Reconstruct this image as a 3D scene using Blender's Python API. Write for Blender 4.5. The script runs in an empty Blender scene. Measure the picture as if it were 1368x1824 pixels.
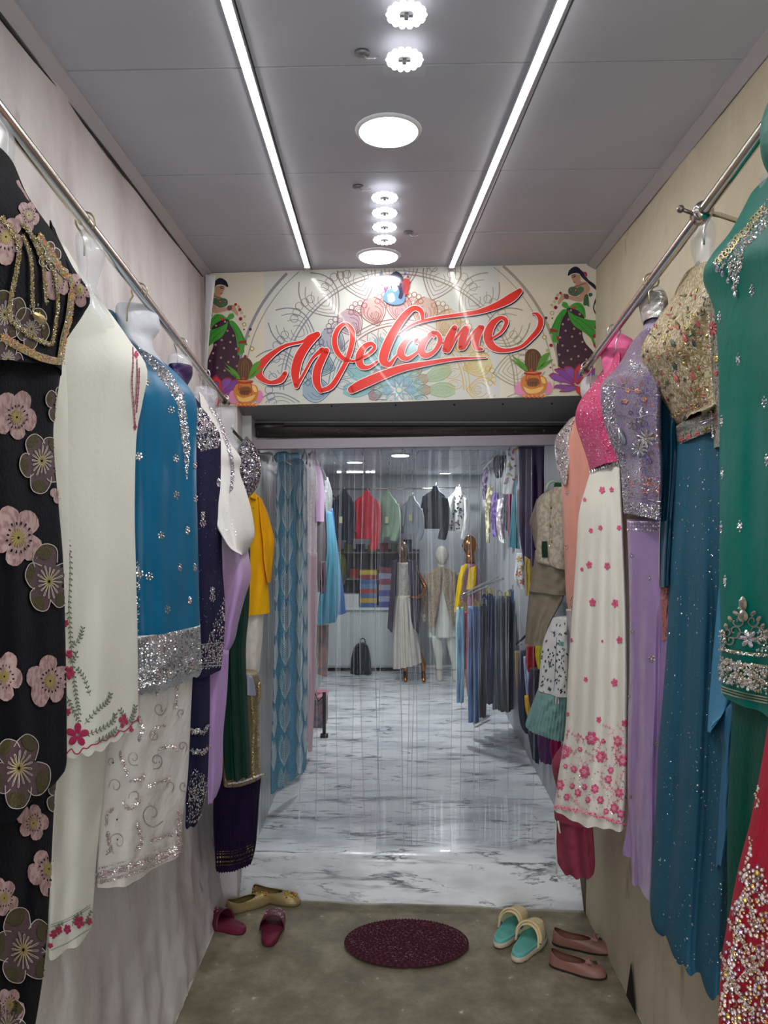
import bpy, math, random
import numpy as np
from mathutils import Vector, Matrix
from mathutils.bvhtree import BVHTree
from mathutils.geometry import tessellate_polygon
R = random.Random(7)
PI = math.pi
sc = bpy.context.scene
COL = sc.collection
# ---------------------------------------------------------------- camera, world, exposure
F, CX, HY, HC = 1370.0, 684.0, 930.0, 1.6          # focal length, principal column, horizon row (1368x1824), eye height
cam_d = bpy.data.cameras.new('camera'); cam = bpy.data.objects.new('camera', cam_d); COL.objects.link(cam)
cam.location = (0, 0, HC); cam.rotation_euler = (PI/2, 0, 0)
cam_d.sensor_fit = 'VERTICAL'; cam_d.sensor_height = 36; cam_d.lens = 36*F/1824
cam_d.shift_y = (HY-912)/1824; cam_d.clip_start = .02
sc.camera = cam
sc.view_settings.view_transform = 'Standard'; sc.view_settings.look = 'None'
sc.view_settings.gamma = 1; sc.view_settings.use_curve_mapping = False
sc.view_settings.exposure = 0.12
sc.cycles.use_denoising = True
sc.cycles.transparent_max_bounces = 24
sc.cycles.sample_clamp_indirect = 4
w = bpy.data.worlds.new('world'); sc.world = w; w.use_nodes = True
w.node_tree.nodes['Background'].inputs[0].default_value = (.80, .84, .90, 1)
w.node_tree.nodes['Background'].inputs[1].default_value = 3.6

def P(px, py, Z):
    return Vector(((px-CX)/F*Z, Z, HC+(HY-py)/F*Z))
def floor_pt(px, py, z=0.0):
    Z = (HC-z)*F/(py-HY); return Vector(((px-CX)/F*Z, Z, z))
# ---------------------------------------------------------------- properties
def tag(o, label=None, cat=None, group=None, kind=None):
    if label: o['label'] = label
    if cat: o['category'] = cat
    if group: o['group'] = group
    if kind: o['kind'] = kind
    return o
def thing(name, label, cat, loc=(0,0,0), group=None):
    o = bpy.data.objects.new(name, None); COL.objects.link(o); o.location = loc
    o.empty_display_size = .05
    return tag(o, label, cat, group)
def link(name, verts, faces, mats, parent=None, mi=None, smooth=True, uv=None):
    if isinstance(parent, Cloth): parent = parent.o
    me = bpy.data.meshes.new(name); me.from_pydata([tuple(v) for v in verts], [], [tuple(f) for f in faces])
    if not isinstance(mats, (list, tuple)): mats = [mats]
    for m in mats: me.materials.append(m)
    if mi is not None: me.polygons.foreach_set('material_index', mi)
    if smooth: me.polygons.foreach_set('use_smooth', [True]*len(me.polygons))
    if uv is not None:
        l = me.uv_layers.new(name='UVMap'); vi = np.empty(len(me.loops), dtype=np.int32)
        me.loops.foreach_get('vertex_index', vi); l.data.foreach_set('uv', np.asarray(uv, dtype=np.float32)[vi].ravel())
    me.update()
    o = bpy.data.objects.new(name, me); COL.objects.link(o)
    if parent is not None:
        o.parent = parent
        q = parent; off = Vector(q.location)
        while q.parent: q = q.parent; off += q.location
        if off.length > 0: me.transform(Matrix.Translation(-off))
    return o
# ---------------------------------------------------------------- materials
def lin(c):
    return tuple(((x/255)/12.92 if x <= 10.3 else ((x/255+.055)/1.055)**2.4) for x in c[:3]) + (1,)
_mc = {}
def M(name, c, rough=.7, metal=0, sheen=0, bump=None, var=None, spec=.4, emit=None, coat=0, alpha=None, aniso=0, trans=0, back=None):
    if name in _mc: return _mc[name]
    m = bpy.data.materials.new(name); m.use_nodes = True; nt = m.node_tree; b = nt.nodes['Principled BSDF']
    b.inputs['Base Color'].default_value = lin(c); b.inputs['Roughness'].default_value = rough
    b.inputs['Metallic'].default_value = metal; b.inputs['Specular IOR Level'].default_value = (.14 if (spec == .4 and not metal and (sheen or bump)) else spec*.6 if (sheen and max(c) < 150) else spec)
    b.inputs['Sheen Weight'].default_value = sheen*(.02 if max(c) < 150 else .2); b.inputs['Coat Weight'].default_value = coat
    b.inputs['Anisotropic'].default_value = aniso; b.inputs['Transmission Weight'].default_value = trans
    if sheen: b.inputs['Sheen Tint'].default_value = lin([min(255, x*.5+100) for x in c])
    if alpha is not None: b.inputs['Alpha'].default_value = alpha
    if emit: b.inputs['Emission Color'].default_value = lin(emit[0]); b.inputs['Emission Strength'].default_value = emit[1]
    tc = None
    if bump or var: tc = nt.nodes.new('ShaderNodeTexCoord')
    if var:                                  # (colour2, scale, stretch xyz, low, high)
        c2, s, st, lo, hi = var
        mp = nt.nodes.new('ShaderNodeMapping'); mp.inputs['Scale'].default_value = st
        n = nt.nodes.new('ShaderNodeTexNoise'); n.inputs['Scale'].default_value = s; n.inputs['Detail'].default_value = 6
        r = nt.nodes.new('ShaderNodeValToRGB'); r.color_ramp.elements[0].position = lo; r.color_ramp.elements[1].position = hi
        r.color_ramp.elements[0].color = lin(c); r.color_ramp.elements[1].color = lin(c2)
        nt.links.new(tc.outputs['Object'], mp.inputs[0]); nt.links.new(mp.outputs[0], n.inputs[0])
        nt.links.new(n.outputs[0], r.inputs[0]); nt.links.new(r.outputs[0], b.inputs['Base Color'])
    if bump:                                 # (scale, strength, stretch)
        mp = nt.nodes.new('ShaderNodeMapping'); mp.inputs['Scale'].default_value = bump[2] if len(bump) > 2 else (1,1,1)
        n = nt.nodes.new('ShaderNodeTexNoise'); n.inputs['Scale'].default_value = bump[0]; n.inputs['Detail'].default_value = 4
        u = nt.nodes.new('ShaderNodeBump'); u.inputs['Strength'].default_value = bump[1]; u.inputs['Distance'].default_value = .01
        nt.links.new(tc.outputs['Object'], mp.inputs[0]); nt.links.new(mp.outputs[0], n.inputs[0])
        nt.links.new(n.outputs[0], u.inputs['Height']); nt.links.new(u.outputs[0], b.inputs['Normal'])
    _mc[name] = m; return m
def grad_mat(name, stops, rough=.6, bump=(60, .3), sheen=.2):
    """cloth dyed in bands down its length (UV y)"""
    m = M(name, stops[0][1], rough, sheen=sheen, bump=bump); nt = m.node_tree; b = nt.nodes['Principled BSDF']
    t = nt.nodes.new('ShaderNodeTexCoord'); s = nt.nodes.new('ShaderNodeSeparateXYZ'); r = nt.nodes.new('ShaderNodeValToRGB')
    e = r.color_ramp.elements
    while len(e) < len(stops): e.new(.5)
    for k, (p, c) in enumerate(stops): e[k].position = p; e[k].color = lin(c)
    nt.links.new(t.outputs['UV'], s.inputs[0]); nt.links.new(s.outputs[1], r.inputs[0]); nt.links.new(r.outputs[0], b.inputs['Base Color'])
    return m
def worked(name, ground, thread, scale=90, cover=.5, rough=.45, metal=.6, third=None, bumps=.7):
    """cloth crowded with fine embroidery: twisting metallic thread over a ground colour"""
    if name in _mc: return _mc[name]
    m = M(name, ground, rough); nt = m.node_tree; b = nt.nodes['Principled BSDF']
    t = nt.nodes.new('ShaderNodeTexCoord'); v = nt.nodes.new('ShaderNodeTexVoronoi'); v.feature = 'DISTANCE_TO_EDGE'; v.inputs['Scale'].default_value = scale
    n = nt.nodes.new('ShaderNodeTexNoise'); n.inputs['Scale'].default_value = scale*.6; n.inputs['Detail'].default_value = 5
    ml = nt.nodes.new('ShaderNodeMixRGB'); ml.inputs[0].default_value = .05
    nt.links.new(t.outputs['Object'], n.inputs[0]); nt.links.new(t.outputs['Object'], ml.inputs[1]); nt.links.new(n.outputs['Color'], ml.inputs[2])
    nt.links.new(ml.outputs[0], v.inputs[0])
    r = nt.nodes.new('ShaderNodeValToRGB'); r.color_ramp.elements[0].position = .04+cover*.12; r.color_ramp.elements[1].position = .09+cover*.25
    r.color_ramp.elements[0].color = (1,1,1,1); r.color_ramp.elements[1].color = (0,0,0,1)
    nt.links.new(v.outputs[0], r.inputs[0])
    mx = nt.nodes.new('ShaderNodeMixRGB'); mx.inputs[1].default_value = lin(ground); mx.inputs[2].default_value = lin(thread)
    nt.links.new(r.outputs[0], mx.inputs[0]); last = mx
    if third:
        v2 = nt.nodes.new('ShaderNodeTexVoronoi'); v2.inputs['Scale'].default_value = scale*.35
        nt.links.new(t.outputs['Object'], v2.inputs[0])
        r2 = nt.nodes.new('ShaderNodeValToRGB'); r2.color_ramp.elements[0].position = .22; r2.color_ramp.elements[1].position = .27
        r2.color_ramp.elements[0].color = (1,1,1,1); r2.color_ramp.elements[1].color = (0,0,0,1)
        nt.links.new(v2.outputs[0], r2.inputs[0])
        m2 = nt.nodes.new('ShaderNodeMixRGB'); m2.inputs[2].default_value = lin(third); nt.links.new(r2.outputs[0], m2.inputs[0]); nt.links.new(mx.outputs[0], m2.inputs[1]); last = m2
    nt.links.new(last.outputs[0], b.inputs['Base Color'])
    mm = nt.nodes.new('ShaderNodeMath'); mm.operation = 'MULTIPLY'; mm.inputs[1].default_value = metal
    nt.links.new(r.outputs[0], mm.inputs[0]); nt.links.new(mm.outputs[0], b.inputs['Metallic'])
    u = nt.nodes.new('ShaderNodeBump'); u.inputs['Strength'].default_value = bumps; u.inputs['Distance'].default_value = .004
    nt.links.new(r.outputs[0], u.inputs['Height']); nt.links.new(u.outputs[0], b.inputs['Normal'])
    return m
# ---------------------------------------------------------------- mesh helpers
class MB:
    def __init__(s): s.v = []; s.f = []; s.m = []
    def add(s, vs, fs, mi=0):
        k = len(s.v); s.v += [tuple(v) for v in vs]; s.f += [tuple(i+k for i in f) for f in fs]; s.m += [mi]*len(fs)
    def box(s, c, d, mi=0, M4=None):
        x, y, z = [q/2 for q in d]
        vs = [Vector((a*x, b*y, e*z)) for a in (-1,1) for b in (-1,1) for e in (-1,1)]
        if M4 is not None: vs = [M4 @ v for v in vs]
        vs = [v+Vector(c) for v in vs]
        s.add(vs, [(0,1,3,2),(4,6,7,5),(0,4,5,1),(2,3,7,6),(0,2,6,4),(1,5,7,3)], mi)
    def hexa(s, q, mi=0):                 # eight corners: bottom quad then top quad
        s.add(q, [(3,2,1,0),(4,5,6,7),(0,1,5,4),(1,2,6,5),(2,3,7,6),(3,0,4,7)], mi)
    def tube(s, pts, r, n=10, mi=0, cap=True):
        pts = [Vector(p) for p in pts]; rs = r if isinstance(r, (list, tuple)) else [r]*len(pts)
        k = len(s.v); up = None
        for i, p in enumerate(pts):
            t = (pts[min(i+1, len(pts)-1)]-pts[max(i-1, 0)]).normalized()
            if up is None: up = Vector((0,0,1)) if abs(t.z) < .9 else Vector((1,0,0))
            a = t.cross(up).normalized(); b = a.cross(t).normalized(); up = b
            for j in range(n):
                th = 2*PI*j/n; s.v.append(tuple(p+(a*math.cos(th)+b*math.sin(th))*rs[i]))
        for i in range(len(pts)-1):
            for j in range(n):
                s.f.append((k+i*n+j, k+i*n+(j+1)%n, k+(i+1)*n+(j+1)%n, k+(i+1)*n+j)); s.m.append(mi)
        if cap:
            s.f.append(tuple(k+j for j in range(n))[::-1]); s.m.append(mi)
            s.f.append(tuple(k+(len(pts)-1)*n+j for j in range(n))); s.m.append(mi)
    def disc(s, c, r, n=32, mi=0, h=0.0, ax=(1,1)):
        c = Vector(c); vs = [c+Vector((r*ax[0]*math.cos(2*PI*j/n), r*ax[1]*math.sin(2*PI*j/n), 0)) for j in range(n)]
        if h: s.add(vs+[v+Vector((0,0,h)) for v in vs], [tuple(range(n))[::-1], tuple(range(n, 2*n))]+[(j,(j+1)%n,n+(j+1)%n,n+j) for j in range(n)], mi)
        else: s.add(vs, [tuple(range(n))], mi)
    def ball(s, c, r, nu=12, nv=8, mi=0):
        c = Vector(c); r = r if isinstance(r, (tuple, list)) else (r, r, r); vs = []; fs = []
        for i in range(nv+1):
            ph = PI*i/nv
            for j in range(nu):
                th = 2*PI*j/nu; vs.append(c+Vector((r[0]*math.sin(ph)*math.cos(th), r[1]*math.sin(ph)*math.sin(th), r[2]*math.cos(ph))))
        for i in range(nv):
            for j in range(nu): fs.append((i*nu+j, (i+1)*nu+j, (i+1)*nu+(j+1)%nu, i*nu+(j+1)%nu))
        s.add(vs, fs, mi)
    def build(s, name, mats, parent=None, smooth=True, kind=None, label=None):
        if not s.f: return None
        o = link(name, s.v, s.f, mats, parent, s.m, smooth)
        return tag(o, label, None, None, kind)
def smooth_by_angle(o, a=.7):
    me = o.data
    try: me.set_sharp_from_angle(angle=a)
    except Exception: pass
    return o
def crom(pts, n):
    """Catmull-Rom through tuples, n samples a span"""
    P_ = [np.array(p, float) for p in pts]; out = []
    for i in range(len(P_)-1):
        a = P_[max(i-1,0)]; b = P_[i]; c = P_[i+1]; d = P_[min(i+2,len(P_)-1)]
        for k in range(n):
            t = k/n; out.append(.5*((2*b)+(-a+c)*t+(2*a-5*b+4*c-d)*t*t+(-a+3*b-3*c+d)*t**3))
    out.append(P_[-1]); return out
CAM = Vector((0,0,HC))
class Cloth:
    """A hanging garment: closed loops with real depth. rows = (x_left,y_left,x_right,y_right[,Z_left,Z_right]) read off the
    photograph, laid out at the depth the garment hangs at; B = half thickness in metres."""
    def __init__(s, name, rows, z, B, mat, parent=None, folds=(), nu=48, nv=70, hem=None, cap=True, wob=.004, seed=0, kind=None, label=None, soft=0, backs=None, taper=None):
        n = len(rows); rr = []
        for q in rows:
            q = tuple(q); q = q if len(q) >= 6 else q+tuple(z); rr.append(q)
        sm = np.array(crom(rr, 12))
        d = np.r_[0, np.cumsum(np.hypot(np.diff(sm[:,2]+sm[:,0]), np.diff(sm[:,3]+sm[:,1])))]; d /= d[-1]
        tt = np.linspace(0, 1, nv+1); g = np.array([np.interp(tt, d, sm[:,k]) for k in range(6)]).T
        rs = np.random.RandomState(seed+11); ph = rs.rand(8)*6.28
        N = 2*nu; th = np.linspace(0, 2*PI, N, endpoint=False)
        cs = -np.cos(th); sn = np.sin(th)
        u = (cs+1)/2
        V = np.zeros((nv+1, N, 3)); UV = np.zeros((nv+1, N, 2))
        for i, t in enumerate(tt):
            xl, yl, xr, yr, zl, zr = g[i]
            hl = (HY-yl)*zl; hr = (HY-yr)*zr
            Bt = B if taper is None else B*np.interp(t, [k[0] for k in taper], [k[1] for k in taper])
            e = .75
            Z = zl+(zr-zl)*u - Bt*np.sign(sn)*np.abs(sn)**e
            fr = np.clip(sn, 0, 1)**.35
            dz = 0
            for f in folds:
                k, a, p, dr, st = f[:5]; am = a*min(1, max(0, (t-st)/.35+.0)) if st < 1 else a
                w_ = np.sin(2*PI*(k*u+p+dr*t)+.6*np.sin(3*t+ph[0]))
                if len(f) > 5: w_ = 1-2*np.abs(w_)**f[5]
                dz = dz+am*w_
            dz = dz+wob*(np.sin(9*u+7*t+ph[1])*np.sin(11*t+4*u+ph[2])+.6*np.sin(23*t+5*u+ph[3])*np.sin(13*u-9*t+ph[4]))
            Z = Z-dz*fr
            px = xl+(xr-xl)*u; h = hl+(hr-hl)*u
            if hem is not None and t > .9:
                a, k = hem[:2]; p = hem[2] if len(hem) > 2 else 0
                h = h + a*Z*abs(0)+ (a*np.mean([zl, zr]))*np.abs(np.sin(PI*(k*u+p)))*(t-.9)/.1*(-1)
            V[i,:,0] = (px-CX)/F*Z; V[i,:,1] = Z; V[i,:,2] = HC+h/F
            UV[i,:,0] = u; UV[i,:,1] = t
        vs = V.reshape(-1, 3); ii, jj = np.meshgrid(np.arange(nv), np.arange(N), indexing='ij')
        a = ii*N+jj; b = ii*N+(jj+1)%N; c = (ii+1)*N+(jj+1)%N; d_ = (ii+1)*N+jj
        fs = np.stack([a, d_, c, b], -1).reshape(-1, 4).tolist()
        front = [f for f in fs if (f[0] % N) < nu]
        if cap: fs.append(list(range(N)))
        s.o = link(name, vs.tolist(), fs, mat, parent, None, True, UV.reshape(-1, 2))
        tag(s.o, label, None, None, kind)
        s.bvh = BVHTree.FromPolygons([tuple(v) for v in vs], front)
        s.parent = s.o
def cast(bvh, px, py, lift=.0015):
    d = (P(px, py, 1)-CAM).normalized()
    loc, n, i, dist = bvh.ray_cast(CAM, d)
    if loc is None: return None
    if n.dot(d) > 0: n = -n
    return loc+n*lift, n
class Stick:
    """ornaments laid on a surface"""
    def __init__(s, surf): s.bvh = surf.bvh if hasattr(surf, 'bvh') else surf; s.v = []; s.f = []; s.m = []; s.bl = .0003
    def fan(s, pts, mi=0, lift=.0015, dome=.0, rings=2):
        c = (sum(p[0] for p in pts)/len(pts), sum(p[1] for p in pts)/len(pts))
        q = cast(s.bvh, c[0], c[1], lift+dome)
        if q is None: return
        base = len(s.v); vv = [q[0]]; ok = True; n = len(pts)
        for r in range(1, rings+1):
            t = r/rings
            for p in pts:
                h = cast(s.bvh, c[0]+(p[0]-c[0])*t, c[1]+(p[1]-c[1])*t, lift+dome*(1-t*t))
                if h is None: vv.append(None)
                elif (h[0]-q[0]).length > .25: vv.append(None)
                else: vv.append(h[0])
        idx = {}
        for k, x in enumerate(vv):
            if x is not None: idx[k] = len(s.v); s.v.append(tuple(x))
        def face(*a):
            if all(k in idx for k in a): s.f.append(tuple(idx[k] for k in a)); s.m.append(mi)
        for j in range(n): face(0, 1+j, 1+(j+1) % n)
        for r in range(1, rings):
            for j in range(n): face(1+(r-1)*n+j, 1+r*n+j, 1+r*n+(j+1) % n, 1+(r-1)*n+(j+1) % n)
    def petal(s, cx, cy, ang, L, W, mi=0, sx=1, r0=.12, lift=.0015, dome=0, n=12, rings=2, wav=0):
        pts = []
        for k in range(n):
            t = 2*PI*k/n; x = (.5+r0/2-.5*math.cos(t)*(1-r0))*L; y = math.sin(t)*W/2*(.75+.35*x/L)*(1+wav*math.sin(3*t+ang*7))
            pts.append((cx+sx*(x*math.cos(ang)-y*math.sin(ang)), cy+x*math.sin(ang)+y*math.cos(ang)))
        s.fan(pts, mi, lift, dome, rings); return pts
    def ribbon(s, pts, w, mi=0, lift=.002, n=4, closed=False, taper=False):
        sm = crom([p if len(p) > 2 else (p[0], p[1], w) for p in pts], n); L = []; N = len(sm)
        for i, p in enumerate(sm):
            a = sm[max(i-1,0)]; b = sm[min(i+1,N-1)]; dx, dy = b[0]-a[0], b[1]-a[1]; l = math.hypot(dx, dy) or 1
            ww = max(.05, p[2])/2*(1 if not taper else math.sin(PI*min(1, max(.04, i/(N-1))))**.5 if N > 1 else 1)
            A = cast(s.bvh, p[0]-dy/l*ww, p[1]+dx/l*ww, lift); B_ = cast(s.bvh, p[0]+dy/l*ww, p[1]-dx/l*ww, lift)
            L.append(None if (A is None or B_ is None) else (A[0], B_[0]))
        prev = None
        for q in L:
            if q is None: prev = None; continue
            k = len(s.v); s.v += [tuple(q[0]), tuple(q[1])]
            if prev is not None and (Vector(s.v[prev])-q[0]).length < .12: s.f.append((prev, k, k+1, prev+1)); s.m.append(mi)
            prev = k
    def bead(s, px, py, r, mi=0, h=.8, n=6, sx=1):
        q = cast(s.bvh, px, py, s.bl)
        if q is None: return
        loc, nn = q; rr = r*loc.y/F
        a = nn.orthogonal().normalized(); b = nn.cross(a); k = len(s.v); o_ = R.random()*6
        for j in range(n):
            t = o_+2*PI*j/n; s.v.append(tuple(loc+(a*math.cos(t)+b*math.sin(t))*rr))
        s.v.append(tuple(loc+nn*rr*h+(a*R.uniform(-.3,.3)+b*R.uniform(-.3,.3))*rr))
        for j in range(n): s.f.append((k+j, k+(j+1) % n, k+n)); s.m.append(mi)
    def pearl(s, px, py, r, mi=0):
        q = cast(s.bvh, px, py, .0002)
        if q is None: return
        loc, nn = q; rr = r*loc.y/F; a = nn.orthogonal().normalized(); b = nn.cross(a); k = len(s.v)
        for l, (g, h) in enumerate(((.8,0),(1,.5),(.72,1.15))):
            for j in range(9): t = 2*PI*j/9; s.v.append(tuple(loc+(a*math.cos(t)+b*math.sin(t))*rr*g+nn*rr*h))
        s.v.append(tuple(loc+nn*rr*1.45))
        for l in range(2):
            for j in range(9): s.f.append((k+l*9+j, k+l*9+(j+1) % 9, k+(l+1)*9+(j+1) % 9, k+(l+1)*9+j)); s.m.append(mi)
        for j in range(9): s.f.append((k+18+j, k+18+(j+1) % 9, k+27)); s.m.append(mi)
    def burst(s, cx, cy, r, n=6, mi=0, sx=.8, br=None, mc=None):
        s.bead(cx, cy, (br or r*.4), mi if mc is None else mc)
        for k in range(n):
            t = 2*PI*k/n+.3; s.bead(cx+sx*r*.68*math.cos(t), cy+r*.68*math.sin(t), r*.34, mi)
    def scatter(s, poly, n, r0, r1, mis=(0,), h=.8):
        xs = [p[0] for p in poly]; ys = [p[1] for p in poly]; c = 0; k = 0
        while c < n and k < n*12:
            k += 1; x = R.uniform(min(xs), max(xs)); y = R.uniform(min(ys), max(ys))
            if inside(x, y, poly): s.bead(x, y, R.uniform(r0, r1), R.choice(mis), h); c += 1
    def flower(s, cx, cy, r, n=5, mi=0, sx=1, rot=0, fat=.9, mc=None, dome=.001, rc=.22, lift=.0015, rings=2):
        for k in range(n): s.petal(cx, cy, rot+2*PI*k/n, r, r*fat, mi, sx, .1, lift, dome, 10, rings)
        if mc is not None: s.bead(cx, cy, r*rc, mc, .5, 8)
    def sprig(s, pts, w, ml, ms=None, leaf=5, step=6, fat=.45):
        """curved stem with paired leaves"""
        sm = crom(pts, 8); s.ribbon(pts, w, ml if ms is None else ms, .0012, 6); acc = 0
        for i in range(1, len(sm)):
            dx, dy = sm[i][0]-sm[i-1][0], sm[i][1]-sm[i-1][1]; acc += math.hypot(dx, dy)
            if acc > step:
                acc = 0; a = math.atan2(dy, dx)
                for q in (-.9, .9): s.petal(sm[i][0], sm[i][1], a+q, leaf, leaf*fat, ml, .8, .02, .0016, .0004, 6, 1)
    def curl(s, cx, cy, r, turns=1.3, w=1, mi=0, a0=0, sx=1, dirn=1):
        pts = []
        for k in range(9):
            t = k/8; a = a0+dirn*turns*2*PI*t; pts.append((cx+sx*r*(1-.82*t)*math.cos(a), cy+r*(1-.82*t)*math.sin(a)))
        s.ribbon(pts, w, mi, .0018, 3)
    def done(s, name, mats, parent, kind='stuff', label=None, smooth=False):
        if not s.f: return None
        o = link(name, s.v, s.f, mats, parent, s.m, smooth); return tag(o, label, None, None, kind)
def inside(x, y, poly):
    c = False; j = len(poly)-1
    for i in range(len(poly)):
        xi, yi = poly[i][:2]; xj, yj = poly[j][:2]
        if (yi > y) != (yj > y) and x < (xj-xi)*(y-yi)/(yj-yi)+xi: c = not c
        j = i
    return c
# ================================================================ SETTING
ZC = 2.65                                             # corridor ceiling height
def plaster(name, c1, c2, c3, s=1.6, low=.95):
    m = M(name, c1, .85, bump=(22, .35), spec=.25); nt = m.node_tree; b = nt.nodes['Principled BSDF']
    t = nt.nodes.new('ShaderNodeTexCoord'); mp = nt.nodes.new('ShaderNodeMapping'); mp.inputs['Scale'].default_value = (1, 1, .35)
    n = nt.nodes.new('ShaderNodeTexNoise'); n.inputs['Scale'].default_value = s; n.inputs['Detail'].default_value = 9; n.inputs['Roughness'].default_value = .62
    r = nt.nodes.new('ShaderNodeValToRGB'); e = r.color_ramp.elements; e[0].position = .36; e[1].position = .56
    e[0].color = lin(c2); e[1].color = lin(c1)
    n2 = nt.nodes.new('ShaderNodeTexNoise'); n2.inputs['Scale'].default_value = 9; n2.inputs['Detail'].default_value = 8
    r2 = nt.nodes.new('ShaderNodeValToRGB'); r2.color_ramp.elements[0].position = .66; r2.color_ramp.elements[1].position = .73
    mx = nt.nodes.new('ShaderNodeMixRGB'); mx.inputs[2].default_value = lin(c3)
    nt.links.new(t.outputs['Object'], mp.inputs[0]); nt.links.new(mp.outputs[0], n.inputs[0]); nt.links.new(n.outputs[0], r.inputs[0])
    nt.links.new(mp.outputs[0], n2.inputs[0]); nt.links.new(n2.outputs[0], r2.inputs[0]); nt.links.new(r2.outputs[0], mx.inputs[0])
    nt.links.new(r.outputs[0], mx.inputs[1]); nt.links.new(mx.outputs[0], b.inputs['Base Color'])
    if low < .9:                       # damp stain with an uneven edge along the top of the wall
        sp_ = nt.nodes.new('ShaderNodeSeparateXYZ'); nt.links.new(t.outputs['Object'], sp_.inputs[0])
        ad = nt.nodes.new('ShaderNodeMath'); ad.operation = 'MULTIPLY_ADD'; ad.inputs[1].default_value = 1.3; nt.links.new(n.outputs[0], ad.inputs[0]); nt.links.new(sp_.outputs[2], ad.inputs[2])
        rr = nt.nodes.new('ShaderNodeMapRange'); rr.inputs[1].default_value = 3.0; rr.inputs[2].default_value = 3.5; rr.inputs[3].default_value = 0; rr.inputs[4].default_value = .55; nt.links.new(ad.outputs[0], rr.inputs[0])
        m3 = nt.nodes.new('ShaderNodeMixRGB'); m3.inputs[2].default_value = lin((128,114,120)); nt.links.new(rr.outputs[0], m3.inputs[0]); nt.links.new(mx.outputs[0], m3.inputs[1]); nt.links.new(m3.outputs[0], b.inputs['Base Color'])
    return m
m_lw = plaster('old_plaster', (220,215,213), (178,166,166), (136,116,112), 2.6, .5)
m_rw = plaster('beige_plaster', (200,190,166), (182,170,146), (160,148,126), 2.2)
def grid_wall(name, a0, a1, b0, b1, mat, nx=90, nz=70, f=None, thick=(0,0,0)):
    """wall between bottom line a0-a1 and top line b0-b1 with its own relief"""
    a0, a1, b0, b1 = map(Vector, (a0, a1, b0, b1)); vs = []; fs = []
    nrm = (a1-a0).cross(b0-a0).normalized()
    for j in range(nz+1):
        for i in range(nx+1):
            u, v = i/nx, j/nz; p = a0.lerp(a1, u).lerp(b0.lerp(b1, u), v)
            if f: p = p+nrm*f(p, u, v)
            vs.append(p)
    for j in range(nz):
        for i in range(nx): k = j*(nx+1)+i; fs.append((k, k+1, k+nx+2, k+nx+1))
    k = len(vs); T = Vector(thick)
    for p in (a0, a1, b1, b0): vs.append(p+T)
    c = [0, nx, nz*(nx+1)+nx, nz*(nx+1)]
    fs += [(k+3, k+2, k+1, k), (c[0], k, k+1, c[1]), (c[1], k+1, k+2, c[2]), (c[2], k+2, k+3, c[3]), (c[3], k+3, k, c[0])]
    o = link(name, vs, fs, mat, None, None, True); smooth_by_angle(o, .8); return tag(o, kind='structure')
from mathutils import noise as NZ
def rel_left(p, u, v):
    h = p.z; q = NZ.fractal(Vector((p.y*3, h*3, 1)), 1, 2, 4)*.006
    rough = max(0, 1-h/.9); q += NZ.fractal(Vector((p.y*11, h*9, 4)), 1, 2, 4)*.010*rough
    if h < .35: q += (.35-h)*.10+NZ.noise(Vector((p.y*16, h*16, 2)))*.012
    return q
def rel_right(p, u, v):
    h = p.z; q = NZ.fractal(Vector((p.y*3, h*3, 7)), 1, 2, 3)*.003
    return q
grid_wall('wall_left', (-.715,-1.2,0), (-.700,3.22,0), (-.80,-1.2,ZC+.02), (-.755,3.22,ZC+.02), m_lw, 150, 100, lambda p,u,v: -(-rel_left(p,u,v)), (-.15,0,0))
grid_wall('wall_right', (.825,3.14,0), (.822,-1.2,0), (.858,3.14,ZC+.02), (.815,-1.2,ZC+.02), m_rw, 90, 60, rel_right, (.15,0,0))
# plywood skirting seam and a split at the foot of the right wall
mb = MB(); m_dark = M('dark_gap', (30,25,20), .9)
Zs = 2.72
mb.add([(.819,2.60,.0),(.819,2.50,.0),(.8185,2.545,.14),(.8195,2.552,.14)], [(0,1,2,3)])
mb.build('trim_1', m_dark, None, False, 'structure')
# floor
def concrete():
    m = M('worn_concrete', (156,146,122), .62, spec=.35, bump=(35, .25)); nt = m.node_tree; b = nt.nodes['Principled BSDF']
    t = nt.nodes.new('ShaderNodeTexCoord'); n = nt.nodes.new('ShaderNodeTexNoise'); n.inputs['Scale'].default_value = 6.5; n.inputs['Detail'].default_value = 12; n.inputs['Roughness'].default_value = .68
    r = nt.nodes.new('ShaderNodeValToRGB'); e = r.color_ramp.elements; e[0].position = .34; e[1].position = .66; e[0].color = lin((108,98,78)); e[1].color = lin((158,149,126)); x = e.new(.5); x.color = lin((130,121,100))
    n2 = nt.nodes.new('ShaderNodeTexNoise'); n2.inputs['Scale'].default_value = 26; n2.inputs['Detail'].default_value = 8
    r2 = nt.nodes.new('ShaderNodeValToRGB'); r2.color_ramp.elements[0].position = .68; r2.color_ramp.elements[1].position = .76
    mx = nt.nodes.new('ShaderNodeMixRGB'); mx.inputs[2].default_value = lin((206,198,178))
    nt.links.new(t.outputs['Object'], n.inputs[0]); nt.links.new(t.outputs['Object'], n2.inputs[0]); nt.links.new(n.outputs[0], r.inputs[0])
    nt.links.new(n2.outputs[0], r2.inputs[0]); nt.links.new(r2.outputs[0], mx.inputs[0]); nt.links.new(r.outputs[0], mx.inputs[1]); nt.links.new(mx.outputs[0], b.inputs['Base Color'])
    mr = nt.nodes.new('ShaderNodeMapRange'); mr.inputs[3].default_value = .42; mr.inputs[4].default_value = .8
    nt.links.new(n.outputs[0], mr.inputs[0]); nt.links.new(mr.outputs[0], b.inputs['Roughness'])
    return m
mb = MB(); nx, ny = 60, 120; vs = []; fs = []
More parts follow.
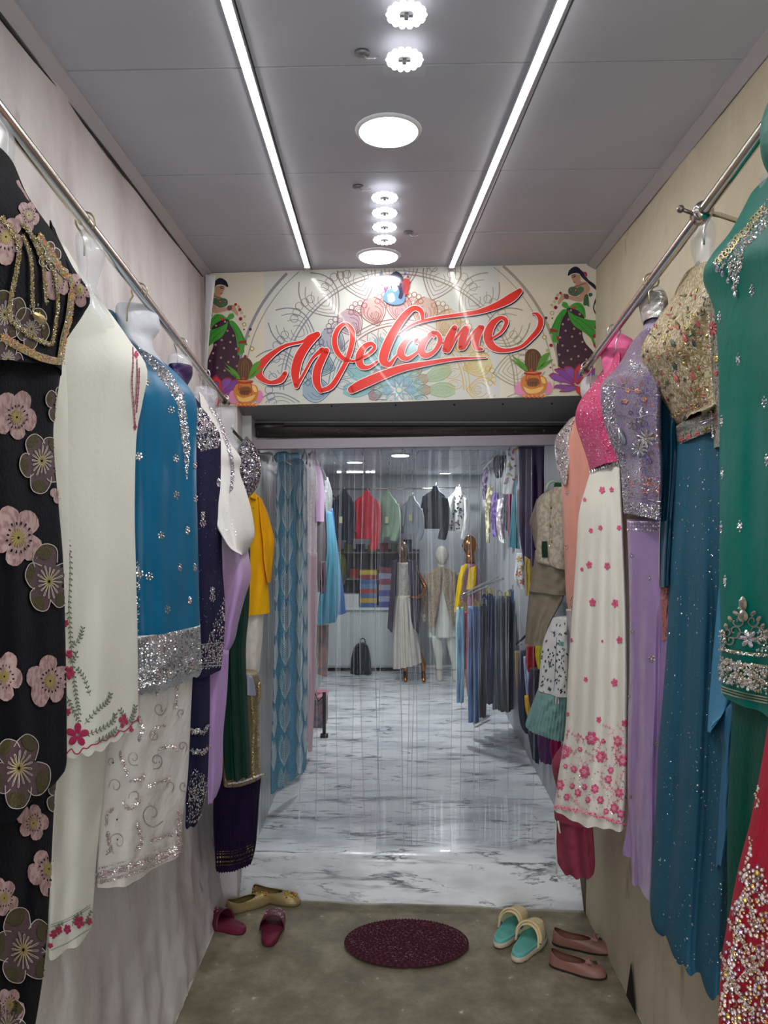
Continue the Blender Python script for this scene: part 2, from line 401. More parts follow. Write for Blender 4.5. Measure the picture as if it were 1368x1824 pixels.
for j in range(ny+1):
    for i in range(nx+1):
        x = -.9+1.9*i/nx; y = -1.2+4.6*j/ny; vs.append((x, y, NZ.fractal(Vector((x*4, y*4, 0)), 1, 2, 4)*.0015-.001))
for j in range(ny):
    for i in range(nx): k = j*(nx+1)+i; fs.append((k, k+1, k+nx+2, k+nx+1))
k = len(vs); vs += [(-.9,-1.2,-.12),(1,-1.2,-.12),(1,3.4,-.12),(-.9,3.4,-.12)]; fs += [(k+3,k+2,k+1,k)]
tag(link('floor', vs, fs, concrete(), None), kind='structure')
# ---- inner floor: printed marble sheet laid over a step, its front edge folded down
def marble():
    m = M('marble_print_sheet', (244,246,248), .26, spec=.5, coat=.1); nt = m.node_tree; b = nt.nodes['Principled BSDF']
    t = nt.nodes.new('ShaderNodeTexCoord'); last = None
    def vein(sc_, rot, st, wd, dens, off, col, prev):
        mp = nt.nodes.new('ShaderNodeMapping'); mp.inputs['Rotation'].default_value = (0, 0, rot); mp.inputs['Scale'].default_value = st; mp.inputs['Location'].default_value = (off, off*.7, 0)
        n = nt.nodes.new('ShaderNodeTexNoise'); n.inputs['Scale'].default_value = sc_; n.inputs['Detail'].default_value = 7; n.inputs['Roughness'].default_value = .6; n.inputs['Distortion'].default_value = .5
        a = nt.nodes.new('ShaderNodeMath'); a.operation = 'SUBTRACT'; a.inputs[1].default_value = .5
        ab = nt.nodes.new('ShaderNodeMath'); ab.operation = 'ABSOLUTE'
        r = nt.nodes.new('ShaderNodeValToRGB'); r.color_ramp.elements[0].position = 0; r.color_ramp.elements[1].position = wd
        r.color_ramp.elements[0].color = (1,1,1,1); r.color_ramp.elements[1].color = (0,0,0,1)
        k = nt.nodes.new('ShaderNodeTexNoise'); k.inputs['Scale'].default_value = sc_*1.3; k.inputs['Detail'].default_value = 3
        kr = nt.nodes.new('ShaderNodeValToRGB'); kr.color_ramp.elements[0].position = dens; kr.color_ramp.elements[1].position = dens+.12
        mu = nt.nodes.new('ShaderNodeMath'); mu.operation = 'MULTIPLY'
        mx = nt.nodes.new('ShaderNodeMixRGB'); mx.inputs[2].default_value = lin(col)
        nt.links.new(t.outputs['UV'], mp.inputs[0]); nt.links.new(mp.outputs[0], n.inputs[0]); nt.links.new(n.outputs[0], a.inputs[0]); nt.links.new(a.outputs[0], ab.inputs[0]); nt.links.new(ab.outputs[0], r.inputs[0])
        nt.links.new(mp.outputs[0], k.inputs[0]); nt.links.new(k.outputs[0], kr.inputs[0]); nt.links.new(r.outputs[0], mu.inputs[0]); nt.links.new(kr.outputs[0], mu.inputs[1]); nt.links.new(mu.outputs[0], mx.inputs[0])
        if prev is None: mx.inputs[1].default_value = lin((240,243,245))
        else: nt.links.new(prev.outputs[0], mx.inputs[1])
        return mx
    last = vein(1.6, -.55, (.9,2.6,1), .20, .46, 3, (206,209,214), None)
    last = vein(2.0, -.55, (.8,3.2,1), .038, .51, 0, (92,96,104), last)
    last = vein(3.4, -.7, (.8,2.8,1), .028, .51, 7, (80,84,92), last)
    last = vein(6.0, -.45, (.8,2.4,1), .018, .54, 12, (136,140,148), last)
    nt.links.new(last.outputs[0], b.inputs['Base Color'])
    bp = nt.nodes.new('ShaderNodeBump'); bp.inputs['Strength'].default_value = .12; n = nt.nodes.new('ShaderNodeTexNoise'); n.inputs['Scale'].default_value = 5
    nt.links.new(t.outputs['Object'], n.inputs[0]); nt.links.new(n.outputs[0], bp.inputs['Height']); nt.links.new(bp.outputs[0], b.inputs['Normal'])
    return m
m_marble = marble(); IF = .16
vs = []; fs = []; nx = 50; prof = []; muv = []
for k in range(6): prof.append((3.215+.075*k/5, .002+(IF-.030)*k/5))
for k in range(1, 7): a = PI/2*k/6; prof.append((3.29+.07*(1-math.cos(a)), IF-.028+.028*math.sin(a)))
for k in range(1, 90): prof.append((3.36+4.40*(k/89), IF))
for (y, z) in prof:
    for i in range(nx+1):
        u = i/nx; x = -.622+(.845+.622)*u; yy = y
        if y > 3.37: x = -.64+(1.02+.64)*u if y > 3.45 else x
        if y < 3.37: yy = y+(.006*math.sin(u*13)+.003*math.sin(u*31)-.11*(u-.55))*min(1, (3.37-y)/.10)+.0
        zz = z+ (0 if y < 3.3 else .0035*math.exp(-((y-3.67)/.018)**2)+.003*math.exp(-((y-4.42)/.02)**2)+.0012*NZ.noise(Vector((x*5, y*4, 0))))
        vs.append((x, yy, zz)); muv.append((x, y+(zz-IF)*1.0))
for j in range(len(prof)-1):
    for i in range(nx): k = j*(nx+1)+i; fs.append((k, k+1, k+nx+2, k+nx+1))
tag(link('floor_inner', vs, fs, m_marble, None, None, True, muv), kind='structure')
# ---- corridor ceiling: slab and the boards screwed under it
mb = MB(); mb.box((.03, 1.0, ZC+.09), (1.95, 4.5, .12)); ceil = mb.build('ceiling', M('ceiling_slab', (60,58,58), .9), None, False, 'structure')
m_cp = M('ceiling_board', (176,176,184), .55, spec=.3, var=((164,164,172), 2.0, (1,1,1), .35, .7))
seams = [-1.2,-.66,-.12,.43,.97,1.505,1.762,2.30,2.788,3.20]; seams = [-1.2,-.4,.15,.69,1.225,1.762,2.30,2.788,3.205]
def xl(y): return -.797+.012*y
for j in range(len(seams)-1):
    for (xa, xb) in ((-.80, -.302), (-.298, .395), (.399, .86)):
        y0, y1 = seams[j]+.0025, seams[j+1]-.0025; sh = .035
        def S(x, y): return (x, y-(x+.0)*.03, 0)
        xa0 = xa; xb0 = xb; xa1 = xa; xb1 = xb
        if xa > .39: xa0, xa1 = .405-.043*(y0-1.0), .405-.043*(y1-1.0)
        if xb == .395: xb0, xb1 = .401-.043*(y0-1.0), .401-.043*(y1-1.0)
        b = MB(); q = [(xa0,y0),(xb0,y0),(xb1,y1),(xa1,y1)]
        z0 = ZC-.004+R.uniform(-.001,.001)
        b.hexa([(x, y-x*.03, z0) for x, y in q]+[(x, y-x*.03, ZC+.028) for x, y in q]); b.build('ceiling_panel', m_cp, ceil, False)
# edge mouldings
m_mould = M('grey_moulding', (170,164,166), .5)
for nm, pts in (('trim_2', [(-.795,-1.2,ZC-.006),(-.752,3.21,ZC-.006)]), ('trim_3', [(.818,-1.2,ZC-.006),(.852,3.12,ZC-.006)])):
    b = MB(); a, c = Vector(pts[0]), Vector(pts[1]); s = 1 if nm == 'trim_2' else -1
    q = []
    for z in (0, 1):
        pass
    b.hexa([a+Vector((0,0,-.022)), a+Vector((s*.03,0,-.004)), c+Vector((s*.03,0,-.004)), c+Vector((0,0,-.022)), a+Vector((0,0,.01)), a+Vector((s*.03,0,.01)), c+Vector((s*.03,0,.01)), c+Vector((0,0,.01))])
    b.build(nm, m_mould, None, False, 'structure')
# dark cable gap under the left moulding
b = MB(); b.tube([(-.787,-.5,ZC-.03),(-.770,1.6,ZC-.036),(-.762,2.2,ZC-.03),(-.757,2.9,ZC-.034),(-.755,3.19,ZC-.03)], .004, 6)
tag(b.build('wire', M('black_wire', (22,20,22), .6)), 'thin black cable running along the top of the left wall', 'cable')
# ---- lights of the corridor
def emit_mat(name, c, s): return M(name, (255,255,255), .5, emit=(c, s))
m_led = emit_mat('led_strip_glow', (255,253,246), 18); m_ch = M('strip_channel', (196,196,200), .4)
for nm, (a, c), lb in (('l', ((-.318,-.9),(-.312,3.12)), 'long glowing strip light on the ceiling, the left one'), ('r', ((.478,-.9),(.275,3.12)), 'long glowing strip light on the ceiling, the right one')):
    root = thing('led_strip_light', lb, 'light', (c[0], c[1], ZC-.005), 'ceiling strip lights')
    for part, wd, z0, z1, mt in (('channel', .011, ZC-.014, ZC-.005, m_ch), ('diffuser', .0065, ZC-.018, ZC-.013, m_led)):
        b = MB(); q = [(a[0]-wd,a[1]),(a[0]+wd,a[1]),(c[0]+wd,c[1]),(c[0]-wd,c[1])]
        b.hexa([(x,y,z0) for x,y in q]+[(x,y,z1) for x,y in q]); b.build(part, mt, root, False)
    b = MB(); b.box((c[0], c[1]+.012, ZC-.011), (.024,.022,.014)); b.build('end_cap', m_ch, root, False)
m_pan = emit_mat('panel_light_glow', (252,254,255), 4); m_ring = M('white_light_rim', (206,206,208), .35)
for (x, y, r, lb) in ((.012, 2.054, .080, 'round ceiling panel light between the two studded fittings'), (-.022, 3.02, .078, 'round ceiling panel light next to the welcome banner')):
    root = thing('panel_light', lb, 'light', (x, y, ZC-.005), 'round panel lights')
    b = MB(); n = 40
    for k in range(n):
        a0, a1 = 2*PI*k/n, 2*PI*(k+1)/n
        def q(a, rr, z): return (x+rr*math.cos(a), y+rr*math.sin(a), z)
        b.add([q(a0,r+.009,ZC-.004), q(a1,r+.009,ZC-.004), q(a1,r+.004,ZC-.012), q(a0,r+.004,ZC-.012), q(a1,r-.001,ZC-.010), q(a0,r-.001,ZC-.010)], [(0,1,2,3),(3,2,4,5)])
    b.build('rim', m_ring, root)
    b = MB(); b.disc((x,y,ZC-.0095), r, 40, 0, .003); b.build('diffuser', m_pan, root, False)
    ld = bpy.data.lights.new('panel_lamp', 'AREA'); ld.shape = 'DISK'; ld.size = r*1.9; ld.energy = 7 if y < 2.5 else 1.5; ld.color = (.97,.98,1)
    lo = bpy.data.objects.new('panel_lamp', ld); COL.objects.link(lo); lo.location = (x, y, ZC-.013); lo.parent = root; lo.matrix_parent_inverse = Matrix.Translation(-root.location); lo.visible_camera = True
m_led2 = emit_mat('led_ring_glow', (250,252,255), 2.0); m_acr = M('frosted_acrylic', (225,232,240), .15, alpha=.02, spec=.3); m_chip = M('led_chip', (150,146,150), .4)
for (x, y0, n, dy, lb) in ((.045, 1.24, 4, .15, 'clear bar light with studded lamp rings, nearest on the ceiling'), (.002, 2.41, 4, .12, 'clear bar light with four studded lamp rings, in front of the banner')):
    root = thing('bar_light', lb, 'light', (x, y0+dy*1.5, ZC-.005), 'clear bar lights')
    zt = ZC-.045
    b = MB(); y1 = y0+dy*(n-1)
    xx = (-.010 if n else 0)
    for (c, d) in (((x, (y0+y1)/2, ZC-.028), (.098, y1-y0+.14, .003)),): b.box(c, d)
    b.box((x-.048, (y0+y1)/2, ZC-.018), (.003, y1-y0+.14, .024)); b.box((x+.048, (y0+y1)/2, ZC-.018), (.003, y1-y0+.14, .024))
    b.box((x, y0-.07, ZC-.018), (.098, .003, .024)); b.box((x, y1+.07, ZC-.018), (.098, .003, .024))
    b.build('acrylic_cover', m_acr, root, False)
    for k in range(n):
        cx, cy = x, y0+dy*k; b = MB(); c = MB()
        for q in range(14):
            a = 2*PI*q/14; rr = .034
            b.ball((cx+rr*math.cos(a), cy+rr*math.sin(a), ZC-.034), (.0085,.0085,.006), 8, 4)
            b.ball((cx+.021*math.cos(a+.2), cy+.021*math.sin(a+.2), ZC-.033), (.0075,.0075,.005), 6, 4)
        o = b.build('lamp_ring', m_led2, root)
        for q in range(4): c.box((cx+.009*math.cos(q*1.57), cy+.009*math.sin(q*1.57), ZC-.034), (.008,.008,.006))
        c.build('chip', m_chip, o, False)
# ceiling hooks
m_grey = M('grey_paint_metal', (120,118,122), .4, .6)
for (px, py, lb) in ((645, 92, 'small ceiling hook left of the nearest bar light'), (638, 331, 'small ceiling hook left of the far bar light'), (727, 413, 'small ceiling hook right of the far bar light')):
    Z = 1.045*F/(HY-py); x = (px-CX)/F*Z
    root = thing('ceiling_hook', lb, 'hook', (x, Z, ZC-.005), 'ceiling hooks')
    b = MB(); b.disc((x, Z, ZC-.012), .012, 16, 0, .008, (1.4,1)); b.build('plate', m_grey, root)
    b = MB(); b.tube([(x+.004,Z,ZC-.012),(x+.012,Z-.002,ZC-.022),(x+.026,Z,ZC-.020),(x+.036,Z+.01,ZC-.011)], .0022, 6); b.build('hook', M('pale_metal',(190,190,194),.3,.7), root)
# ================================================================ banner wall, header, door head
SZ0, SK = 3.169, -.0687
def sp(px, py, d=0.0):                                   # point on the banner plane
    Z = SZ0/(1-SK*(px-CX)/F) - d; return P(px, py, Z)
bn = thing('welcome_banner', 'printed welcome banner with red script and dancing ladies across the doorway top', 'banner', sp(700, 720))
C_ = [(367,487),(700,476),(1062,466),(1062,704),(1000,705),(700,716),(420,723),(385,722),(372,700),(366,600)]
vs = [sp(x,y) for x,y in C_]+[sp(x,y,-.012) for x,y in C_]; n = len(C_)
m_ban = M('banner_vinyl', (214,204,184), .22, spec=.55, coat=.4)
link('sheet', vs, [tuple(range(n))[::-1], tuple(range(n,2*n))]+[(j,(j+1)%n,n+(j+1)%n,n+j) for j in range(n)], m_ban, bn, None, False)
LY = [0.0006]
def flatmats(name, cols): return [M('ink_%02x%02x%02x' % tuple(int(v) for v in c), c, .18, spec=.5, coat=.35) for c in cols]
class Print:
    """flat print on the banner"""
    def __init__(s): s.v = []; s.f = []; s.m = []; s.mats = []
    def mi(s, c):
        c = tuple(int(x) for x in c)
        for k, (cc, m) in enumerate(s.mats):
            if cc == c: return k
        s.mats.append((c, flatmats('', [c])[0])); return len(s.mats)-1
    def poly(s, pts, c, d):
        pts = [p for p in pts]; k = len(s.v); s.v += [tuple(sp(x, y, d)) for x, y in pts]
        for t in tessellate_polygon([[Vector((x, y, 0)) for x, y in pts]]): s.f.append(tuple(k+i for i in t)); s.m.append(s.mi(c))
    def curve(s, pts, c, d, n=6): s.poly([tuple(p) for p in crom(list(pts)+[pts[0]], n)][:-1], c, d)
    def stroke(s, pts, c, d, n=8, grow=0, off=(0,0), clip=None):
        sm = crom(pts, n); N = len(sm); prev = None; mi = s.mi(c)
        for i, p in enumerate(sm):
            if clip and not clip(p[0], p[1]): prev = None; continue
            a = sm[max(i-1,0)]; b = sm[min(i+1,N-1)]; dx, dy = b[0]-a[0], b[1]-a[1]; l = math.hypot(dx, dy) or 1; w_ = (p[2]+grow)/2
            k = len(s.v); s.v += [tuple(sp(p[0]-dy/l*w_+off[0], p[1]+dx/l*w_+off[1], d)), tuple(sp(p[0]+dy/l*w_+off[0], p[1]-dx/l*w_+off[1], d))]
            if prev is not None: s.f.append((prev, k, k+1, prev+1)); s.m.append(mi)
            prev = k
        if not clip:
            for e in (sm[0], sm[-1]):
                r = (e[2]+grow)/2; k = len(s.v); s.v += [tuple(sp(e[0]+r*math.cos(2*PI*j/10)+off[0], e[1]+r*math.sin(2*PI*j/10)+off[1], d)) for j in range(10)]; s.f.append(tuple(range(k, k+10))); s.m.append(mi)
    def disc(s, x, y, r, c, d, n=12, ry=None):
        s.poly([(x+r*math.cos(2*PI*j/n), y+(ry or r)*math.sin(2*PI*j/n)) for j in range(n)], c, d)
    def done(s, name, parent, label=None): o = link(name, s.v, s.f, [m for c, m in s.mats], parent, s.m, False); return tag(o, label)
top_y = lambda x: 487-(x-367)*.0302; bot_y = lambda x: 723-(x-400)*.0283
clipb = lambda x, y: 368 < x < 1060 and top_y(x)+1 < y < bot_y(x)-1
pr = Print()
pr.poly([(470,486),(890,472),(890,708),(473,721)], (200,200,192), .0003)
# mandala
MX, MY = 711, 694.5
def mcol(a, pale=0):
    pale = pale*.75
    d = math.degrees(a) % 360                              # 0 right, 90 up
    st = [(0,(206,176,92)),(30,(206,170,90)),(55,(190,150,104)),(80,(168,110,96)),(110,(150,92,92)),(130,(140,100,112)),(150,(106,116,140)),(180,(96,134,156)),(200,(104,160,168)),(340,(206,190,110)),(360,(206,176,92))]
    for i in range(len(st)-1):
        if st[i][0] <= d <= st[i+1][0]:
            t = (d-st[i][0])/(st[i+1][0]-st[i][0]); c = [st[i][1][k]*(1-t)+st[i+1][1][k]*t for k in range(3)]; break
    if pale: c = [(v*.68)*(1-pale)+176*pale for v in c]
    return [round(v/6)*6 for v in c]
def pp(r, a): return (MX+r*math.cos(a), MY-r*math.sin(a))
def petal_line(a, r0, r1, wd, w_, col, d=.0008, pointed=1, n=4):
    L = []; k = 9
    for j in range(k):
        t = j/(k-1); r = r0+(r1-r0)*t; h = wd*math.sin(PI*min(1, t*.92+.08*(1-pointed)))**(.8) if pointed else wd*math.sin(PI*t)**.5
        L.append((r, h))
    for sgn in (-1, 1): pr.stroke([pp(r, a+sgn*h)+(w_,) for r, h in L], col, d, n, clip=clipb)
def petal_fill(a, r0, r1, wd, col, d=.0005):
    k = 9; L = []
    for j in range(k):
        t = j/(k-1); L.append((r0+(r1-r0)*t, wd*math.sin(PI*min(1, t*.92))**.8))
    pts = [pp(r, a-h) for r, h in L]+[pp(r, a+h) for r, h in L[::-1]]
    if all(clipb(*p) for p in pts): pr.poly(pts, col, d)
def arc(r, w_, d=.0008, pale=0, a0=0, a1=PI, step=10):
    n = 36
    for k in range(n):
        aa, ab = a0+(a1-a0)*k/n, a0+(a1-a0)*(k+1)/n
        pr.stroke([pp(r, aa)+(w_,), pp(r, (aa+ab)/2)+(w_,), pp(r, ab)+(w_,)], mcol((aa+ab)/2, pale), d, 2, clip=clipb)
def dimc(c, f=.5): return [round((v*(1-f)+208*f)/6)*6 for v in c]
for k in range(-1, 10):                                    # outermost pale tier
    a = PI*(k+.5)/9; c = mcol(a, .68)
    for (q, wd, ww) in ((0, .15, 2.0), (14, .12, 1.3), (28, .085, 1.1), (42, .05, 1.1)): petal_line(a, 170+q*.6, 262-q, wd, ww, c)
    for m_ in (-.10, -.05, 0, .05, .1):
        p = pp(232-abs(m_)*60, a+.175+m_); pr.stroke([(p[0]+7*math.cos(t*.9), p[1]+7*math.sin(t*.9), 1.2) for t in range(8)], c, .0008, 3, clip=clipb)
arc(206, 2.4, pale=.72); arc(212, 1.4, pale=.72); arc(288, 5, pale=.80); arc(276, 1.5, pale=.80)
for k in range(11):                                        # coloured tier of large petals
    a = PI*k/10; c = mcol(a); petal_fill(a, 122, 172, .135, dimc(c, .48))
    for (q, wd, ww) in ((0, .150, 1.9), (8, .118, .9), (16, .088, 1.3), (26, .055, .9)): petal_line(a, 120+q*.5, 172-q, wd, ww, c)
    for m_ in (-.03,-.015,0,.015,.03): pr.stroke([pp(126, a+m_)+(.8,), pp(140, a+m_*1.6)+(.8,), pp(146, a+m_)+(.6,)], c, .0008, 3, clip=clipb)
    if k < 10:
        b_ = a+PI/20; c = mcol(b_)
        for (r_, rr) in ((158, 9), (158, 6), (158, 3.4)):
            p = pp(r_, b_); pr.stroke([(p[0]+rr*math.cos(t*.9), p[1]+rr*math.sin(t*.9), 1.1) for t in range(8)], c, .0008, 3, clip=clipb)
        for m_ in range(5):
            t = b_+(m_-2)*.65; p = pp(158, b_); p = (p[0]+14*math.cos(t), p[1]-14*math.sin(t))
            pr.stroke([(p[0]+4.4*math.cos(v*.9), p[1]+4.4*math.sin(v*.9), 1.3) for v in range(8)], c, .0008, 3, clip=clipb)
arc(126, 1.6); arc(120, 1.0); arc(115, 2.0)
for k in range(16):                                        # lace of small leaves
    a = PI*(k+.5)/16; c = mcol(a)
    for (q, wd, ww) in ((0, .085, 1.1), (7, .05, .7)): petal_line(a, 84+q, 113-q, wd, ww, c)
for k in range(9):                                         # pointed teal leaves
    a = PI*(k)/8; c = [116,170,170] if k not in (0,1) else [150,176,130]; petal_fill(a, 42, 100, .17, dimc(c, .30), .0006)
    for (q, wd, ww) in ((0, .17, 1.6), (8, .1, .8)): petal_line(a, 42+q, 100-q, wd, ww, c)
    for m_ in range(5):
        for sg in (-1, 1): pr.stroke([pp(50+m_*8, a)+(.7,), pp(56+m_*8, a+sg*.05)+(.6,), pp(61+m_*8, a+sg*.09*(1-m_*.12))+(.5,)], c, .0009, 2, clip=clipb)
    pr.stroke([pp(46,a)+(.9,), pp(70,a)+(.8,), pp(95,a)+(.5,)], c, .0009, 2, clip=clipb)
for tier, (r0, r1, n, wd, colr) in enumerate(((30,56,15,.20,(196,170,140)),(22,44,13,.24,(120,170,166)),(8,30,8,.36,(104,152,170)))):
    for k in range(n):
        a = 2*PI*(k+.5*(tier%2))/n; c = list(colr) if tier != 0 else mcol(a*.5+.3, .2)
        petal_fill(a, r0, r1, wd*.9, dimc(c, .40), .0010+tier*.0002); petal_line(a, r0, r1, wd, 1.1, c, .0014+tier*.0002, 1, 3)
        petal_line(a, r0+3, r1-5, wd*.55, .6, c, .0014+tier*.0002, 1, 3)
pr.disc(MX, MY, 7, (120,176,176), .0020); pr.disc(MX, MY, 4.6, (214,210,180), .0022)
pr.done('mandala_print', bn, 'round mandala drawn in fine coloured lines')
# welcome lettering
WS = [
 [(508,665,8),(499,677,10),(481,681,7),(465,673,11),(460,661,15),(468,646,14),(488,628,9),(510,615,6),(539,608,5),(552,600,8),(566,594,7)],
 [(567,596,7),(546,615,14),(532,638,16),(526,663,15),(528,687,9)],
 [(529,687,6),(541,666,5),(557,638,5),(574,623,9)],
 [(581,625,11),(566,656,14),(564,680,13),(571,696,8)],
 [(571,696,7),(590,688,9),(606,664,8),(619,638,8),(627,611,9),(627,590,9),(616,577,6),(603,585,8),(596,604,9),(600,625,9),(614,640,7),(632,643,3)],
 [(628,644,3),(653,633,5),(667,620,6),(661,612,7),(648,619,10),(640,635,13),(643,651,11),(656,654,6),(672,644,4)],
 [(753,570,5),(750,554,8),(737,549,9),(721,562,12),(703,588,14),(688,619,16),(683,641,15),(693,649,9),(703,638,4),(716,622,3)],
 [(743,607,9),(732,602,6),(719,614,11),(714,630,13),(724,639,8),(740,630,5),(753,617,4)],
 [(772,592,7),(758,604,11),(750,622,13),(758,633,10),(774,625,7),(784,606,8),(777,592,6),(773,600,3)],
 [(783,610,3),(795,610,4),(806,598,4)],
 [(810,584,10),(800,604,14),(792,623,9)],
 [(794,625,3),(800,624,5),(814,599,4),(828,583,5)],
 [(833,584,9),(824,604,13),(820,620,8)],
 [(822,621,4),(828,618,5),(842,594,4),(855,581,5)],
 [(859,583,8),(848,604,13),(849,619,10),(859,622,4)],
 [(874,604,3),(893,591,5),(902,573,7),(892,566,7),(877,577,12),(869,598,15),(877,617,13),(898,624,7),(927,618,6),(947,601,8),(960,585,9),(963,571,9),(957,560,6),(948,558,2)],
 [(710,595,2),(737,577,4),(774,567,5),(814,561,6),(853,555,8),(887,543,12),(911,530,15),(926,518,9)],
 [(626,694,13),(643,685,16),(677,670,15),(716,656,12),(761,647,8),(814,639,5),(866,637,1.5)]]
wl = Print()
for k, s_ in enumerate(WS):
    wl.stroke(s_, (40,30,60), .0026, 10, 1.2, (1.8, 2.6))
for k, s_ in enumerate(WS): wl.stroke(s_, (240,226,220), .0030, 10, 2.6)
for k, s_ in enumerate(WS): wl.stroke(s_, (222,50,38), .0034+.00003*k, 10)
wl.done('welcome_lettering', bn, 'red brush script reading Welcome')
# ladies, drawn in crop pixels of the right-hand figure (7.017 px to one)
LADY = [((186,142,116), [(880,200),(935,215),(945,290),(1010,300),(1050,350),(1060,400),(1010,460),(985,520),(930,545),(820,520),(780,505),(740,510),(690,560),(665,580),(660,540),(690,480),(700,450),(740,445),(800,470),(900,480),(930,440),(800,440),(790,400),(830,370),(880,330),(870,318),(850,300),(840,270),(825,240),(830,205)]),
 ((16,22,46), [(780,205),(800,150),(850,110),(900,108),(940,140),(990,190),(1040,270),(1120,330),(1140,400),(1080,350),(1000,280),(950,230),(925,195),(880,185),(830,195),(790,220)]),
 ((16,22,46), [(1135,480),(1145,520),(1115,590),(1115,640),(1150,720),(1120,690),(1098,630),(1105,570)]),
 ((150,40,60), [(975,165),(1015,175),(1025,215),(1005,235),(985,200)]),
 ((70,104,78), [(785,405),(800,370),(850,355),(900,370),(930,350),(980,370),(975,410),(930,450),(890,475),(840,470),(795,445)]),
 ((52,96,60), [(990,470),(1030,450),(1050,600),(1020,590),(975,580)]),
 ((40,84,80), [(1040,440),(1070,430),(1095,455),(1070,480),(1045,475)]),
 ((64,150,52), [(720,545),(770,555),(800,600),(860,560),(940,560),(990,620),(1005,700),(1000,745),(930,720),(880,640),(800,640),(740,620),(705,590)]),
 ((56,22,46), [(760,640),(800,620),(900,650),(990,745),(965,900),(970,980),(1010,1070),(1110,1190),(1080,1300),(1060,1380),(700,1380),(660,1250),(640,1120),(660,960),(700,780)]),
 ((58,142,46), [(780,640),(830,690),(940,740),(1050,770),(1150,785),(1155,850),(1110,880),(1150,940),(1100,980),(1160,1140),(1130,1130),(1090,1050),(1060,990),(960,910),(860,840),(800,740)]),
 ((58,142,46), [(770,640),(720,640),(650,720),(580,860),(545,940),(590,945),(585,1035),(650,1060),(665,1070),(670,960),(700,790),(760,680)]),
 ((150,30,40), [(560,880),(640,895),(650,925),(560,915)]), ((150,30,40), [(640,970),(668,980),(668,1030),(645,1020)]),
 ((150,30,40), [(1115,850),(1150,830),(1155,880),(1120,890)]), ((150,30,40), [(1090,960),(1150,940),(1150,980),(1100,1000)]), ((150,30,40), [(1095,1050),(1130,1090),(1135,1130),(1105,1100)]),
 ((190,52,40), [(830,590),(855,610),(880,590),(880,620),(855,635),(835,625)]),
 ((110,70,60), [(735,445),(790,455),(785,510),(740,500)])]
LOTUS = [((130,70,160), [(540,1465),(600,1430),(700,1470),(840,1560),(880,1590),(760,1560),(620,1530)]), ((120,60,150), [(605,1390),(700,1370),(790,1430),(870,1560),(800,1540),(680,1460)]),
 ((130,74,160), [(735,1355),(820,1350),(880,1420),(890,1560),(830,1500),(760,1430)]), ((206,50,44), [(930,1310),(990,1370),(1000,1450),(920,1570),(880,1560),(855,1470),(870,1380)]),
 ((118,66,156), [(925,1385),(960,1410),(965,1450),(910,1540),(885,1500),(895,1420)]), ((130,74,160), [(1000,1500),(1060,1420),(1120,1370),(1170,1350),(1172,1480),(1040,1560),(960,1580)]),
 ((124,66,152), [(600,1620),(640,1580),(760,1580),(870,1585),(780,1620),(680,1630)]), ((130,74,160), [(670,1670),(740,1620),(860,1590),(930,1610),(880,1640),(780,1670)]), ((206,50,44), [(870,1600),(920,1600),(945,1640),(940,1715),(890,1670)])]
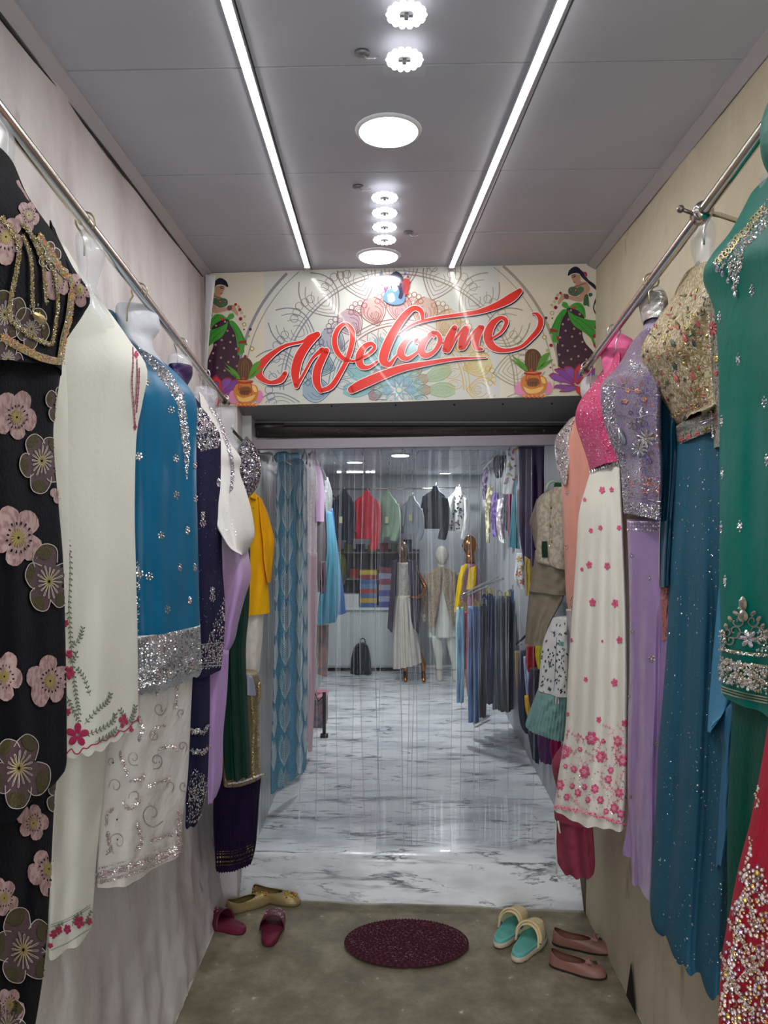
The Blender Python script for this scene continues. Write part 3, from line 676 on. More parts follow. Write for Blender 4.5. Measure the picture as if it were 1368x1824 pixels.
def lady(parent, fx, fy, label, seed):
    p = Print(); D = .0008
    for k, (c, pts) in enumerate(LADY): p.curve([(fx(x), fy(y)) for x, y in pts], c, D+.00012*k, 3)
    D2 = D+.00012*len(LADY)
    for (x, y) in ((720,825),(755,905),(860,880),(935,940),(835,980),(685,990),(965,1045),(715,1090),(870,1100),(780,1155),(1005,1140),(675,1205),(915,1225),(1085,1215),(825,1260),(1015,1265),(720,1305),(930,700),(790,765),(820,650)):
        p.disc(fx(x), fy(y), 1.9, (196,158,140), D2, 8); p.disc(fx(x), fy(y), .9, (60,26,44), D2+.0001, 6)
    for (x, y, r) in ((820,400,2.4),(880,400,3),(850,440,1.6),(910,420,1.6)): p.disc(fx(x), fy(y), r, (120,50,50), D2, 8); p.disc(fx(x), fy(y), r*.45, (200,160,90), D2+.0001, 6)
    p.stroke([(fx(838),fy(238),.8),(fx(862),fy(232),1.5),(fx(880),fy(222),.8)], (20,16,24), D2+.0002, 4); p.stroke([(fx(832),fy(222),.6),(fx(858),fy(208),.9),(fx(882),fy(205),.6)], (20,16,24), D2+.0002, 4)
    p.disc(fx(866), fy(300), 1.2, (130,30,34), D2+.0002, 8, .8); p.disc(fx(935), fy(262), 1.7, (196,160,90), D2+.0002, 8)
    p.stroke([(fx(860),fy(360),1.2),(fx(940),fy(330),1.4),(fx(1010),fy(310),1.2)], (120,90,60), D2+.0002, 4)
    for pts in (((640,740),(600,850),(570,930)),((720,700),(670,830),(640,960)),((860,720),(980,800),(1100,900)),((830,740),(960,860),(1080,980)),((900,570),(960,620),(990,690))):
        p.stroke([(fx(x),fy(y),.6) for x,y in pts], (24,80,28), D2+.0002, 4)
    for k, (c, pts) in enumerate(LOTUS):
        g = [(fx(x), fy(y)) for x, y in pts]; p.curve(g, (150,30,60), D2+.0004+.0002*k, 3)
        cx = sum(q[0] for q in g)/len(g); cy = sum(q[1] for q in g)/len(g); p.curve([(cx+(x-cx)*.86, cy+(y-cy)*.80) for x, y in g], c, D2+.0005+.0002*k, 3)
    for (x, y, r, c) in ((655,460,2.6,(180,160,120)),(615,540,3.2,(190,180,150)),(580,585,2.4,(180,160,110)),(640,500,3,(150,30,40)),(630,615,3.4,(130,28,36)),(690,435,2.6,(150,30,40)),(585,685,4,(170,150,100)),(585,685,2.2,(226,216,190)),(510,745,2.6,(90,30,40)),(588,748,1.4,(90,30,40)),(530,832,2.6,(170,150,100)),(490,988,4.2,(150,130,60)),(490,988,2.6,(230,216,160)),(572,1088,3.2,(140,26,34)),(525,1150,2.8,(180,160,110)),(610,1335,2.4,(180,160,110)),(565,1365,1.6,(110,30,40)),(510,1265,2.4,(140,40,40))):
        p.disc(fx(x), fy(y), r, c, D2+.0001*(1+(r<3)), 9)
    return p.done('lady_print', parent, label)
lady(bn, lambda x: 900+x/7.017, lambda y: 460+y/7.017, 'lady in green sash strewing petals above a lotus, right end', 1)
lady(bn, lambda x: max(367.8, 410.3-((900+x/7.017)-1007.6)*1.02), lambda y: 563+((460+y/7.017)-542.7)*1.0, 'mirrored lady in green sash strewing petals, left end', 2)
def pot(fx, fy, label):
    p = Print(); D = .0050
    p.curve([(fx(x),fy(y)) for x,y in ((110,1680),(150,1560),(240,1560),(250,1700),(180,1710))], (214,130,170), D)
    p.curve([(fx(x),fy(y)) for x,y in ((510,1560),(560,1545),(590,1620),(560,1690),(500,1690))], (214,130,170), D)
    p.curve([(fx(x),fy(y)) for x,y in ((240,1410),(250,1210),(300,1140),(380,1140),(440,1200),(445,1300),(380,1410),(320,1440))], (92,58,30), D+.0001)
    for k in range(9): p.stroke([(fx(345+(k-4)*4),fy(1165),.5),(fx(345+(k-4)*16),fy(1230),.7),(fx(345+(k-4)*14),fy(1380),.5)], (150,104,50) if k%2 else (60,36,20), D+.0002, 4)
    for pts in (((45,1175),(110,1230),(230,1310),(280,1410),(200,1370),(140,1280)),((390,1400),(420,1290),(470,1210),(560,1175),(530,1250),(480,1330)),((400,1400),(480,1310),(600,1260),(530,1330),(460,1380)),((60,1250),(150,1300),(250,1400),(180,1360))):
        p.curve([(fx(x),fy(y)) for x,y in pts], (84,140,40), D+.0003, 4)
    p.curve([(fx(x),fy(y)) for x,y in ((240,1420),(445,1420),(430,1460),(500,1490),(525,1560),(510,1640),(450,1690),(350,1705),(260,1690),(200,1620),(192,1540),(220,1480),(260,1455))], (196,120,40), D+.0005)
    p.curve([(fx(x),fy(y)) for x,y in ((300,1500),(400,1500),(430,1560),(380,1600),(280,1590),(270,1540))], (120,66,20), D+.0006)
    p.curve([(fx(x),fy(y)) for x,y in ((440,1480),(490,1500),(505,1560),(470,1560),(445,1520))], (236,190,110), D+.0006)
    p.curve([(fx(x),fy(y)) for x,y in ((225,1600),(330,1640),(480,1600),(430,1670),(330,1690),(260,1670))], (232,180,100), D+.0006)
    p.curve([(fx(x),fy(y)) for x,y in ((235,1425),(350,1440),(450,1425),(440,1450),(350,1465),(245,1450))], (170,34,24), D+.0007)
    p.stroke([(fx(270),fy(1450),1.2),(fx(255),fy(1540),1.4),(fx(300),fy(1480),1)], (170,34,24), D+.0007, 4); p.stroke([(fx(420),fy(1450),1.6),(fx(440),fy(1530),1.2),(fx(430),fy(1610),.8)], (190,34,24), D+.0007, 4)
    for k in range(5): p.stroke([(fx(295+k*22),fy(1555),1),(fx(297+k*22),fy(1605),1)], (70,34,16), D+.0008, 2)
    p.stroke([(fx(290),fy(1558),.9),(fx(405),fy(1552),.9)], (70,34,16), D+.0008, 2)
    for k in range(17): p.disc(fx(225+k*17), fy(1715+(k%3)*9), 2.1, ((226,110,30),(238,150,40),(206,80,24))[k%3], D+.0008+.00003*k, 7)
    p.disc(fx(325), fy(1395), 2.8, (190,40,30), D+.0008, 8)
    return p.done('pot_print', bn, label)
pot(lambda x: 900+x/7.017, lambda y: 460+y/7.017, 'golden pot with coconut and leaves, right end')
pot(lambda x: 435.7+(x-340)/7.6*1.0, lambda y: 696+(y-1560)/7.0+1.5, 'golden pot with coconut and leaves, left end')
# small painted elephant-headed deity at the top
g = Print(); D = .0060; gx = lambda x: 590+x/3.8; gy = lambda y: 480+y/3.8
for k, (c, pts) in enumerate([((120,60,110),((350,110),(340,60),(380,30),(400,60),(380,130),(370,170))),((170,60,60),((490,60),(530,70),(525,130),(500,180),(480,150))),((30,40,56),((395,100),(400,40),(440,12),(480,40),(490,90),(480,130),(420,140))),
  ((96,130,164),((360,160),(400,130),(480,130),(500,200),(470,235),(400,235),(350,200))),((170,190,210),((415,85),(440,75),(460,90),(455,130),(430,150),(412,125))),((130,60,80),((462,85),(490,80),(500,130),(480,190),(462,150))),((40,40,60),((445,110),(475,110),(485,170),(475,200),(455,190),(462,150))),((186,200,214),((380,170),(420,160),(430,210),(390,220))),((26,30,44),((405,70),(440,55),(475,70),(440,64)))]):
    g.curve([(gx(x),gy(y)) for x,y in pts], c, D+.0001*k, 4)
for (x,y,c) in ((515,160,(190,70,50)),(345,95,(90,130,160)),(520,50,(150,70,90)),(335,30,(80,110,150)),(500,30,(120,80,140)),(440,90,(20,24,40)),(470,100,(20,24,40))): g.disc(gx(x),gy(y),2.2,c,D+.0012,7)
g.done('deity_print', bn, 'small blue painted elephant-headed deity')
# loose white edge of the banner on the left
b = MB(); e_ = [(372,489),(378,530),(373,590),(366,650),(366,716)]
Cloth('loose_edge', [(366,489,384,491),(366,515,382,515),(365,560,377,560),(365,610,372,610),(364,660,369,660),(364,716,368,718)], (3.16,3.15), .006, M('white_vinyl_back', (206,204,204), .35), bn, nu=8, nv=30)
# wall behind banner + soffit
mb = MB(); m_hd = M('grey_soffit', (132,130,132), .6)
mb.hexa([(-.86,3.26,HC+.49),(1.05,3.18,HC+.505),(1.05,3.44,HC+.45),(-.86,3.44,HC+.45),(-.86,3.26,ZC+.05),(1.05,3.18,ZC+.05),(1.05,3.44,ZC+.05),(-.86,3.44,ZC+.05)])
mb.build('wall_back', m_hd, None, False, 'structure')
mb = MB(); a = sp(372,721.5,-.011); c = sp(1061,703.5,-.011)
mb.hexa([a+Vector((0,0,-.004)), c+Vector((0,0,-.004)), (1.0,3.40,HC+.448), (-.80,3.40,HC+.448), a+Vector((0,0,.003)), c+Vector((0,0,.003)), (1.0,3.40,HC+.456), (-.80,3.40,HC+.456)])
mb.build('trim_4', M('soffit_board', (120,120,122), .5), None, False, 'structure')
b = MB()
for px in (505, 590, 705, 810, 897, 985): p = sp(px, 0, -.02); b.ball((p.x, p.y+.02, HC+.487-.0*px), .004, 6, 4)
b.build('trim_5', m_dark, None, True, 'structure')
# shutter beam above the door: dark rough timber with bolts, then the pale door head
shb = thing('shutter_beam', 'dark weathered shutter beam with bolts above the doorway', 'beam', (0,3.43,HC+.40))
b = MB(); b.box((.13,3.47,HC+.405), (1.75,.05,.045)); b.build('timber', M('weathered_timber', (92,84,82), .75, var=((52,44,44), 9, (.25,1,3), .35, .65), bump=(40,.6,(.2,1,3))), shb, False)
b = MB(); b.box((.13,3.455,HC+.437), (1.75,.05,.012)); b.build('flange', M('rusty_flange', (70,62,62), .6, .3), shb, False)
b = MB()
for k in range(13): b.ball((-.55+k*.115+R.uniform(-.02,.02), 3.443, HC+.405+R.uniform(-.006,.006)), .006, 8, 5)
b.build('bolt', M('bolt_metal', (110,100,100), .5, .6), shb)
b = MB(); b.box((-.50,3.42,HC+.43),(.11,.02,.016)); b.tube([(-.57,3.41,HC+.425),(-.47,3.41,HC+.425)],.012,10); b.build('latch', M('latch_steel',(96,88,90),.4,.7), shb)
mb = MB(); mb.hexa([(-.66,3.36,HC+.318),(.86,3.36,HC+.340),(.86,3.42,HC+.340),(-.66,3.42,HC+.318),(-.66,3.36,HC+.358),(.86,3.36,HC+.385),(.86,3.42,HC+.385),(-.66,3.42,HC+.358)])
mb.build('door_1', M('door_head_paint', (150,140,150), .3, spec=.6), None, False, 'structure')
# jambs
mb = MB(); mb.box((-.69,3.28,1.05), (.15,.12,2.1)); mb.build('trim_6', m_lw, None, False, 'structure')
mb = MB(); mb.box((.860,3.20,1.05), (.075,.12,2.1)); mb.build('trim_7', M('stained_jamb', (112,98,88), .7, var=((60,48,42), 5, (1,1,.3), .38, .62), bump=(20,.4)), None, False, 'structure')
# ================================================================ inner shop shell
m_iw = M('streaked_wall_sheet', (196,198,196), .3, var=((150,152,152), 7, (1,3,.18), .42, .68), spec=.5)
m_iw2 = M('inner_wall_grey', (172,176,180), .45, var=((150,154,158), 1.2, (1,1,1), .35, .7))
IH = HC+.47
mb = MB(); mb.hexa([(-.75,3.34,0),(-.575,3.34,0),(-.56,7.8,0),(-.75,7.8,0),(-.75,3.34,IH),(-.575,3.34,IH),(-.56,7.8,IH),(-.75,7.8,IH)]); mb.build('wall_inner_left', m_iw, None, False, 'structure')
mb = MB(); mb.hexa([(.845,3.20,0),(1.1,3.20,0),(1.1,7.8,0),(.965,7.8,0),(.845,3.20,IH),(1.1,3.20,IH),(1.1,7.8,IH),(.965,7.8,IH)]); mb.build('wall_inner_right', m_iw2, None, False, 'structure')
mb = MB(); mb.box((.2,7.8,1.1), (1.9,.1,2.2)); mb.build('wall_inner_back', m_iw2, None, False, 'structure')
mb = MB(); mb.box((.2,5.6,IH+.06), (1.95,4.5,.06)); ic = mb.build('ceiling_inner', m_dark, None, False, 'structure')
m_ip = M('inner_ceiling_tile', (176,180,188), .4)
y = 3.45; r_ = 0
while y < 7.74:
    x = -.72-(.19 if r_ % 2 else 0)
    while x < .98:
        xa, xb = max(x, -.72)+.002, min(x+.38, .98)-.002
        if xb-xa > .02: b = MB(); b.box(((xa+xb)/2, y+.16, IH+.012+R.uniform(-.001,.001)), (xb-xa, .316, .025)); b.build('ceiling_tile', m_ip, ic, False)
        x += .38
    y += .32; r_ += 1
m_lt = emit_mat('inner_light_glow', (246,250,255), 9)
k = 0
for (px, py, rx, ry, lb) in ((632,825,.058,.05,'small round light on the inner ceiling, far left'),(713,813,.060,.09,'brightest square light on the inner ceiling'),(793,844,.05,.05,'small round light on the inner ceiling, right')):
    Z = .455*F/(HY-py); x = (px-CX)/F*Z; root = thing('ceiling_light', lb, 'light', (x, Z, IH-.004), 'inner ceiling lights')
    b = MB(); b.disc((x,Z,IH-.010), rx+.008, 24, 0, .009, (1, ry/rx)); b.build('rim', m_ring, root)
    b = MB(); b.disc((x,Z,IH-.013), rx, 24, 0, .003, (1, ry/rx)); b.build('diffuser', m_lt, root, False)
    ld = bpy.data.lights.new('ceiling_lamp', 'AREA'); ld.shape = 'DISK'; ld.size = rx*2; ld.energy = (12 if px == 713 else 7); ld.color = (.95,.98,1)
    lo = bpy.data.objects.new('ceiling_lamp', ld); COL.objects.link(lo); lo.location = (x, Z, IH-.016); lo.parent = root; lo.matrix_parent_inverse = Matrix.Translation(-root.location)
for (pxs, nn) in (((604,), 0), ((621,628,635,643), 0), ((655,664), 0)):
    for px in pxs:
        Z = .455*F/(HY-842.5); x = (px-CX)/F*Z; b = MB(); b.disc((x, Z, IH-.012), .017, 12, 0, .012, (1.1,1.6))
        tag(b.build('spot_light', m_lt, None, False), 'tiny spot light, %s in the row at the inner ceiling back' % ('leftmost','second from the left','third from the left','fourth from the left','third from the right','second from the right','rightmost')[(604,621,628,635,643,655,664).index(px)], 'light', 'spot lights in a row by the back wall')
# ================================================================ rails and hanging bust forms
m_ss = M('polished_steel', (205,200,192), .16, 1.0)
m_hk = M('brass_wire', (176,168,140), .3, .9)
m_wr = M('steel_wire', (190,190,194), .25, .9)
m_bust = M('clear_plastic_bust', (226,230,238), .22, spec=.6, alpha=.30, coat=.3)
def railline(name, label, pa, za, pb, zb, ext, r):
    a, b_ = P(*pa, za), P(*pb, zb); d = b_-a; s = a-d*ext
    root = thing(name, label, 'rail', a, 'clothes rails')
    b = MB(); b.tube([s.lerp(b_, k/12) for k in range(13)], r, 20); b.build('rod', m_ss, root)
    b = MB(); dn = d.normalized(); b.tube([b_-dn*.03, b_+dn*.012], r*1.22, 20); b.build('end_cap', m_ss, root)
    return root, a, d
LR, la, ldv = railline('clothes_rail', 'polished steel rail along the left wall holding the garments', (0,200), 1.15, (402,716), 2.95, .55, .0125)
RR, ra, rdv = railline('clothes_rail', 'polished steel rail along the right wall holding the garments', (1368,221), 1.30, (1040,662), 2.62, .9, .0125)
def rail_at(side, px):
    a, d = (la, ldv) if side == 'l' else (ra, rdv)
    k = (px-CX)/F; t = (k*a.y-a.x)/(d.x-k*d.y); return a+d*t
def brackets(root, side, pxs):
    for px in pxs:
        c = rail_at(side, px); s = -1 if side == 'l' else 1; wx = (-.74 if side == 'l' else .835)
        b = MB(); b.tube([c, c+Vector((s*.02,0,.0)), (wx, c.y, c.z)], .005, 8); b.tube([(wx, c.y, c.z), (wx+s*.004, c.y, c.z-.0)], .018, 14)
        b.build('wall_bracket', m_ss, root)
brackets(LR, 'l', (392,)); brackets(RR, 'r', (1062,))
c = rail_at('r', 1250); b = MB(); dn = rdv.normalized(); b.tube([c-dn*.016, c+dn*.016], .019, 20); o = b.build('clamp', m_ss, RR)
b = MB(); b.tube([c+Vector((-.012,0,-.004)), c+Vector((-.045,-.01,.004))], .004, 8); b.ball(c+Vector((-.048,-.011,.004)), .008, 10, 8); b.build('screw', M('screw_steel',(120,112,108),.35,.8), o)
b = MB(); w0 = Vector((.832, c.y+.10, c.z+.00))
b.tube([c+Vector((.018,.01,.004)), c+Vector((.05,.03,.008)), w0+Vector((-.012,0,.008)), w0+Vector((-.004,0,-.004)), w0+Vector((-.003,0,-.03))], .0055, 8); b.build('wall_bracket', m_ss, RR)
def hook(side, px, x1, y1, Z1, parent, mat=None):
    c = rail_at(side, px); r = .019; b = MB(); pts = []
    q = P(x1, y1, c.y)
    sg = 1 if side == 'l' else -1
    for k in range(11):
        a = PI*1.25-PI*1.45*k/10; pts.append(c+Vector((-sg*r*math.cos(a)*-1*-1, 0, r*math.sin(a))))
    pts.append(Vector((q.x*.5+pts[-1].x*.5, c.y, q.z*.35+pts[-1].z*.65))); pts.append(q); pts.append(q+Vector((0,0,-.03)))
    b.tube(pts, .0022, 7); return b.build('hook', mat or m_wr, parent)
def bust(label, side, px, rows, z, B=.035, mat=None, hk=None, group='clear plastic bust hangers', lowrows=None):
    """hollow half torso of clear plastic under the garment, with its wire hook"""
    c = rail_at(side, px); root = thing('bust_hanger', label, 'hanger', c, group)
    Cloth('bust', rows, z, B, mat or m_bust, root, nu=20, nv=24, wob=0, cap=True)
    x1 = (rows[0][0]+rows[0][2])/2; y1 = (rows[0][1]+rows[0][3])/2
    hook(side, px, x1, y1+3, None, root, hk); return root
# ---------------------------------------------------------------- shared materials
m_silver = M('silver_bead', (226,224,226), .18, .95); m_silverd = M('old_silver_bead', (150,148,150), .25, .9)
m_gold = M('gold_thread', (196,176,110), .3, .9); m_goldd = M('dull_gold_thread', (140,120,66), .4, .8)
m_pearl = M('pearl', (232,220,214), .18, .15, spec=.8, coat=.5); m_crys = M('crystal', (240,240,246), .06, .85)
m_irid = M('iridescent_sequin', (206,190,226), .12, .9); m_jet = M('jet_bead', (24,30,32), .12, .4, spec=.8)
m_amber = M('amber_crystal', (226,196,110), .12, .7)
SIL = [m_silver, m_crys, m_silverd]
# ================================================================ LEFT ROW
# 1 --- black floral long dress
t1 = thing('floral_long_dress', 'black long dress with dusty pink flowers and gold trimmed bodice, nearest on the left', 'dress', P(30, 420, 1.2), 'outfits on the left rail')
m_blk = M('black_crepe', (11,12,21), .85, sheen=.15, bump=(120,.25)); m_dp = M('dusty_pink_print', (196,166,164), .8, var=((160,126,126), 90, (1,1,1), .45, .6)); m_mv = M('mauve_brown_print', (92,70,76), .8)
m_ol = M('olive_net_print', (84,78,52), .75, bump=(200,.4)); m_ln = M('pale_outline_print', (204,196,190), .6); m_oy = M('straw_stamen', (168,150,86), .6); m_ye = M('yellow_stamen', (206,172,84), .6)
FM = [m_dp, m_mv, m_ol, m_ln, m_oy, m_blk, m_ye]
low = Cloth('lower_tier', [(-40,1330,100,1370),(-60,1420,96,1440),(-70,1560,90,1560),(-80,1690,80,1700),(-90,1830,60,1830),(-95,1960,40,1930)], (1.02,1.36), .09, m_blk, t1, ((2.2,.014,.1,.3,0),(4.7,.006,.4,.2,.1)), seed=3)
sk = Cloth('skirt', [(-90,560,100,600),(-95,650,109,652),(-95,760,95,770),(-95,900,105,905),(-90,1000,113,1010),(-88,1200,118,1200),(-85,1300,119,1300),(-85,1470,118,1362),(-86,1476,104,1383)], (.95,1.30), .085, m_blk, t1, ((1.7,.016,.2,.15,0),(4.1,.006,.6,.3,.2)), seed=1)
bo = Cloth('bodice', [(-60,300,34,330),(-75,350,50,364),(-80,392,72,396),(-85,440,102,434),(-85,490,122,486),(-88,540,130,540),(-88,580,122,590),(-86,608,112,622),(-84,676,110,664)], (.93,1.27), .10, m_blk, t1, ((1.5,.008,.3,.2,.1),), seed=2)
sl = Cloth('sleeve', [(88,398,103,430),(92,440,128,476),(96,480,160,528),(98,520,150,556),(100,560,130,586),(102,600,112,612)], (1.24,1.30), .03, m_blk, t1, ((2,.004,.1,.2,0),), nu=16, nv=24, seed=4)
def bigflower(S, cx, cy, r, rot, kind, n=5, sx=.8):
    for k in range(n):
        a = rot+2*PI*k/n+R.uniform(-.12,.12); L = r*R.uniform(.85,1.1)
        pts = S.petal(cx, cy, a, L, L*.86, 0 if kind == 'p' else 1, sx, .1, .0016, .0, 14, 3, .10)
        if kind == 'd': S.petal(cx+sx*L*.56*math.cos(a), cy+L*.56*math.sin(a), a, L*.42, L*.60, 2, sx, .05, .0022, .0, 12, 2, .08)
        S.ribbon([(p[0], p[1], 1.5) for p in pts[3:12]], 1.3, 3, .0028, 2) if kind == 'd' else None
    m_ = 16; rr = r*.36
    for k in range(m_):
        a = 2*PI*k/m_; q = R.uniform(.85,1.2)
        if kind == 'p':
            S.petal(cx, cy, a, rr*.85, rr*.2, 4, sx, .1, .0030, 0, 6, 1); S.petal(cx+sx*rr*.98*q*math.cos(a+.2), cy+rr*.98*q*math.sin(a+.2), a+.2, rr*.33, rr*.2, 5, sx, .0, .0034, 0, 6, 1)
        else:
            S.petal(cx, cy, a, rr*.85, rr*.16, 6 if kind == 'g' else 4, sx, .1, .0030, 0, 6, 1)
            c0 = (cx+sx*rr*1.1*q*math.cos(a), cy+rr*1.1*q*math.sin(a))
            S.ribbon([(cx+sx*rr*.3*math.cos(a), cy+rr*.3*math.sin(a), 1), (c0[0], c0[1], 1.1), (c0[0]+2.2*math.cos(a+1.4), c0[1]+2.6*math.sin(a+1.4), 1.0), (cx+sx*rr*.7*math.cos(a+.1), cy+rr*.7*math.sin(a+.1), .8)], 1, 3, .0036, 2)
S = Stick(sk)
for a in ((71,821,58,.5,'d'),(84,1036,62,.9,'d'),(30,1368,70,.3,'d'),(105,720,34,1,'d')): bigflower(S, *a)
for a in ((26,743,48,.2,'p'),(29,958,60,.5,'p'),(4,1205,44,.1,'p'),(86,1213,48,.9,'p'),(104,880,20,.9,'p'),(118,760,16,.9,'p')): bigflower(S, *a)
S.done('floral_print', FM, sk)
S = Stick(low)
for a in ((38,1692,72,.7,'d'),(110,1420,40,.2,'d'),(10,1830,50,.2,'d')): bigflower(S, *a)
for a in ((84,1548,46,.3,'p'),(56,1466,36,1.2,'p'),(4,1600,36,.4,'p'),(14,1790,34,.4,'p')): bigflower(S, *a)
S.done('floral_print', FM, low)
S = Stick(bo)
for a in ((8,424,46,.4,'p'),(48,385,30,.2,'p'),(100,500,34,.8,'p'),(52,585,40,.3,'d'),(4,560,50,.9,'d'),(84,455,28,1.2,'d'),(10,640,36,.2,'d')): bigflower(S, *a)
S.done('floral_print', FM, bo)
S = Stick(sl); bigflower(S, 140, 515, 34, .2, 'p'); S.done('floral_print', FM, sl)
def chain(S, pts, w, mis=(0,), dens=1.6, r=1.3):
    S.bl = .0042
    sm = crom(pts, 16)
    for i in range(len(sm)-1):
        a, b_ = sm[i], sm[i+1]; l = math.hypot(b_[0]-a[0], b_[1]-a[1])
        n = max(1, int(l*dens*w/6+.5)) if R.random() < 1 else 0
        for k in range(n):
            t = R.random(); S.bead(a[0]+(b_[0]-a[0])*t+R.uniform(-w,w)/2, a[1]+(b_[1]-a[1])*t+R.uniform(-w,w)/2, r*R.uniform(.7,1.2), R.choice(mis), 1.0)
m_lime = M('lime_thread', (214,206,120), .4, .3); m_rose = M('rose_thread', (206,110,140), .5); m_aqua = M('aqua_thread', (120,170,176), .5); m_orng = M('orange_thread', (216,150,60), .45); m_cream = M('cream_ribbon', (206,196,140), .5)
S = Stick(bo)
for pts, w in ((((0,600),(30,618),(62,634),(90,642),(106,643)), 13), (((66,420),(88,455),(108,485),(122,500),(123,530),(118,570),(110,600),(104,640)), 11)):
    S.ribbon([p+(w,) for p in pts], w, 0, .003, 8); S.ribbon([(p[0],p[1]-w*.42,2.2) for p in pts], 2, 1, .004, 8)
    chain(S, pts, w*.8, (2,3,4,5,1), 3.2, 1.7)
for pts, w in ((((-4,388),(14,408),(28,440),(24,480),(14,530),(12,560),(20,576),(50,598),(80,612),(90,610)), 8), (((34,400),(52,420),(72,452),(92,488),(97,520),(98,550),(92,590),(88,608)), 6), (((36,420),(48,452),(52,490),(52,525),(54,548)), 6), (((42,404),(60,440),(72,470),(74,500),(76,520),(78,540)), 6)):
    S.ribbon([p+(w*.7,) for p in pts], w*.7, 6, .003, 8); chain(S, pts, w, (1,6,7), 3.4, 1.5)
S.petal(52, 556, .65, 30, 17, 1, 1, .0, .005, .003, 10, 2); S.scatter([(52,552),(66,556),(78,572),(74,586),(60,574)], 60, 1.0, 2.2, (7,1,8)); S.bead(57, 566, 5, 8, .6, 10)
for x, y in ((76,500),(78,516),(77,535),(62,542),(48,545)): S.bead(x, y, 3, 8, .7, 8)
S.bead(80,537,3.4,9,.7,8)
S.done('gold_trim', [m_cream, m_gold, m_lime, m_rose, m_aqua, m_orng, m_goldd, m_silver, m_crys, M('emerald_stone',(20,90,76),.1,spec=.9)], bo, 'stuff', 'beaded gold neck panel with multicoloured ribbon edging')
# collar
cl = Cloth('collar', [(12,335,36,330),(16,366,58,372),(28,398,66,408)], (1.10,1.17), .02, m_dp, t1, nu=12, nv=14, seed=6)
bust('clear plastic neck of the bust under the black floral dress', 'l', -40, [(-50,232,20,236),(-54,262,27,256),(-50,320,24,300),(-46,352,18,340),(-60,385,24,372)], (1.08,1.18), .05)
# 2 --- cream kurta set
t2 = thing('embroidered_kurta_set', 'cream kurta and trousers with pink flower and green leaf embroidered hems', 'kurta', P(150, 500, 1.6), 'outfits on the left rail')
m_cr = M('cream_cotton', (228,228,217), .8, sheen=.15, bump=(70,.12), spec=.25); m_pk = M('pink_thread', (176,52,92), .5, sheen=.3); m_gn = M('sage_thread', (104,118,98), .6); m_gy = M('grey_green_thread', (130,136,120), .6)
pt = Cloth('trousers', [(90,1296,196,1286),(90,1340,192,1328),(88,1430,183,1430),(87,1560,172,1530),(86,1640,167,1600),(86,1699,163,1650)], (1.57,1.74), .04, m_cr, t2, ((1.6,.010,.15,.05,0),), nu=30, nv=50, seed=8)
kb = Cloth('body', [(62,440,122,455),(60,480,150,500),(60,520,172,530),(60,560,198,562),(60,610,233,611),(58,662,262,657),(60,720,254,716),(62,790,243,780),(64,900,240,905),(66,1000,242,1006),(66,1130,245,1130),(66,1240,246,1230),(68,1352,247,1283)], (1.45,1.80), .085, m_cr, t2, ((1.3,.018,.32,.1,0),(2.7,.006,.1,.5,.0)), hem=(9,7), seed=9, wob=.003)
sv = Cloth('sleeve', [(70,600,118,640),(70,700,121,720),(72,850,122,860),(74,960,124,970),(80,1080,122,1090)], (1.42,1.50), .03, m_cr, t2, ((1,.004,.2,.1,0),), nu=16, nv=40, seed=10)
S = Stick(kb)
for pts in (((114,930),(124,1000),(122,1080),(126,1150),(132,1220),(140,1270)), ((150,1290),(172,1265),(190,1250),(196,1235)), ((150,1310),(176,1300),(200,1285),(204,1272)), ((160,1240),(150,1210),(136,1190)), ((126,1150),(140,1140),(146,1120)), ((228,1292),(236,1275),(240,1258)), ((212,1296),(222,1282),(214,1266)),((120,1180),(134,1170),(133,1160)),((118,1240),(128,1262),(140,1285)),((168,1322),(190,1312),(206,1300))): S.sprig(pts, 1.1, 1, 2, 7, 5)
for x, y, r in ((114,950,9),(117,985,10),(112,1060,8),(122,1198,13),(122,1165,8),(116,1110,7),(120,1268,7)): S.flower(x, y, r, 5, 0, .8, .3, .8, 1)
S.flower(137,1309,22,5,0,1,-.25,.62,2); S.flower(219,1284,13,4,0,.7,.3,.8,1); S.flower(233,1300,7,4,0,.6,0,.8,1); S.flower(246,1280,6,4,0,.5,0,.8,1)
for k, pts in enumerate((((236,618),(236,650),(234,680),(236,710),(240,760)), ((243,640),(243,680),(240,720)), ((247,655),(246,690),(242,735)))): S.ribbon([p+(1.2,) for p in pts], 1.2, 0, .002, 5); S.sprig(pts, .8, 0 if k != 1 else 2, None, 3, 6)
S.flower(242,632,7,4,0,.6,0,.9,2); S.flower(240,760,6,4,0,.5,0,.9,2)
hem = [(118,1345),(126,1337),(132,1345),(140,1345),(147,1336),(155,1336),(162,1330),(172,1328),(180,1322),(188,1322),(196,1314),(204,1314),(212,1305),(220,1306),(228,1300),(236,1290),(247,1284)]
S.ribbon([(x, y-3, 2.2) for x, y in hem], 2, 0, .0015, 5)
S.done('embroidery', [m_pk, m_gn, m_gy], kb, 'stuff', 'pink flowers and sage leaves stitched along the edges')
S = Stick(pt)
for x, y, r in ((95,1664,8),(104,1657,8),(119,1655,9),(140,1642,12),(158,1641,7),(90,1684,5)): S.flower(x, y, r, 5, 0, .8, .4, .8, 1)
for pts in (((92,1672),(100,1652),(112,1645)),((128,1650),(134,1632),(146,1626)),((148,1650),(156,1634),(162,1622))): S.sprig(pts, .9, 1, None, 5, 5)
S.ribbon([(90,1651,1),(120,1640,1),(160,1616,1)], 1, 2, .0015, 8); S.ribbon([(90,1647,.8),(120,1636,.8),(160,1612,.8)], 1, 2, .0015, 8); S.ribbon([(90,1692,1),(120,1679,1),(162,1652,1)], 1, 2, .0015, 8)
S.done('embroidery', [m_pk, m_gn, m_gy], pt)
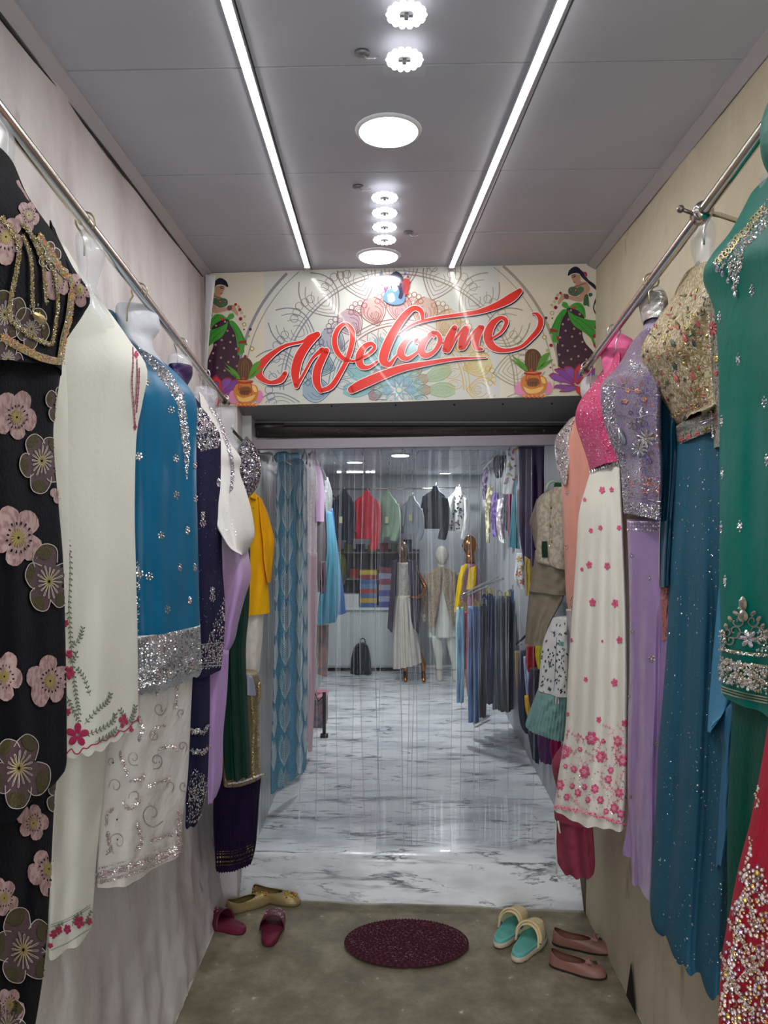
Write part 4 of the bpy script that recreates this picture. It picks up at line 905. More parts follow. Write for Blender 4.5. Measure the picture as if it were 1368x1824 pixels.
bust('clear plastic neck of the bust under the cream kurta', 'l', 152, [(134,426,166,424),(133,436,184,438),(134,452,188,458),(138,472,182,476),(140,490,176,496),(136,510,172,516),(128,530,186,548),(120,556,205,580)], (1.50,1.62), .05, hk=m_hk)
# 3 --- teal kurta with silver skirt
t3 = thing('beaded_kurta_set', 'teal silk kurta with beaded silver hem over a white lace skirt', 'kurta', P(290, 620, 2.0), 'outfits on the left rail')
m_teal = M('teal_silk', (10,98,136), .38, sheen=.35, bump=(30,.12), spec=.5, aniso=.4); m_lace = M('ivory_organza', (214,210,204), .6, sheen=.3, bump=(45,.35)); m_bord = worked('silver_beadwork', (40,84,104), (206,204,206), 150, .9, .3, .8)
rk = [(180,1180,350,1180),(174,1260,338,1260),(170,1340,338,1342),(168,1420,332,1416),(167,1500,326,1470),(168,1574,322,1500)]
ls = Cloth('skirt', [(200,1195,344,1195),(194,1260,340,1270),(184,1340,337,1342),(178,1420,332,1416),(173,1500,326,1462),(170,1576,322,1512)], (1.80,2.10), .07, m_lace, t3, ((1.5,.012,.6,.06,0),(5,.003,.2,.3,0)), nu=44, nv=70, seed=12)
tb = Cloth('body', [(186,560,226,590),(186,590,246,610),(188,620,262,628),(190,645,292,648),(192,670,318,670),(194,700,340,696),(196,724,351,722),(198,780,350,780),(198,870,350,860),(198,1000,353,980),(200,1090,355,1070),(202,1140,357,1118)], (1.82,2.15), .095, m_teal, t3, ((1.6,.012,.25,.05,0),(5.2,.004,.1,.1,.1)), nu=60, seed=13)
bd = Cloth('border', [(202,1132,357,1112),(203,1170,358,1150),(203,1234,359,1194)], (1.81,2.14), .100, m_bord, t3, ((1.6,.012,.25,.05,0),), nu=60, nv=20, seed=13, hem=(5,11))
S = Stick(tb)
for x, y, sx in ((247,813,.9),(249,1023,1),(266,1027,1),(287,954,.8),(298,1086,.8),(305,731,1),(313,817,.7),(314,882,.8),(334,945,.55),(347,829,.5),(348,889,.5),(320,1011,.5),(347,1011,.4),(338,1070,.45),(263,680,.6),(326,785,.5)): S.burst(x, y, 8, 6, 0, sx)
S.scatter([(236,600),(262,628),(300,660),(326,700),(335,760),(338,800),(333,856),(331,850),(326,800),(320,760),(316,720),(298,690),(270,655),(246,630)], 1500, 1.1, 2.4, (0,1,2))
S.scatter([(242,1000),(248,1000),(250,1120),(244,1130)], 60, 1, 1.8, (0,1,2))
S.done('beadwork', SIL, tb, 'stuff', 'silver bead yoke running down the front')
S = Stick(bd)
for k in range(11):
    x = 252+k*10; y0 = 1128-(x-245)*.14; y1 = 1196-(x-245)*.22
    S.scatter([(x-3.2,y0),(x+3.2,y0-1),(x+3.2,y1),(x-3.2,y1+1)], 70, 1.2, 2.4, (0,1,2))
S.scatter([(244,1192),(300,1182),(358,1168),(359,1192),(300,1214),(246,1230)], 420, 1.3, 2.8, (0,1,2))
S.scatter([(244,1126),(300,1116),(356,1108),(357,1114),(300,1124),(245,1134)], 150, 1.1, 2.2, (0,1,2))
S.done('beadwork', SIL, bd, 'stuff')
S = Stick(ls); m_lg = M('rose_silver_cord', (190,172,170), .4, .5)
for cx, cy, r, tn, a0, dr in ((283,1262,14,1.2,0,1),(238,1350,15,1.3,1,1),(277,1355,16,1.2,2,-1),(270,1450,26,1.2,.5,1),(210,1500,22,1.1,2,1),(324,1330,11,1.2,1,-1),(326,1400,12,1.1,0,1),(205,1400,15,1.1,3,1),(275,1310,12,.9,4,-1),(198,1356,8,1,2,1),(322,1270,9,1,2,1),(240,1420,14,.8,3,1),(300,1400,12,.8,1,-1)): S.curl(cx, cy, r, tn, 1.6, 1, a0, .85, dr)
for pts in (((232,1390),(250,1388),(252,1380)),((262,1400),(285,1392),(302,1385)),((218,1430),(232,1440),(250,1422)),((240,1465),(250,1500),(238,1515)),((280,1335),(300,1328),(314,1338)),((214,1340),(218,1360),(226,1380)),((264,1500),(290,1490),(305,1485)),((190,1480),(196,1510),(190,1520)),((268,1316),(275,1296),(290,1292)),((276,1236),(282,1226),(280,1215)),((246,1280),(252,1300),(246,1318)),((312,1220),(314,1240),(310,1262)),((200,1440),(190,1450),(188,1470))):
    chain(S, pts, 5, (0,1,2), 1.6, 1.8)
chain(S, [(172,1560),(220,1546),(262,1532),(320,1508)], 9, (0,1,2), 2.4, 1.7); chain(S, [(171,1572),(220,1560),(262,1545),(321,1516)], 4, (0,1), 2.2, 1.7); chain(S, [(176,1546),(220,1534),(262,1520),(320,1496)], 2, (1,), 1.4, 1.3)
chain(S, [(318,1440),(316,1480),(318,1505)], 9, (0,1), 1.8, 1.6)
for x, y in ((286,1266),(200,1358),(207,1459),(207,1495),(281,1357)): S.bead(x, y, 1.8, 3, .6)
S.done('cord_embroidery', [M('rose_silver_bead',(206,190,188),.25,.8), m_lg, m_silver, M('blue_black_stone',(30,40,66),.2)], ls, 'stuff', 'scrolling cord and bead vines')
m_bag = M('white_tissue_bag', (216,218,222), .35, alpha=.8, spec=.6, bump=(30,.6))
t = bust('clear plastic neck wrapped in white tissue above the teal kurta', 'l', 248, [(206,548,246,546),(205,556,270,552),(208,572,283,566),(212,590,284,588),(220,604,272,606),(232,612,276,628),(250,626,300,660)], (1.88,2.0), .055, M('cloudy_plastic', (218,222,230), .3, alpha=.6, bump=(24,.5)), m_hk)
# 4 --- navy velvet
t4 = thing('velvet_kurta_set', 'navy velvet kurta set with silver beaded yoke and hems', 'kurta', P(365, 740, 2.3), 'outfits on the left rail')
m_nv = M('navy_velvet', (26,24,58), .85, sheen=.9, bump=(80,.2)); m_yk = worked('silver_on_navy', (30,32,56), (210,214,218), 130, .8, .3, .8)
lo = Cloth('trousers', [(322,1180,374,1180),(322,1260,374,1260),(326,1340,372,1340),(330,1400,369,1396),(331,1440,362,1430),(330,1468,354,1456)], (2.10,2.32), .05, m_nv, t4, ((1.4,.008,.3,.05,0),), nu=26, nv=40, seed=15)
ub = Cloth('body', [(312,690,352,716),(314,730,366,734),(316,760,386,764),(318,782,393,784),(320,860,394,860),(322,1000,396,1000),(324,1090,401,1080),(326,1140,399,1140),(330,1204,394,1190)], (2.13,2.46), .08, m_nv, t4, ((1.5,.008,.5,.04,0),(4,.003,.2,.1,.2)), nu=40, seed=16)
S = Stick(ub)
S.scatter([(350,724),(366,734),(386,764),(393,784),(390,796),(378,800),(366,802),(352,804),(350,780)], 520, 1.2, 2.6, (0,1,2))
for k in range(10): S.curl(R.uniform(354,386), R.uniform(748,796), 6, 1.1, 1.2, 0, k, .8, 1)
for x, y, sx in ((361,932,.8),(378,1065,.8),(389,860,.5),(378,1052,.6),(361,918,.5)): S.burst(x, y, 8, 7, 0, sx)
for k in range(70): S.bead(R.uniform(353,396), R.uniform(810,1110), .8, 1)
S.scatter([(384,1100),(400,1060),(400,1180),(384,1188),(366,1190),(366,1150),(376,1120)], 330, 1.1, 2.4, (0,1,2)); S.scatter([(355,1150),(400,1146),(396,1188),(358,1194)], 200, 1.1, 2.3, (0,1,2))
for y in (1146, 1180, 1186): S.ribbon([(354,y+2,1.6),(376,y,1.6),(399,y-2,1.6)], 1.6, 0, .003, 6)
S.done('beadwork', SIL, ub, 'stuff', 'silver beaded yoke and hem')
S = Stick(lo)
for y in (1298, 1335):
    chain(S, [(338,y),(344,y+8),(350,y+2),(358,y+8),(364,y),(371,y-6)], 6, (0,1,2), 2.4, 1.6); S.burst(348, y+4, 6, 6, 0, .8); S.burst(364, y+2, 5, 6, 0, .7)
S.scatter([(346,1366),(352,1376),(368,1380),(366,1410),(352,1450),(332,1462),(333,1400),(338,1380)], 330, 1.0, 2.3, (0,1,2)); S.curl(345,1410,9,1.2,1.4,0,1,.8,1); S.curl(358,1406,8,1.2,1.4,0,2,.7,-1)
chain(S, [(333,1464),(345,1462),(356,1450)], 3, (0,1), 2.4, 1.6); chain(S, [(334,1424),(348,1420),(366,1410)], 2, (0,1), 2.4, 1.4)
S.done('beadwork', SIL, lo, 'stuff')
bust('clear plastic neck with a dark purple band above the navy velvet kurta', 'l', 322, [(300,636,332,634),(298,642,340,642),(299,650,343,654),(304,666,338,672),(310,690,334,694),(312,708,350,722)], (2.2,2.32), .045)
c_ = Cloth('purple_band', [(300,651,343,655),(304,660,343,668),(312,668,336,682),(322,676,332,690)], (2.18,2.30), .05, M('dark_purple_satin', (44,28,74), .4, sheen=.3), t4, nu=16, nv=10)
# 5 --- white to lilac ombre
t5 = thing('ombre_saree_dress', 'white to lilac shaded dress with a draped iridescent beaded neckline', 'dress', P(400, 780, 2.6), 'outfits on the left rail')
m_om = grad_mat('white_lilac_chiffon', [(0,(228,226,224)),(.45,(222,218,222)),(.62,(190,160,202)),(1,(168,132,190))], .5, (60,.25), .3)
m_li = M('lilac_chiffon', (186,150,208), .5, sheen=.4, bump=(40,.2)); m_wh = M('white_chiffon', (230,228,224), .55, sheen=.3, bump=(50,.15))
Cloth('trousers', [(366,1150,408,1160),(366,1240,404,1240),(370,1310,398,1304),(370,1380,396,1380),(370,1428,386,1412)], (2.40,2.58), .045, m_li, t5, ((2,.010,.2,.02,0),), nu=24, nv=40, seed=18)
od = Cloth('drape', [(352,744,380,740),(356,800,412,796),(360,900,430,900),(364,980,442,980),(366,1030,447,1026),(368,1070,436,1066),(370,1110,425,1108),(372,1140,418,1140),(374,1176,400,1172)], (2.44,2.70), .06, m_om, t5, ((2.2,.014,.1,.35,.1),(5,.004,.1,.3,.1)), nu=40, seed=19)
ow = Cloth('bodice', [(354,700,372,726),(358,740,386,742),(360,780,408,786),(364,812,429,816),(368,836,427,840),(374,880,440,880),(380,920,450,920),(392,950,453,955),(410,976,440,980),(428,986,433,987)], (2.40,2.66), .07, m_wh, t5, ((1.4,.008,.2,.5,0),(4,.003,.2,.4,.2)), nu=40, seed=20)
S = Stick(ow); chain(S, [(372,726),(384,742),(396,768),(406,800),(412,826),(412,850),(410,874)], 5, (0,1,2), 4.2, 1.5)
for k in range(40): S.bead(R.uniform(396,440), R.uniform(880,960), .7, 2)
S.done('beadwork', [m_irid, m_crys, m_silver], ow, 'stuff')
S = Stick(od); chain(S, [(401,1172),(412,1160),(418,1150)], 3, (0,1,2), 4, 1.4); S.done('hem_beads', [m_irid, m_crys, m_silver], od, 'stuff')
bust('clear plastic neck above the white and lilac dress', 'l', 364, [(346,692,372,690),(344,700,386,698),(346,716,388,716),(352,730,382,734),(352,744,382,748),(350,760,392,770)], (2.46,2.58), .045)
# 6 --- green sequinned blouse and green skirt
t6 = thing('sequinned_lehenga_set', 'bottle green skirt with a dark sequinned strappy blouse', 'dress', P(425, 800, 2.85), 'outfits on the left rail')
m_bg = M('bottle_green_chiffon', (14,52,38), .6, sheen=.5, bump=(50,.2)); m_sq = worked('jet_sequins', (22,30,32), (150,156,160), 120, .5, .25, .6)
gs = Cloth('skirt', [(396,980,446,975),(394,1080,444,1080),(394,1160,438,1160),(396,1264,442,1264),(398,1340,446,1340),(400,1406,404,1398)][:5]+[(402,1384,447,1376)], (2.68,2.86), .06, m_bg, t6, ((2.4,.012,.2,.03,0),(5,.004,.2,.03,0)), nu=40, seed=22)
gb = Cloth('blouse', [(424,800,440,778),(424,814,452,792),(426,830,462,812),(428,846,465,836),(430,862,461,862),(432,876,448,882),(434,888,438,890)], (2.78,2.92), .07, m_sq, t6, nu=30, nv=40, seed=23)
S = Stick(gb); S.scatter([(426,800),(440,784),(458,800),(465,836),(458,866),(436,888),(428,850)], 700, 1.2, 2.6, (0,1,2,3)); S.done('sequins', [m_jet, m_silver, m_irid, m_silverd], gb, 'stuff')
b = MB(); b.tube([P(415,768,2.83), P(430,784,2.83), P(450,806,2.80)], .004, 6); b.tube([P(412,762,2.9), P(424,776,2.9), P(440,790,2.86)], .004, 6); b.build('strap', m_jet, t6)
bust('clear plastic neck above the dark sequinned blouse', 'l', 399, [(382,730,404,727),(380,738,418,733),(382,752,420,748),(388,766,416,768),(392,784,424,790),(394,800,440,800)], (2.72,2.86), .045)
# 7 --- gold brocade bodice with purple skirt
t7 = thing('brocade_gown', 'low hung gold brocade bodice with a dark purple velvet skirt', 'dress', P(440, 1200, 3.0), 'outfits on the left rail')
m_gbc = worked('gold_brocade', (58,46,42), (170,150,104), 110, .75, .4, .7); m_pv = M('purple_black_velvet', (34,20,50), .85, sheen=.8, bump=(60,.2))
ps = Cloth('skirt', [(380,1375,466,1378),(380,1420,462,1420),(380,1470,459,1470),(382,1510,455,1510),(384,1546,449,1532)], (2.92,3.12), .07, m_pv, t7, ((7,.012,.2,.0,0,.6),), nu=60, nv=30, seed=25)
gbd = Cloth('bodice', [(396,1195,458,1198),(396,1230,466,1226),(396,1265,462,1262),(396,1302,460,1302),(396,1345,463,1345),(398,1396,467,1380)], (2.86,3.12), .075, m_gbc, t7, nu=40, nv=50, seed=26)
Cloth('neck_insert', [(440,1202,450,1206),(440,1218,454,1222),(440,1236,456,1238)], (2.86,2.92), .02, M('grey_satin', (150,156,176), .4), gbd, nu=10, nv=10)
S = Stick(gbd); chain(S, [(404,1395),(430,1392),(466,1379)], 2, (1,), 3, 1.8); chain(S, [(446,1240),(450,1290),(448,1340),(450,1385)], 3, (0,), 2.4, 1.6); chain(S, [(460,1215),(458,1290),(460,1370)], 3, (0,), 2.4, 1.6)
for k in range(9): S.curl(R.uniform(446,460), 1245+k*14, 4, 1, 1, 0, k, .7, 1)
S.done('gold_work', [m_gold, m_pearl], gbd, 'stuff')
S = Stick(ps)
for dy, w_ in ((0,1.2),(6,3),(14,3.4),(20,1.2),(24,1.2)): S.ribbon([(385,1541-dy,w_),(410,1540-dy,w_),(432,1535-dy,w_),(450,1527-dy,w_)], w_, 0, .003, 6)
S.done('gold_hem_band', [m_goldd], ps)
# yellow kurta inside the doorway, left
t8 = thing('short_kurta_set', 'bright yellow collared kurta over white trousers, just inside the doorway on the left', 'kurta', P(455, 880, 3.2))
m_yl = M('mustard_cotton', (236,178,24), .75, bump=(60,.2)); m_wt = M('white_cotton', (222,218,210), .8, bump=(30,.2))
Cloth('trousers', [(434,1080,470,1086),(434,1130,468,1130),(434,1196,462,1196)], (3.17,3.26), .025, m_wt, t8, ((1.5,.01,.1,.1,0),), nu=20, nv=24)
yb = Cloth('body', [(440,880,452,874),(438,886,460,884),(434,900,468,896),(430,950,471,950),(430,1000,474,1000),(432,1050,478,1048),(436,1097,481,1091)], (3.14,3.27), .028, m_yl, t8, ((1.2,.008,.1,.1,0),), nu=26, nv=40, seed=28)
Cloth('sleeve', [(460,884,466,888),(462,910,477,914),(466,950,487,952),(468,966,489,963),(470,1000,486,1000),(476,1036,482,1038)], (3.22,3.30), .022, M('amber_cotton', (240,170,20), .75, bump=(60,.2)), t8, ((1,.004,.1,.1,0),), nu=14, nv=24)
Cloth('collar', [(446,872,452,872),(444,878,455,880),(446,886,456,890)], (3.16,3.20), .022, m_yl, t8, nu=10, nv=6)
S = Stick(yb); [S.bead(451, y, 1.6, 0) for y in (905,926,950)]; S.done('button', [m_goldd], yb)
t = thing('wall_hook', 'steel hook bracket on the inner left wall beside the feather curtain', 'hook', P(485, 812, 3.62))
b = MB(); q = Vector((-.57, 3.5, P(485,812,3.62).z)); b.tube([q, q+Vector((.045,.06,.0)), q+Vector((.05,.10,0)), q+Vector((.05,.10,-.03))], .004, 8); b.box(q+Vector((0,0,-.02)), (.006,.03,.06)); b.build('arm', m_ss, t)
# ================================================================ RIGHT ROW
# 1 --- peach kurta
m_pe = M('peach_silk', (232,160,140), .35, sheen=.4, bump=(24,.2), spec=.5); m_pes = worked('silver_on_peach', (226,172,158), (206,204,206), 150, .6, .3, .7)
u1 = thing('beaded_kurta', 'peach satin kurta with silver beaded sleeve, furthest on the right rail', 'kurta', P(1010, 760, 2.85), 'outfits on the right rail')
pb = Cloth('body', [(1018,748,1060,720),(1000,790,1066,760),(998,830,1068,820),(1000,860,1068,860),(1003,940,1066,940),(1006,1010,1064,1010),(1008,1060,1062,1060),(1013,1090,1060,1088)], (2.98,2.72), .06, m_pe, u1, ((1.6,.010,.2,.1,0),(4,.003,.1,.2,0)), nu=34, nv=50, seed=31)
ps_ = Cloth('sleeve', [(1014,748,1030,742),(992,776,1020,770),(988,796,1018,796),(991,826,1017,826),(997,850,1012,850),(1002,864,1008,864)], (2.96,2.90), .045, m_pes, u1, nu=20, nv=26, seed=32)
Cloth('hem_panel', [(1008,1085,1030,1085),(1010,1110,1030,1110),(1016,1134,1028,1134)], (2.95,2.88), .02, m_pes, pb, nu=12, nv=12)
S = Stick(ps_); S.scatter([(1014,752),(1030,744),(1020,770),(1014,850),(1004,860),(990,826),(988,796),(994,772)], 260, .9, 2.0, (0,1,2)); S.done('beads', SIL, ps_, 'stuff')
S = Stick(pb)
for x, y in ((1011,878),(1044,790),(1009,975),(1050,890)): S.burst(x, y, 5, 5, 0, .8)
S.scatter([(1012,1070),(1022,1060),(1030,1090),(1016,1092)], 30, .9, 1.8, (0,1,2)); S.done('beads', SIL, pb, 'stuff')
# 2 --- pink blouse with floral cream skirt
u2 = thing('floral_lehenga_set', 'bright pink beaded blouse with cream pleated skirt scattered with pink flowers', 'dress', P(1060, 700, 2.5), 'outfits on the right rail')
m_hp = worked('pink_brocade', (190,34,92), (222,104,150), 90, .08, .5, .2, None, .4); m_hps = M('pink_satin', (232,112,160), .45, sheen=.4, bump=(16,.3)); m_cf = M('cream_georgette', (232,228,214), .7, sheen=.3, bump=(60,.15)); m_fp = M('pink_floss', (222,96,134), .5, sheen=.3); m_fl = M('pale_pink_floss', (236,160,178), .5)
wk = Cloth('skirt', [(1050,846,1106,832),(1044,866,1107,856),(1031,916,1109,906),(1026,995,1112,985),(1019,1093,1116,1085),(1012,1200,1118,1195),(1007,1298,1118,1298),(994,1385,1117,1392),(987,1438,1112,1470)], (2.66,2.34), .085, m_cf, u2, ((4.3,.008,.1,.05,0),(1.7,.010,.3,.1,.1)), nu=70, nv=90, seed=33)
wb = Cloth('waistband', [(1052,834,1105,820),(1050,848,1106,836)], (2.655,2.335), .080, m_cf, u2, nu=40, nv=8, seed=33)
S = Stick(wk)
for x, y, r in ((1073,873,7),(1053,945,5),(1070,940,5),(1103,940,5),(1050,1006,7),(1082,1008,7),(1056,1073,8),(1096,1075,8),(1044,1210,5),(1095,1216,8),(1067,1282,6),(1113,1288,7),(1018,1140,4),(1104,1140,7),(1037,1014,4),(1073,1142,3),(1090,872,5),(1042,890,4),(1012,1272,4)):
    S.flower(x, y, r, 5, 0, .8, R.random()*6, .8, 2)
def ok_(x, y): return 990 < x < 1117
for x, y, r in ((1054,1315,13),(1006,1340,12),(1101,1320,10),(1070,1348,11),(1042,1375,12),(1110,1355,11),(1023,1370,7),(998,1398,10),(1060,1405,9),(1042,1402,6),(1084,1388,8),(1030,1412,8),(1103,1412,9),(1088,1372,7),(1020,1400,6),(1095,1440,10),(1070,1425,8),(1048,1425,6),(1010,1420,7),(1106,1450,8),(1080,1445,6),(1075,1320,5),(1034,1335,5),(1008,1365,5),(1118,1330,5)):
    S.flower(x, y, r, 6, 0, .85, R.random()*6, .7, 2, .0015); S.flower(x, y, r*.45, 6, 1, .85, 0, .8, 2, .0018, .3, .0026, 1)
for k in range(46):
    x = R.uniform(996,1112); y = R.uniform(1308,1448); S.sprig([(x,y),(x+R.uniform(-10,10),y-8),(x+R.uniform(-14,14),y-18)], .9, R.choice((0,1,1)), None, 4, 6)
S.scatter([(1000,1330),(1116,1310),(1112,1462),(988,1432)], 200, .7, 1.5, (2,2,0)); chain(S, [(989,1436),(1040,1446),(1080,1458),(1110,1466)], 5, (0,1), 1.6, 2.0)
S.done('flower_embroidery', [m_fp, m_fl, m_silver], wk, 'stuff', 'dense pink flowers along the lower skirt')
pk = Cloth('blouse', [(1082,650,1106,634),(1068,670,1106,660),(1054,690,1106,684),(1034,714,1105,708),(1025,738,1105,734),(1027,760,1105,756),(1036,788,1105,782),(1044,812,1106,804),(1051,838,1106,822)], (2.62,2.32), .10, m_hp, u2, ((1.3,.012,.35,.25,0),(3,.006,.2,.5,.1)), nu=44, nv=50, seed=34)
S = Stick(pk); S.scatter([(1082,655),(1105,640),(1105,820),(1053,836),(1026,750),(1040,705)], 420, .7, 1.8, (0,1,2)); S.done('beads', [m_silver, m_fl, M('pink_sequin', (236,150,180), .15, .7)], pk, 'stuff')
S = Stick(wb)
for k in range(13): S.petal(1052+k*4.3, 832-k*1.2, 1.5, 11, 4, 0, 1, 0, .004, .002, 6, 1)
S.done('tassel', [m_silver], wb, 'stuff')
Cloth('neck_cover', [(1080,604,1112,600),(1074,616,1126,606),(1071,634,1133,618),(1072,650,1128,634),(1078,668,1114,650),(1082,690,1100,668)], (2.45,2.36), .06, m_hps, u2, ((1.5,.006,.2,.2,0),), nu=24, nv=24, seed=35)
bust('bust hanger inside the bright pink cloth wrapped neck', 'r', 1094, [(1084,610,1110,606),(1082,630,1120,620),(1080,650,1110,650)], (2.44,2.37), .035, mat=m_hps, group='bust hangers')
t = bust('frosted plastic neck with tissue inside, furthest along the right rail', 'r', 1046, [(1038,676,1066,670),(1034,684,1074,678),(1034,700,1072,696),(1038,716,1066,716),(1036,734,1070,730)], (2.72,2.62), .04, mat=M('cloudy_plastic2', (214,212,216), .3, alpha=.72, bump=(30,.6)))
# 3 --- lilac and silver set
u3 = thing('lilac_lehenga_set', 'silver encrusted lilac blouse with shimmering lilac satin skirt and tassels', 'dress', P(1130, 700, 2.2), 'outfits on the right rail')
m_lb = worked('silver_on_lilac', (112,90,150), (158,152,150), 100, .25, .4, .55, (150,108,104)); m_ls = M('lilac_satin', (160,130,178), .26, sheen=.3, bump=(9,.5), spec=.7, aniso=.5); m_lb2 = worked('dense_silver_on_lilac', (150,140,160), (206,206,200), 140, .9, .3, .85)
lk = Cloth('skirt', [(1116,925,1196,925),(1119,1000,1198,1000),(1121,1100,1198,1100),(1121,1200,1198,1200),(1118,1300,1196,1300),(1118,1408,1192,1410),(1122,1480,1190,1485),(1125,1564,1188,1582)], (2.28,1.98), .075, m_ls, u3, ((1.8,.020,.2,.25,0),(4.2,.007,.5,.5,.1)), nu=60, nv=90, seed=36, wob=.008)
Cloth('side_panel', [(1122,1400,1134,1400),(1116,1470,1132,1470),(1109,1518,1130,1524)], (2.30,2.26), .02, m_ls, u3, nu=12, nv=20)
lbz = Cloth('blouse', [(1118,628,1160,592),(1104,650,1170,628),(1090,668,1176,654),(1074,682,1178,676),(1070,704,1179,700),(1073,734,1178,730),(1080,766,1178,764),(1092,798,1179,796),(1104,826,1180,826),(1108,866,1180,866),(1111,914,1178,928)], (2.26,1.95), .105, m_lb, u3, ((1.3,.014,.4,.3,0),(3,.005,.3,.5,.1)), nu=60, nv=70, seed=37)
S = Stick(lbz)
S.scatter([(1090,672),(1074,690),(1073,734),(1090,796),(1106,830),(1112,912),(1122,914),(1120,840),(1108,790),(1096,740),(1096,700)], 760, 1.0, 2.4, (0,1,2)); S.scatter([(1112,892),(1178,902),(1178,926),(1112,916)], 320, 1.0, 2.4, (0,1,2)); S.scatter([(1120,640),(1140,650),(1150,668),(1118,660)], 120, 1, 2, (0,1,2))
for x, y in ((1119,696),(1135,697),(1115,715),(1148,712)): S.flower(x, y, 5, 5, 3, 1, 0, .9, 0)
for x, y in ((1142,797),(1130,718),(1170,790),(1138,752),(1152,735)): S.bead(x, y, 3, 1, .6)
for k in range(38): S.curl(R.uniform(1104,1174), R.uniform(668,890), R.uniform(4,9), 1.1, 1.1, R.choice((0,2)), R.random()*6, .9, R.choice((-1,1)))
S.flower(1150,782,18,9,0,1,0,.34,1); S.flower(1140,800,16,9,0,1,.3,.34,1); S.petal(1104,760,1.3,34,12,0,1,0,.002,.002,10,2)
for pts in (((1078,684),(1110,690),(1150,702),(1176,704)), ((1100,736),(1130,744),(1160,738),(1178,744)), ((1108,880),(1140,886),(1178,894))): S.ribbon([p+(1.2,) for p in pts], 1.2, 0, .003, 8)
S.scatter([(1120,850),(1175,850),(1175,885),(1120,880)], 90, 1.2, 2.2, (3,0,4)); 
S.done('beadwork', SIL+[M('copper_rose', (196,130,110), .35, .4), M('coral_bead', (206,110,90), .4)], lbz, 'stuff', 'dense silver beads and cords')
S = Stick(lk)
for k in range(13): x = 1114+k*5; S.bead(x, 931, 2, 0, .9); S.bead(x, 937, 2.6, 1, .9); S.bead(x, 944, 3.0, 0, .9)
for x, y, r in ((1126,990,5),(1157,1030,5),(1127,1125,5),(1161,1174,8),(1120,1240,5),(1168,1325,6),(1124,1420,4)): S.burst(x, y, r, 6, 3, .8, None, 1)
S.done('beadwork', SIL+[M('tarnished_bead', (150,146,110), .3, .8)], lk, 'stuff')
cb = Cloth('collar_band', [(1137,534,1186,524),(1138,546,1190,536),(1141,560,1189,552),(1146,578,1180,572)], (2.06,1.97), .055, m_lb2, u3, nu=26, nv=14)
Cloth('neck_gauze', [(1146,576,1180,570),(1146,600,1172,594),(1134,620,1164,612),(1124,636,1150,640)], (2.08,1.99), .04, M('lilac_gauze', (176,168,192), .5, alpha=.8), u3, nu=20, nv=14)
bust('frosted plastic neck above the jewelled lilac collar band', 'r', 1160, [(1140,520,1172,514),(1136,528,1186,522),(1138,548,1188,540),(1144,576,1180,572)], (2.06,1.98), .05, hk=m_hk)
# 4 --- dark teal satin stole
u4 = thing('satin_stole', 'narrow dark teal satin stole hanging between the lilac and blue outfits', 'stole', P(1190, 720, 2.0))
m_dt = M('dark_teal_satin', (14,66,88), .3, sheen=.3, bump=(14,.5), spec=.6)
st = Cloth('drape', [(1176,690,1204,660),(1176,760,1204,740),(1178,830,1205,830),(1176,900,1200,900),(1175,962,1196,962),(1174,1046,1192,1042)], (2.00,1.93), .03, m_dt, u4, ((1.5,.010,.1,.5,0),(3,.004,.1,.8,0)), nu=24, nv=60, seed=38)
S = Stick(st); S.ribbon([(1177,700,1.6),(1179,830,1.6),(1176,962,1.6),(1175,1044,1.6)], 1.6, 0, .002, 10); S.done('silver_edge', [m_silver], st, 'stuff')
Cloth('shoulder_fold', [(1240,470,1250,474),(1222,500,1248,506),(1204,530,1226,540),(1193,552,1208,566)], (1.92,1.80), .025, m_dt, u4, nu=16, nv=24)
Cloth('embroidered_tip', [(1176,1046,1190,1044),(1178,1090,1189,1090),(1180,1140,1188,1138)], (2.01,1.97), .015, worked('rose_work', (96,84,110), (196,120,96), 90, .5, .5, .2, (150,150,140)), u4, nu=12, nv=20)
# 5 --- beige blouse with blue belt and blue skirt
u5 = thing('embroidered_lehenga_set', 'beige blouse embroidered with coloured leaves over a sequinned slate blue skirt', 'dress', P(1220, 640, 1.8), 'outfits on the right rail')
m_be = worked('gold_on_beige', (196,180,148), (150,134,96), 70, .3, .5, .3, None, .6); m_sb = M('slate_blue_chiffon', (42,90,112), .6, sheen=.5, bump=(60,.25,(1,1,.3))); m_sb2 = M('light_blue_satin', (74,138,174), .4, sheen=.4, bump=(14,.3)); m_blt = worked('belt_work', (52,84,116), (176,170,140), 90, .5, .45, .4, (176,110,120))
bk = Cloth('skirt', [(1203,776,1292,758),(1200,840,1298,830),(1197,900,1300,890),(1192,1000,1302,990),(1190,1093,1304,1080),(1184,1200,1304,1200),(1173,1335,1304,1350),(1166,1480,1300,1500),(1158,1606,1292,1700),(1168,1626,1288,1746)], (1.98,1.62), .095, m_sb, u5, ((2.2,.022,.15,.16,0),(5.1,.005,.3,.3,.1)), nu=84, nv=120, seed=40, hem=(14,4,.35))
Cloth('lining', [(1204,800,1232,800),(1200,900,1236,880),(1196,1000,1238,1000),(1192,1110,1230,1110)], (1.93,1.80), .02, m_sb2, u5, nu=16, nv=40) if False else None
S = Stick(bk)
for k in range(520): S.bead(R.uniform(1162,1296), R.uniform(800,1730), R.choice((1.1,1.3,1.4,2.2)), R.choice((0,1)), .5, 5)
S.done('sequins', [m_silver, m_crys, m_sb2], bk, 'stuff')
bl = Cloth('blouse', [(1212,508,1284,488),(1196,540,1286,520),(1176,568,1288,550),(1154,600,1288,584),(1142,626,1288,612),(1145,648,1288,640),(1158,668,1288,664),(1174,700,1286,696),(1189,730,1283,716),(1202,756,1276,726),(1214,762,1250,738)], (1.96,1.60), .115, m_be, u5, ((1.3,.016,.35,.3,0),(3.1,.006,.2,.6,0)), nu=64, nv=60, seed=41)
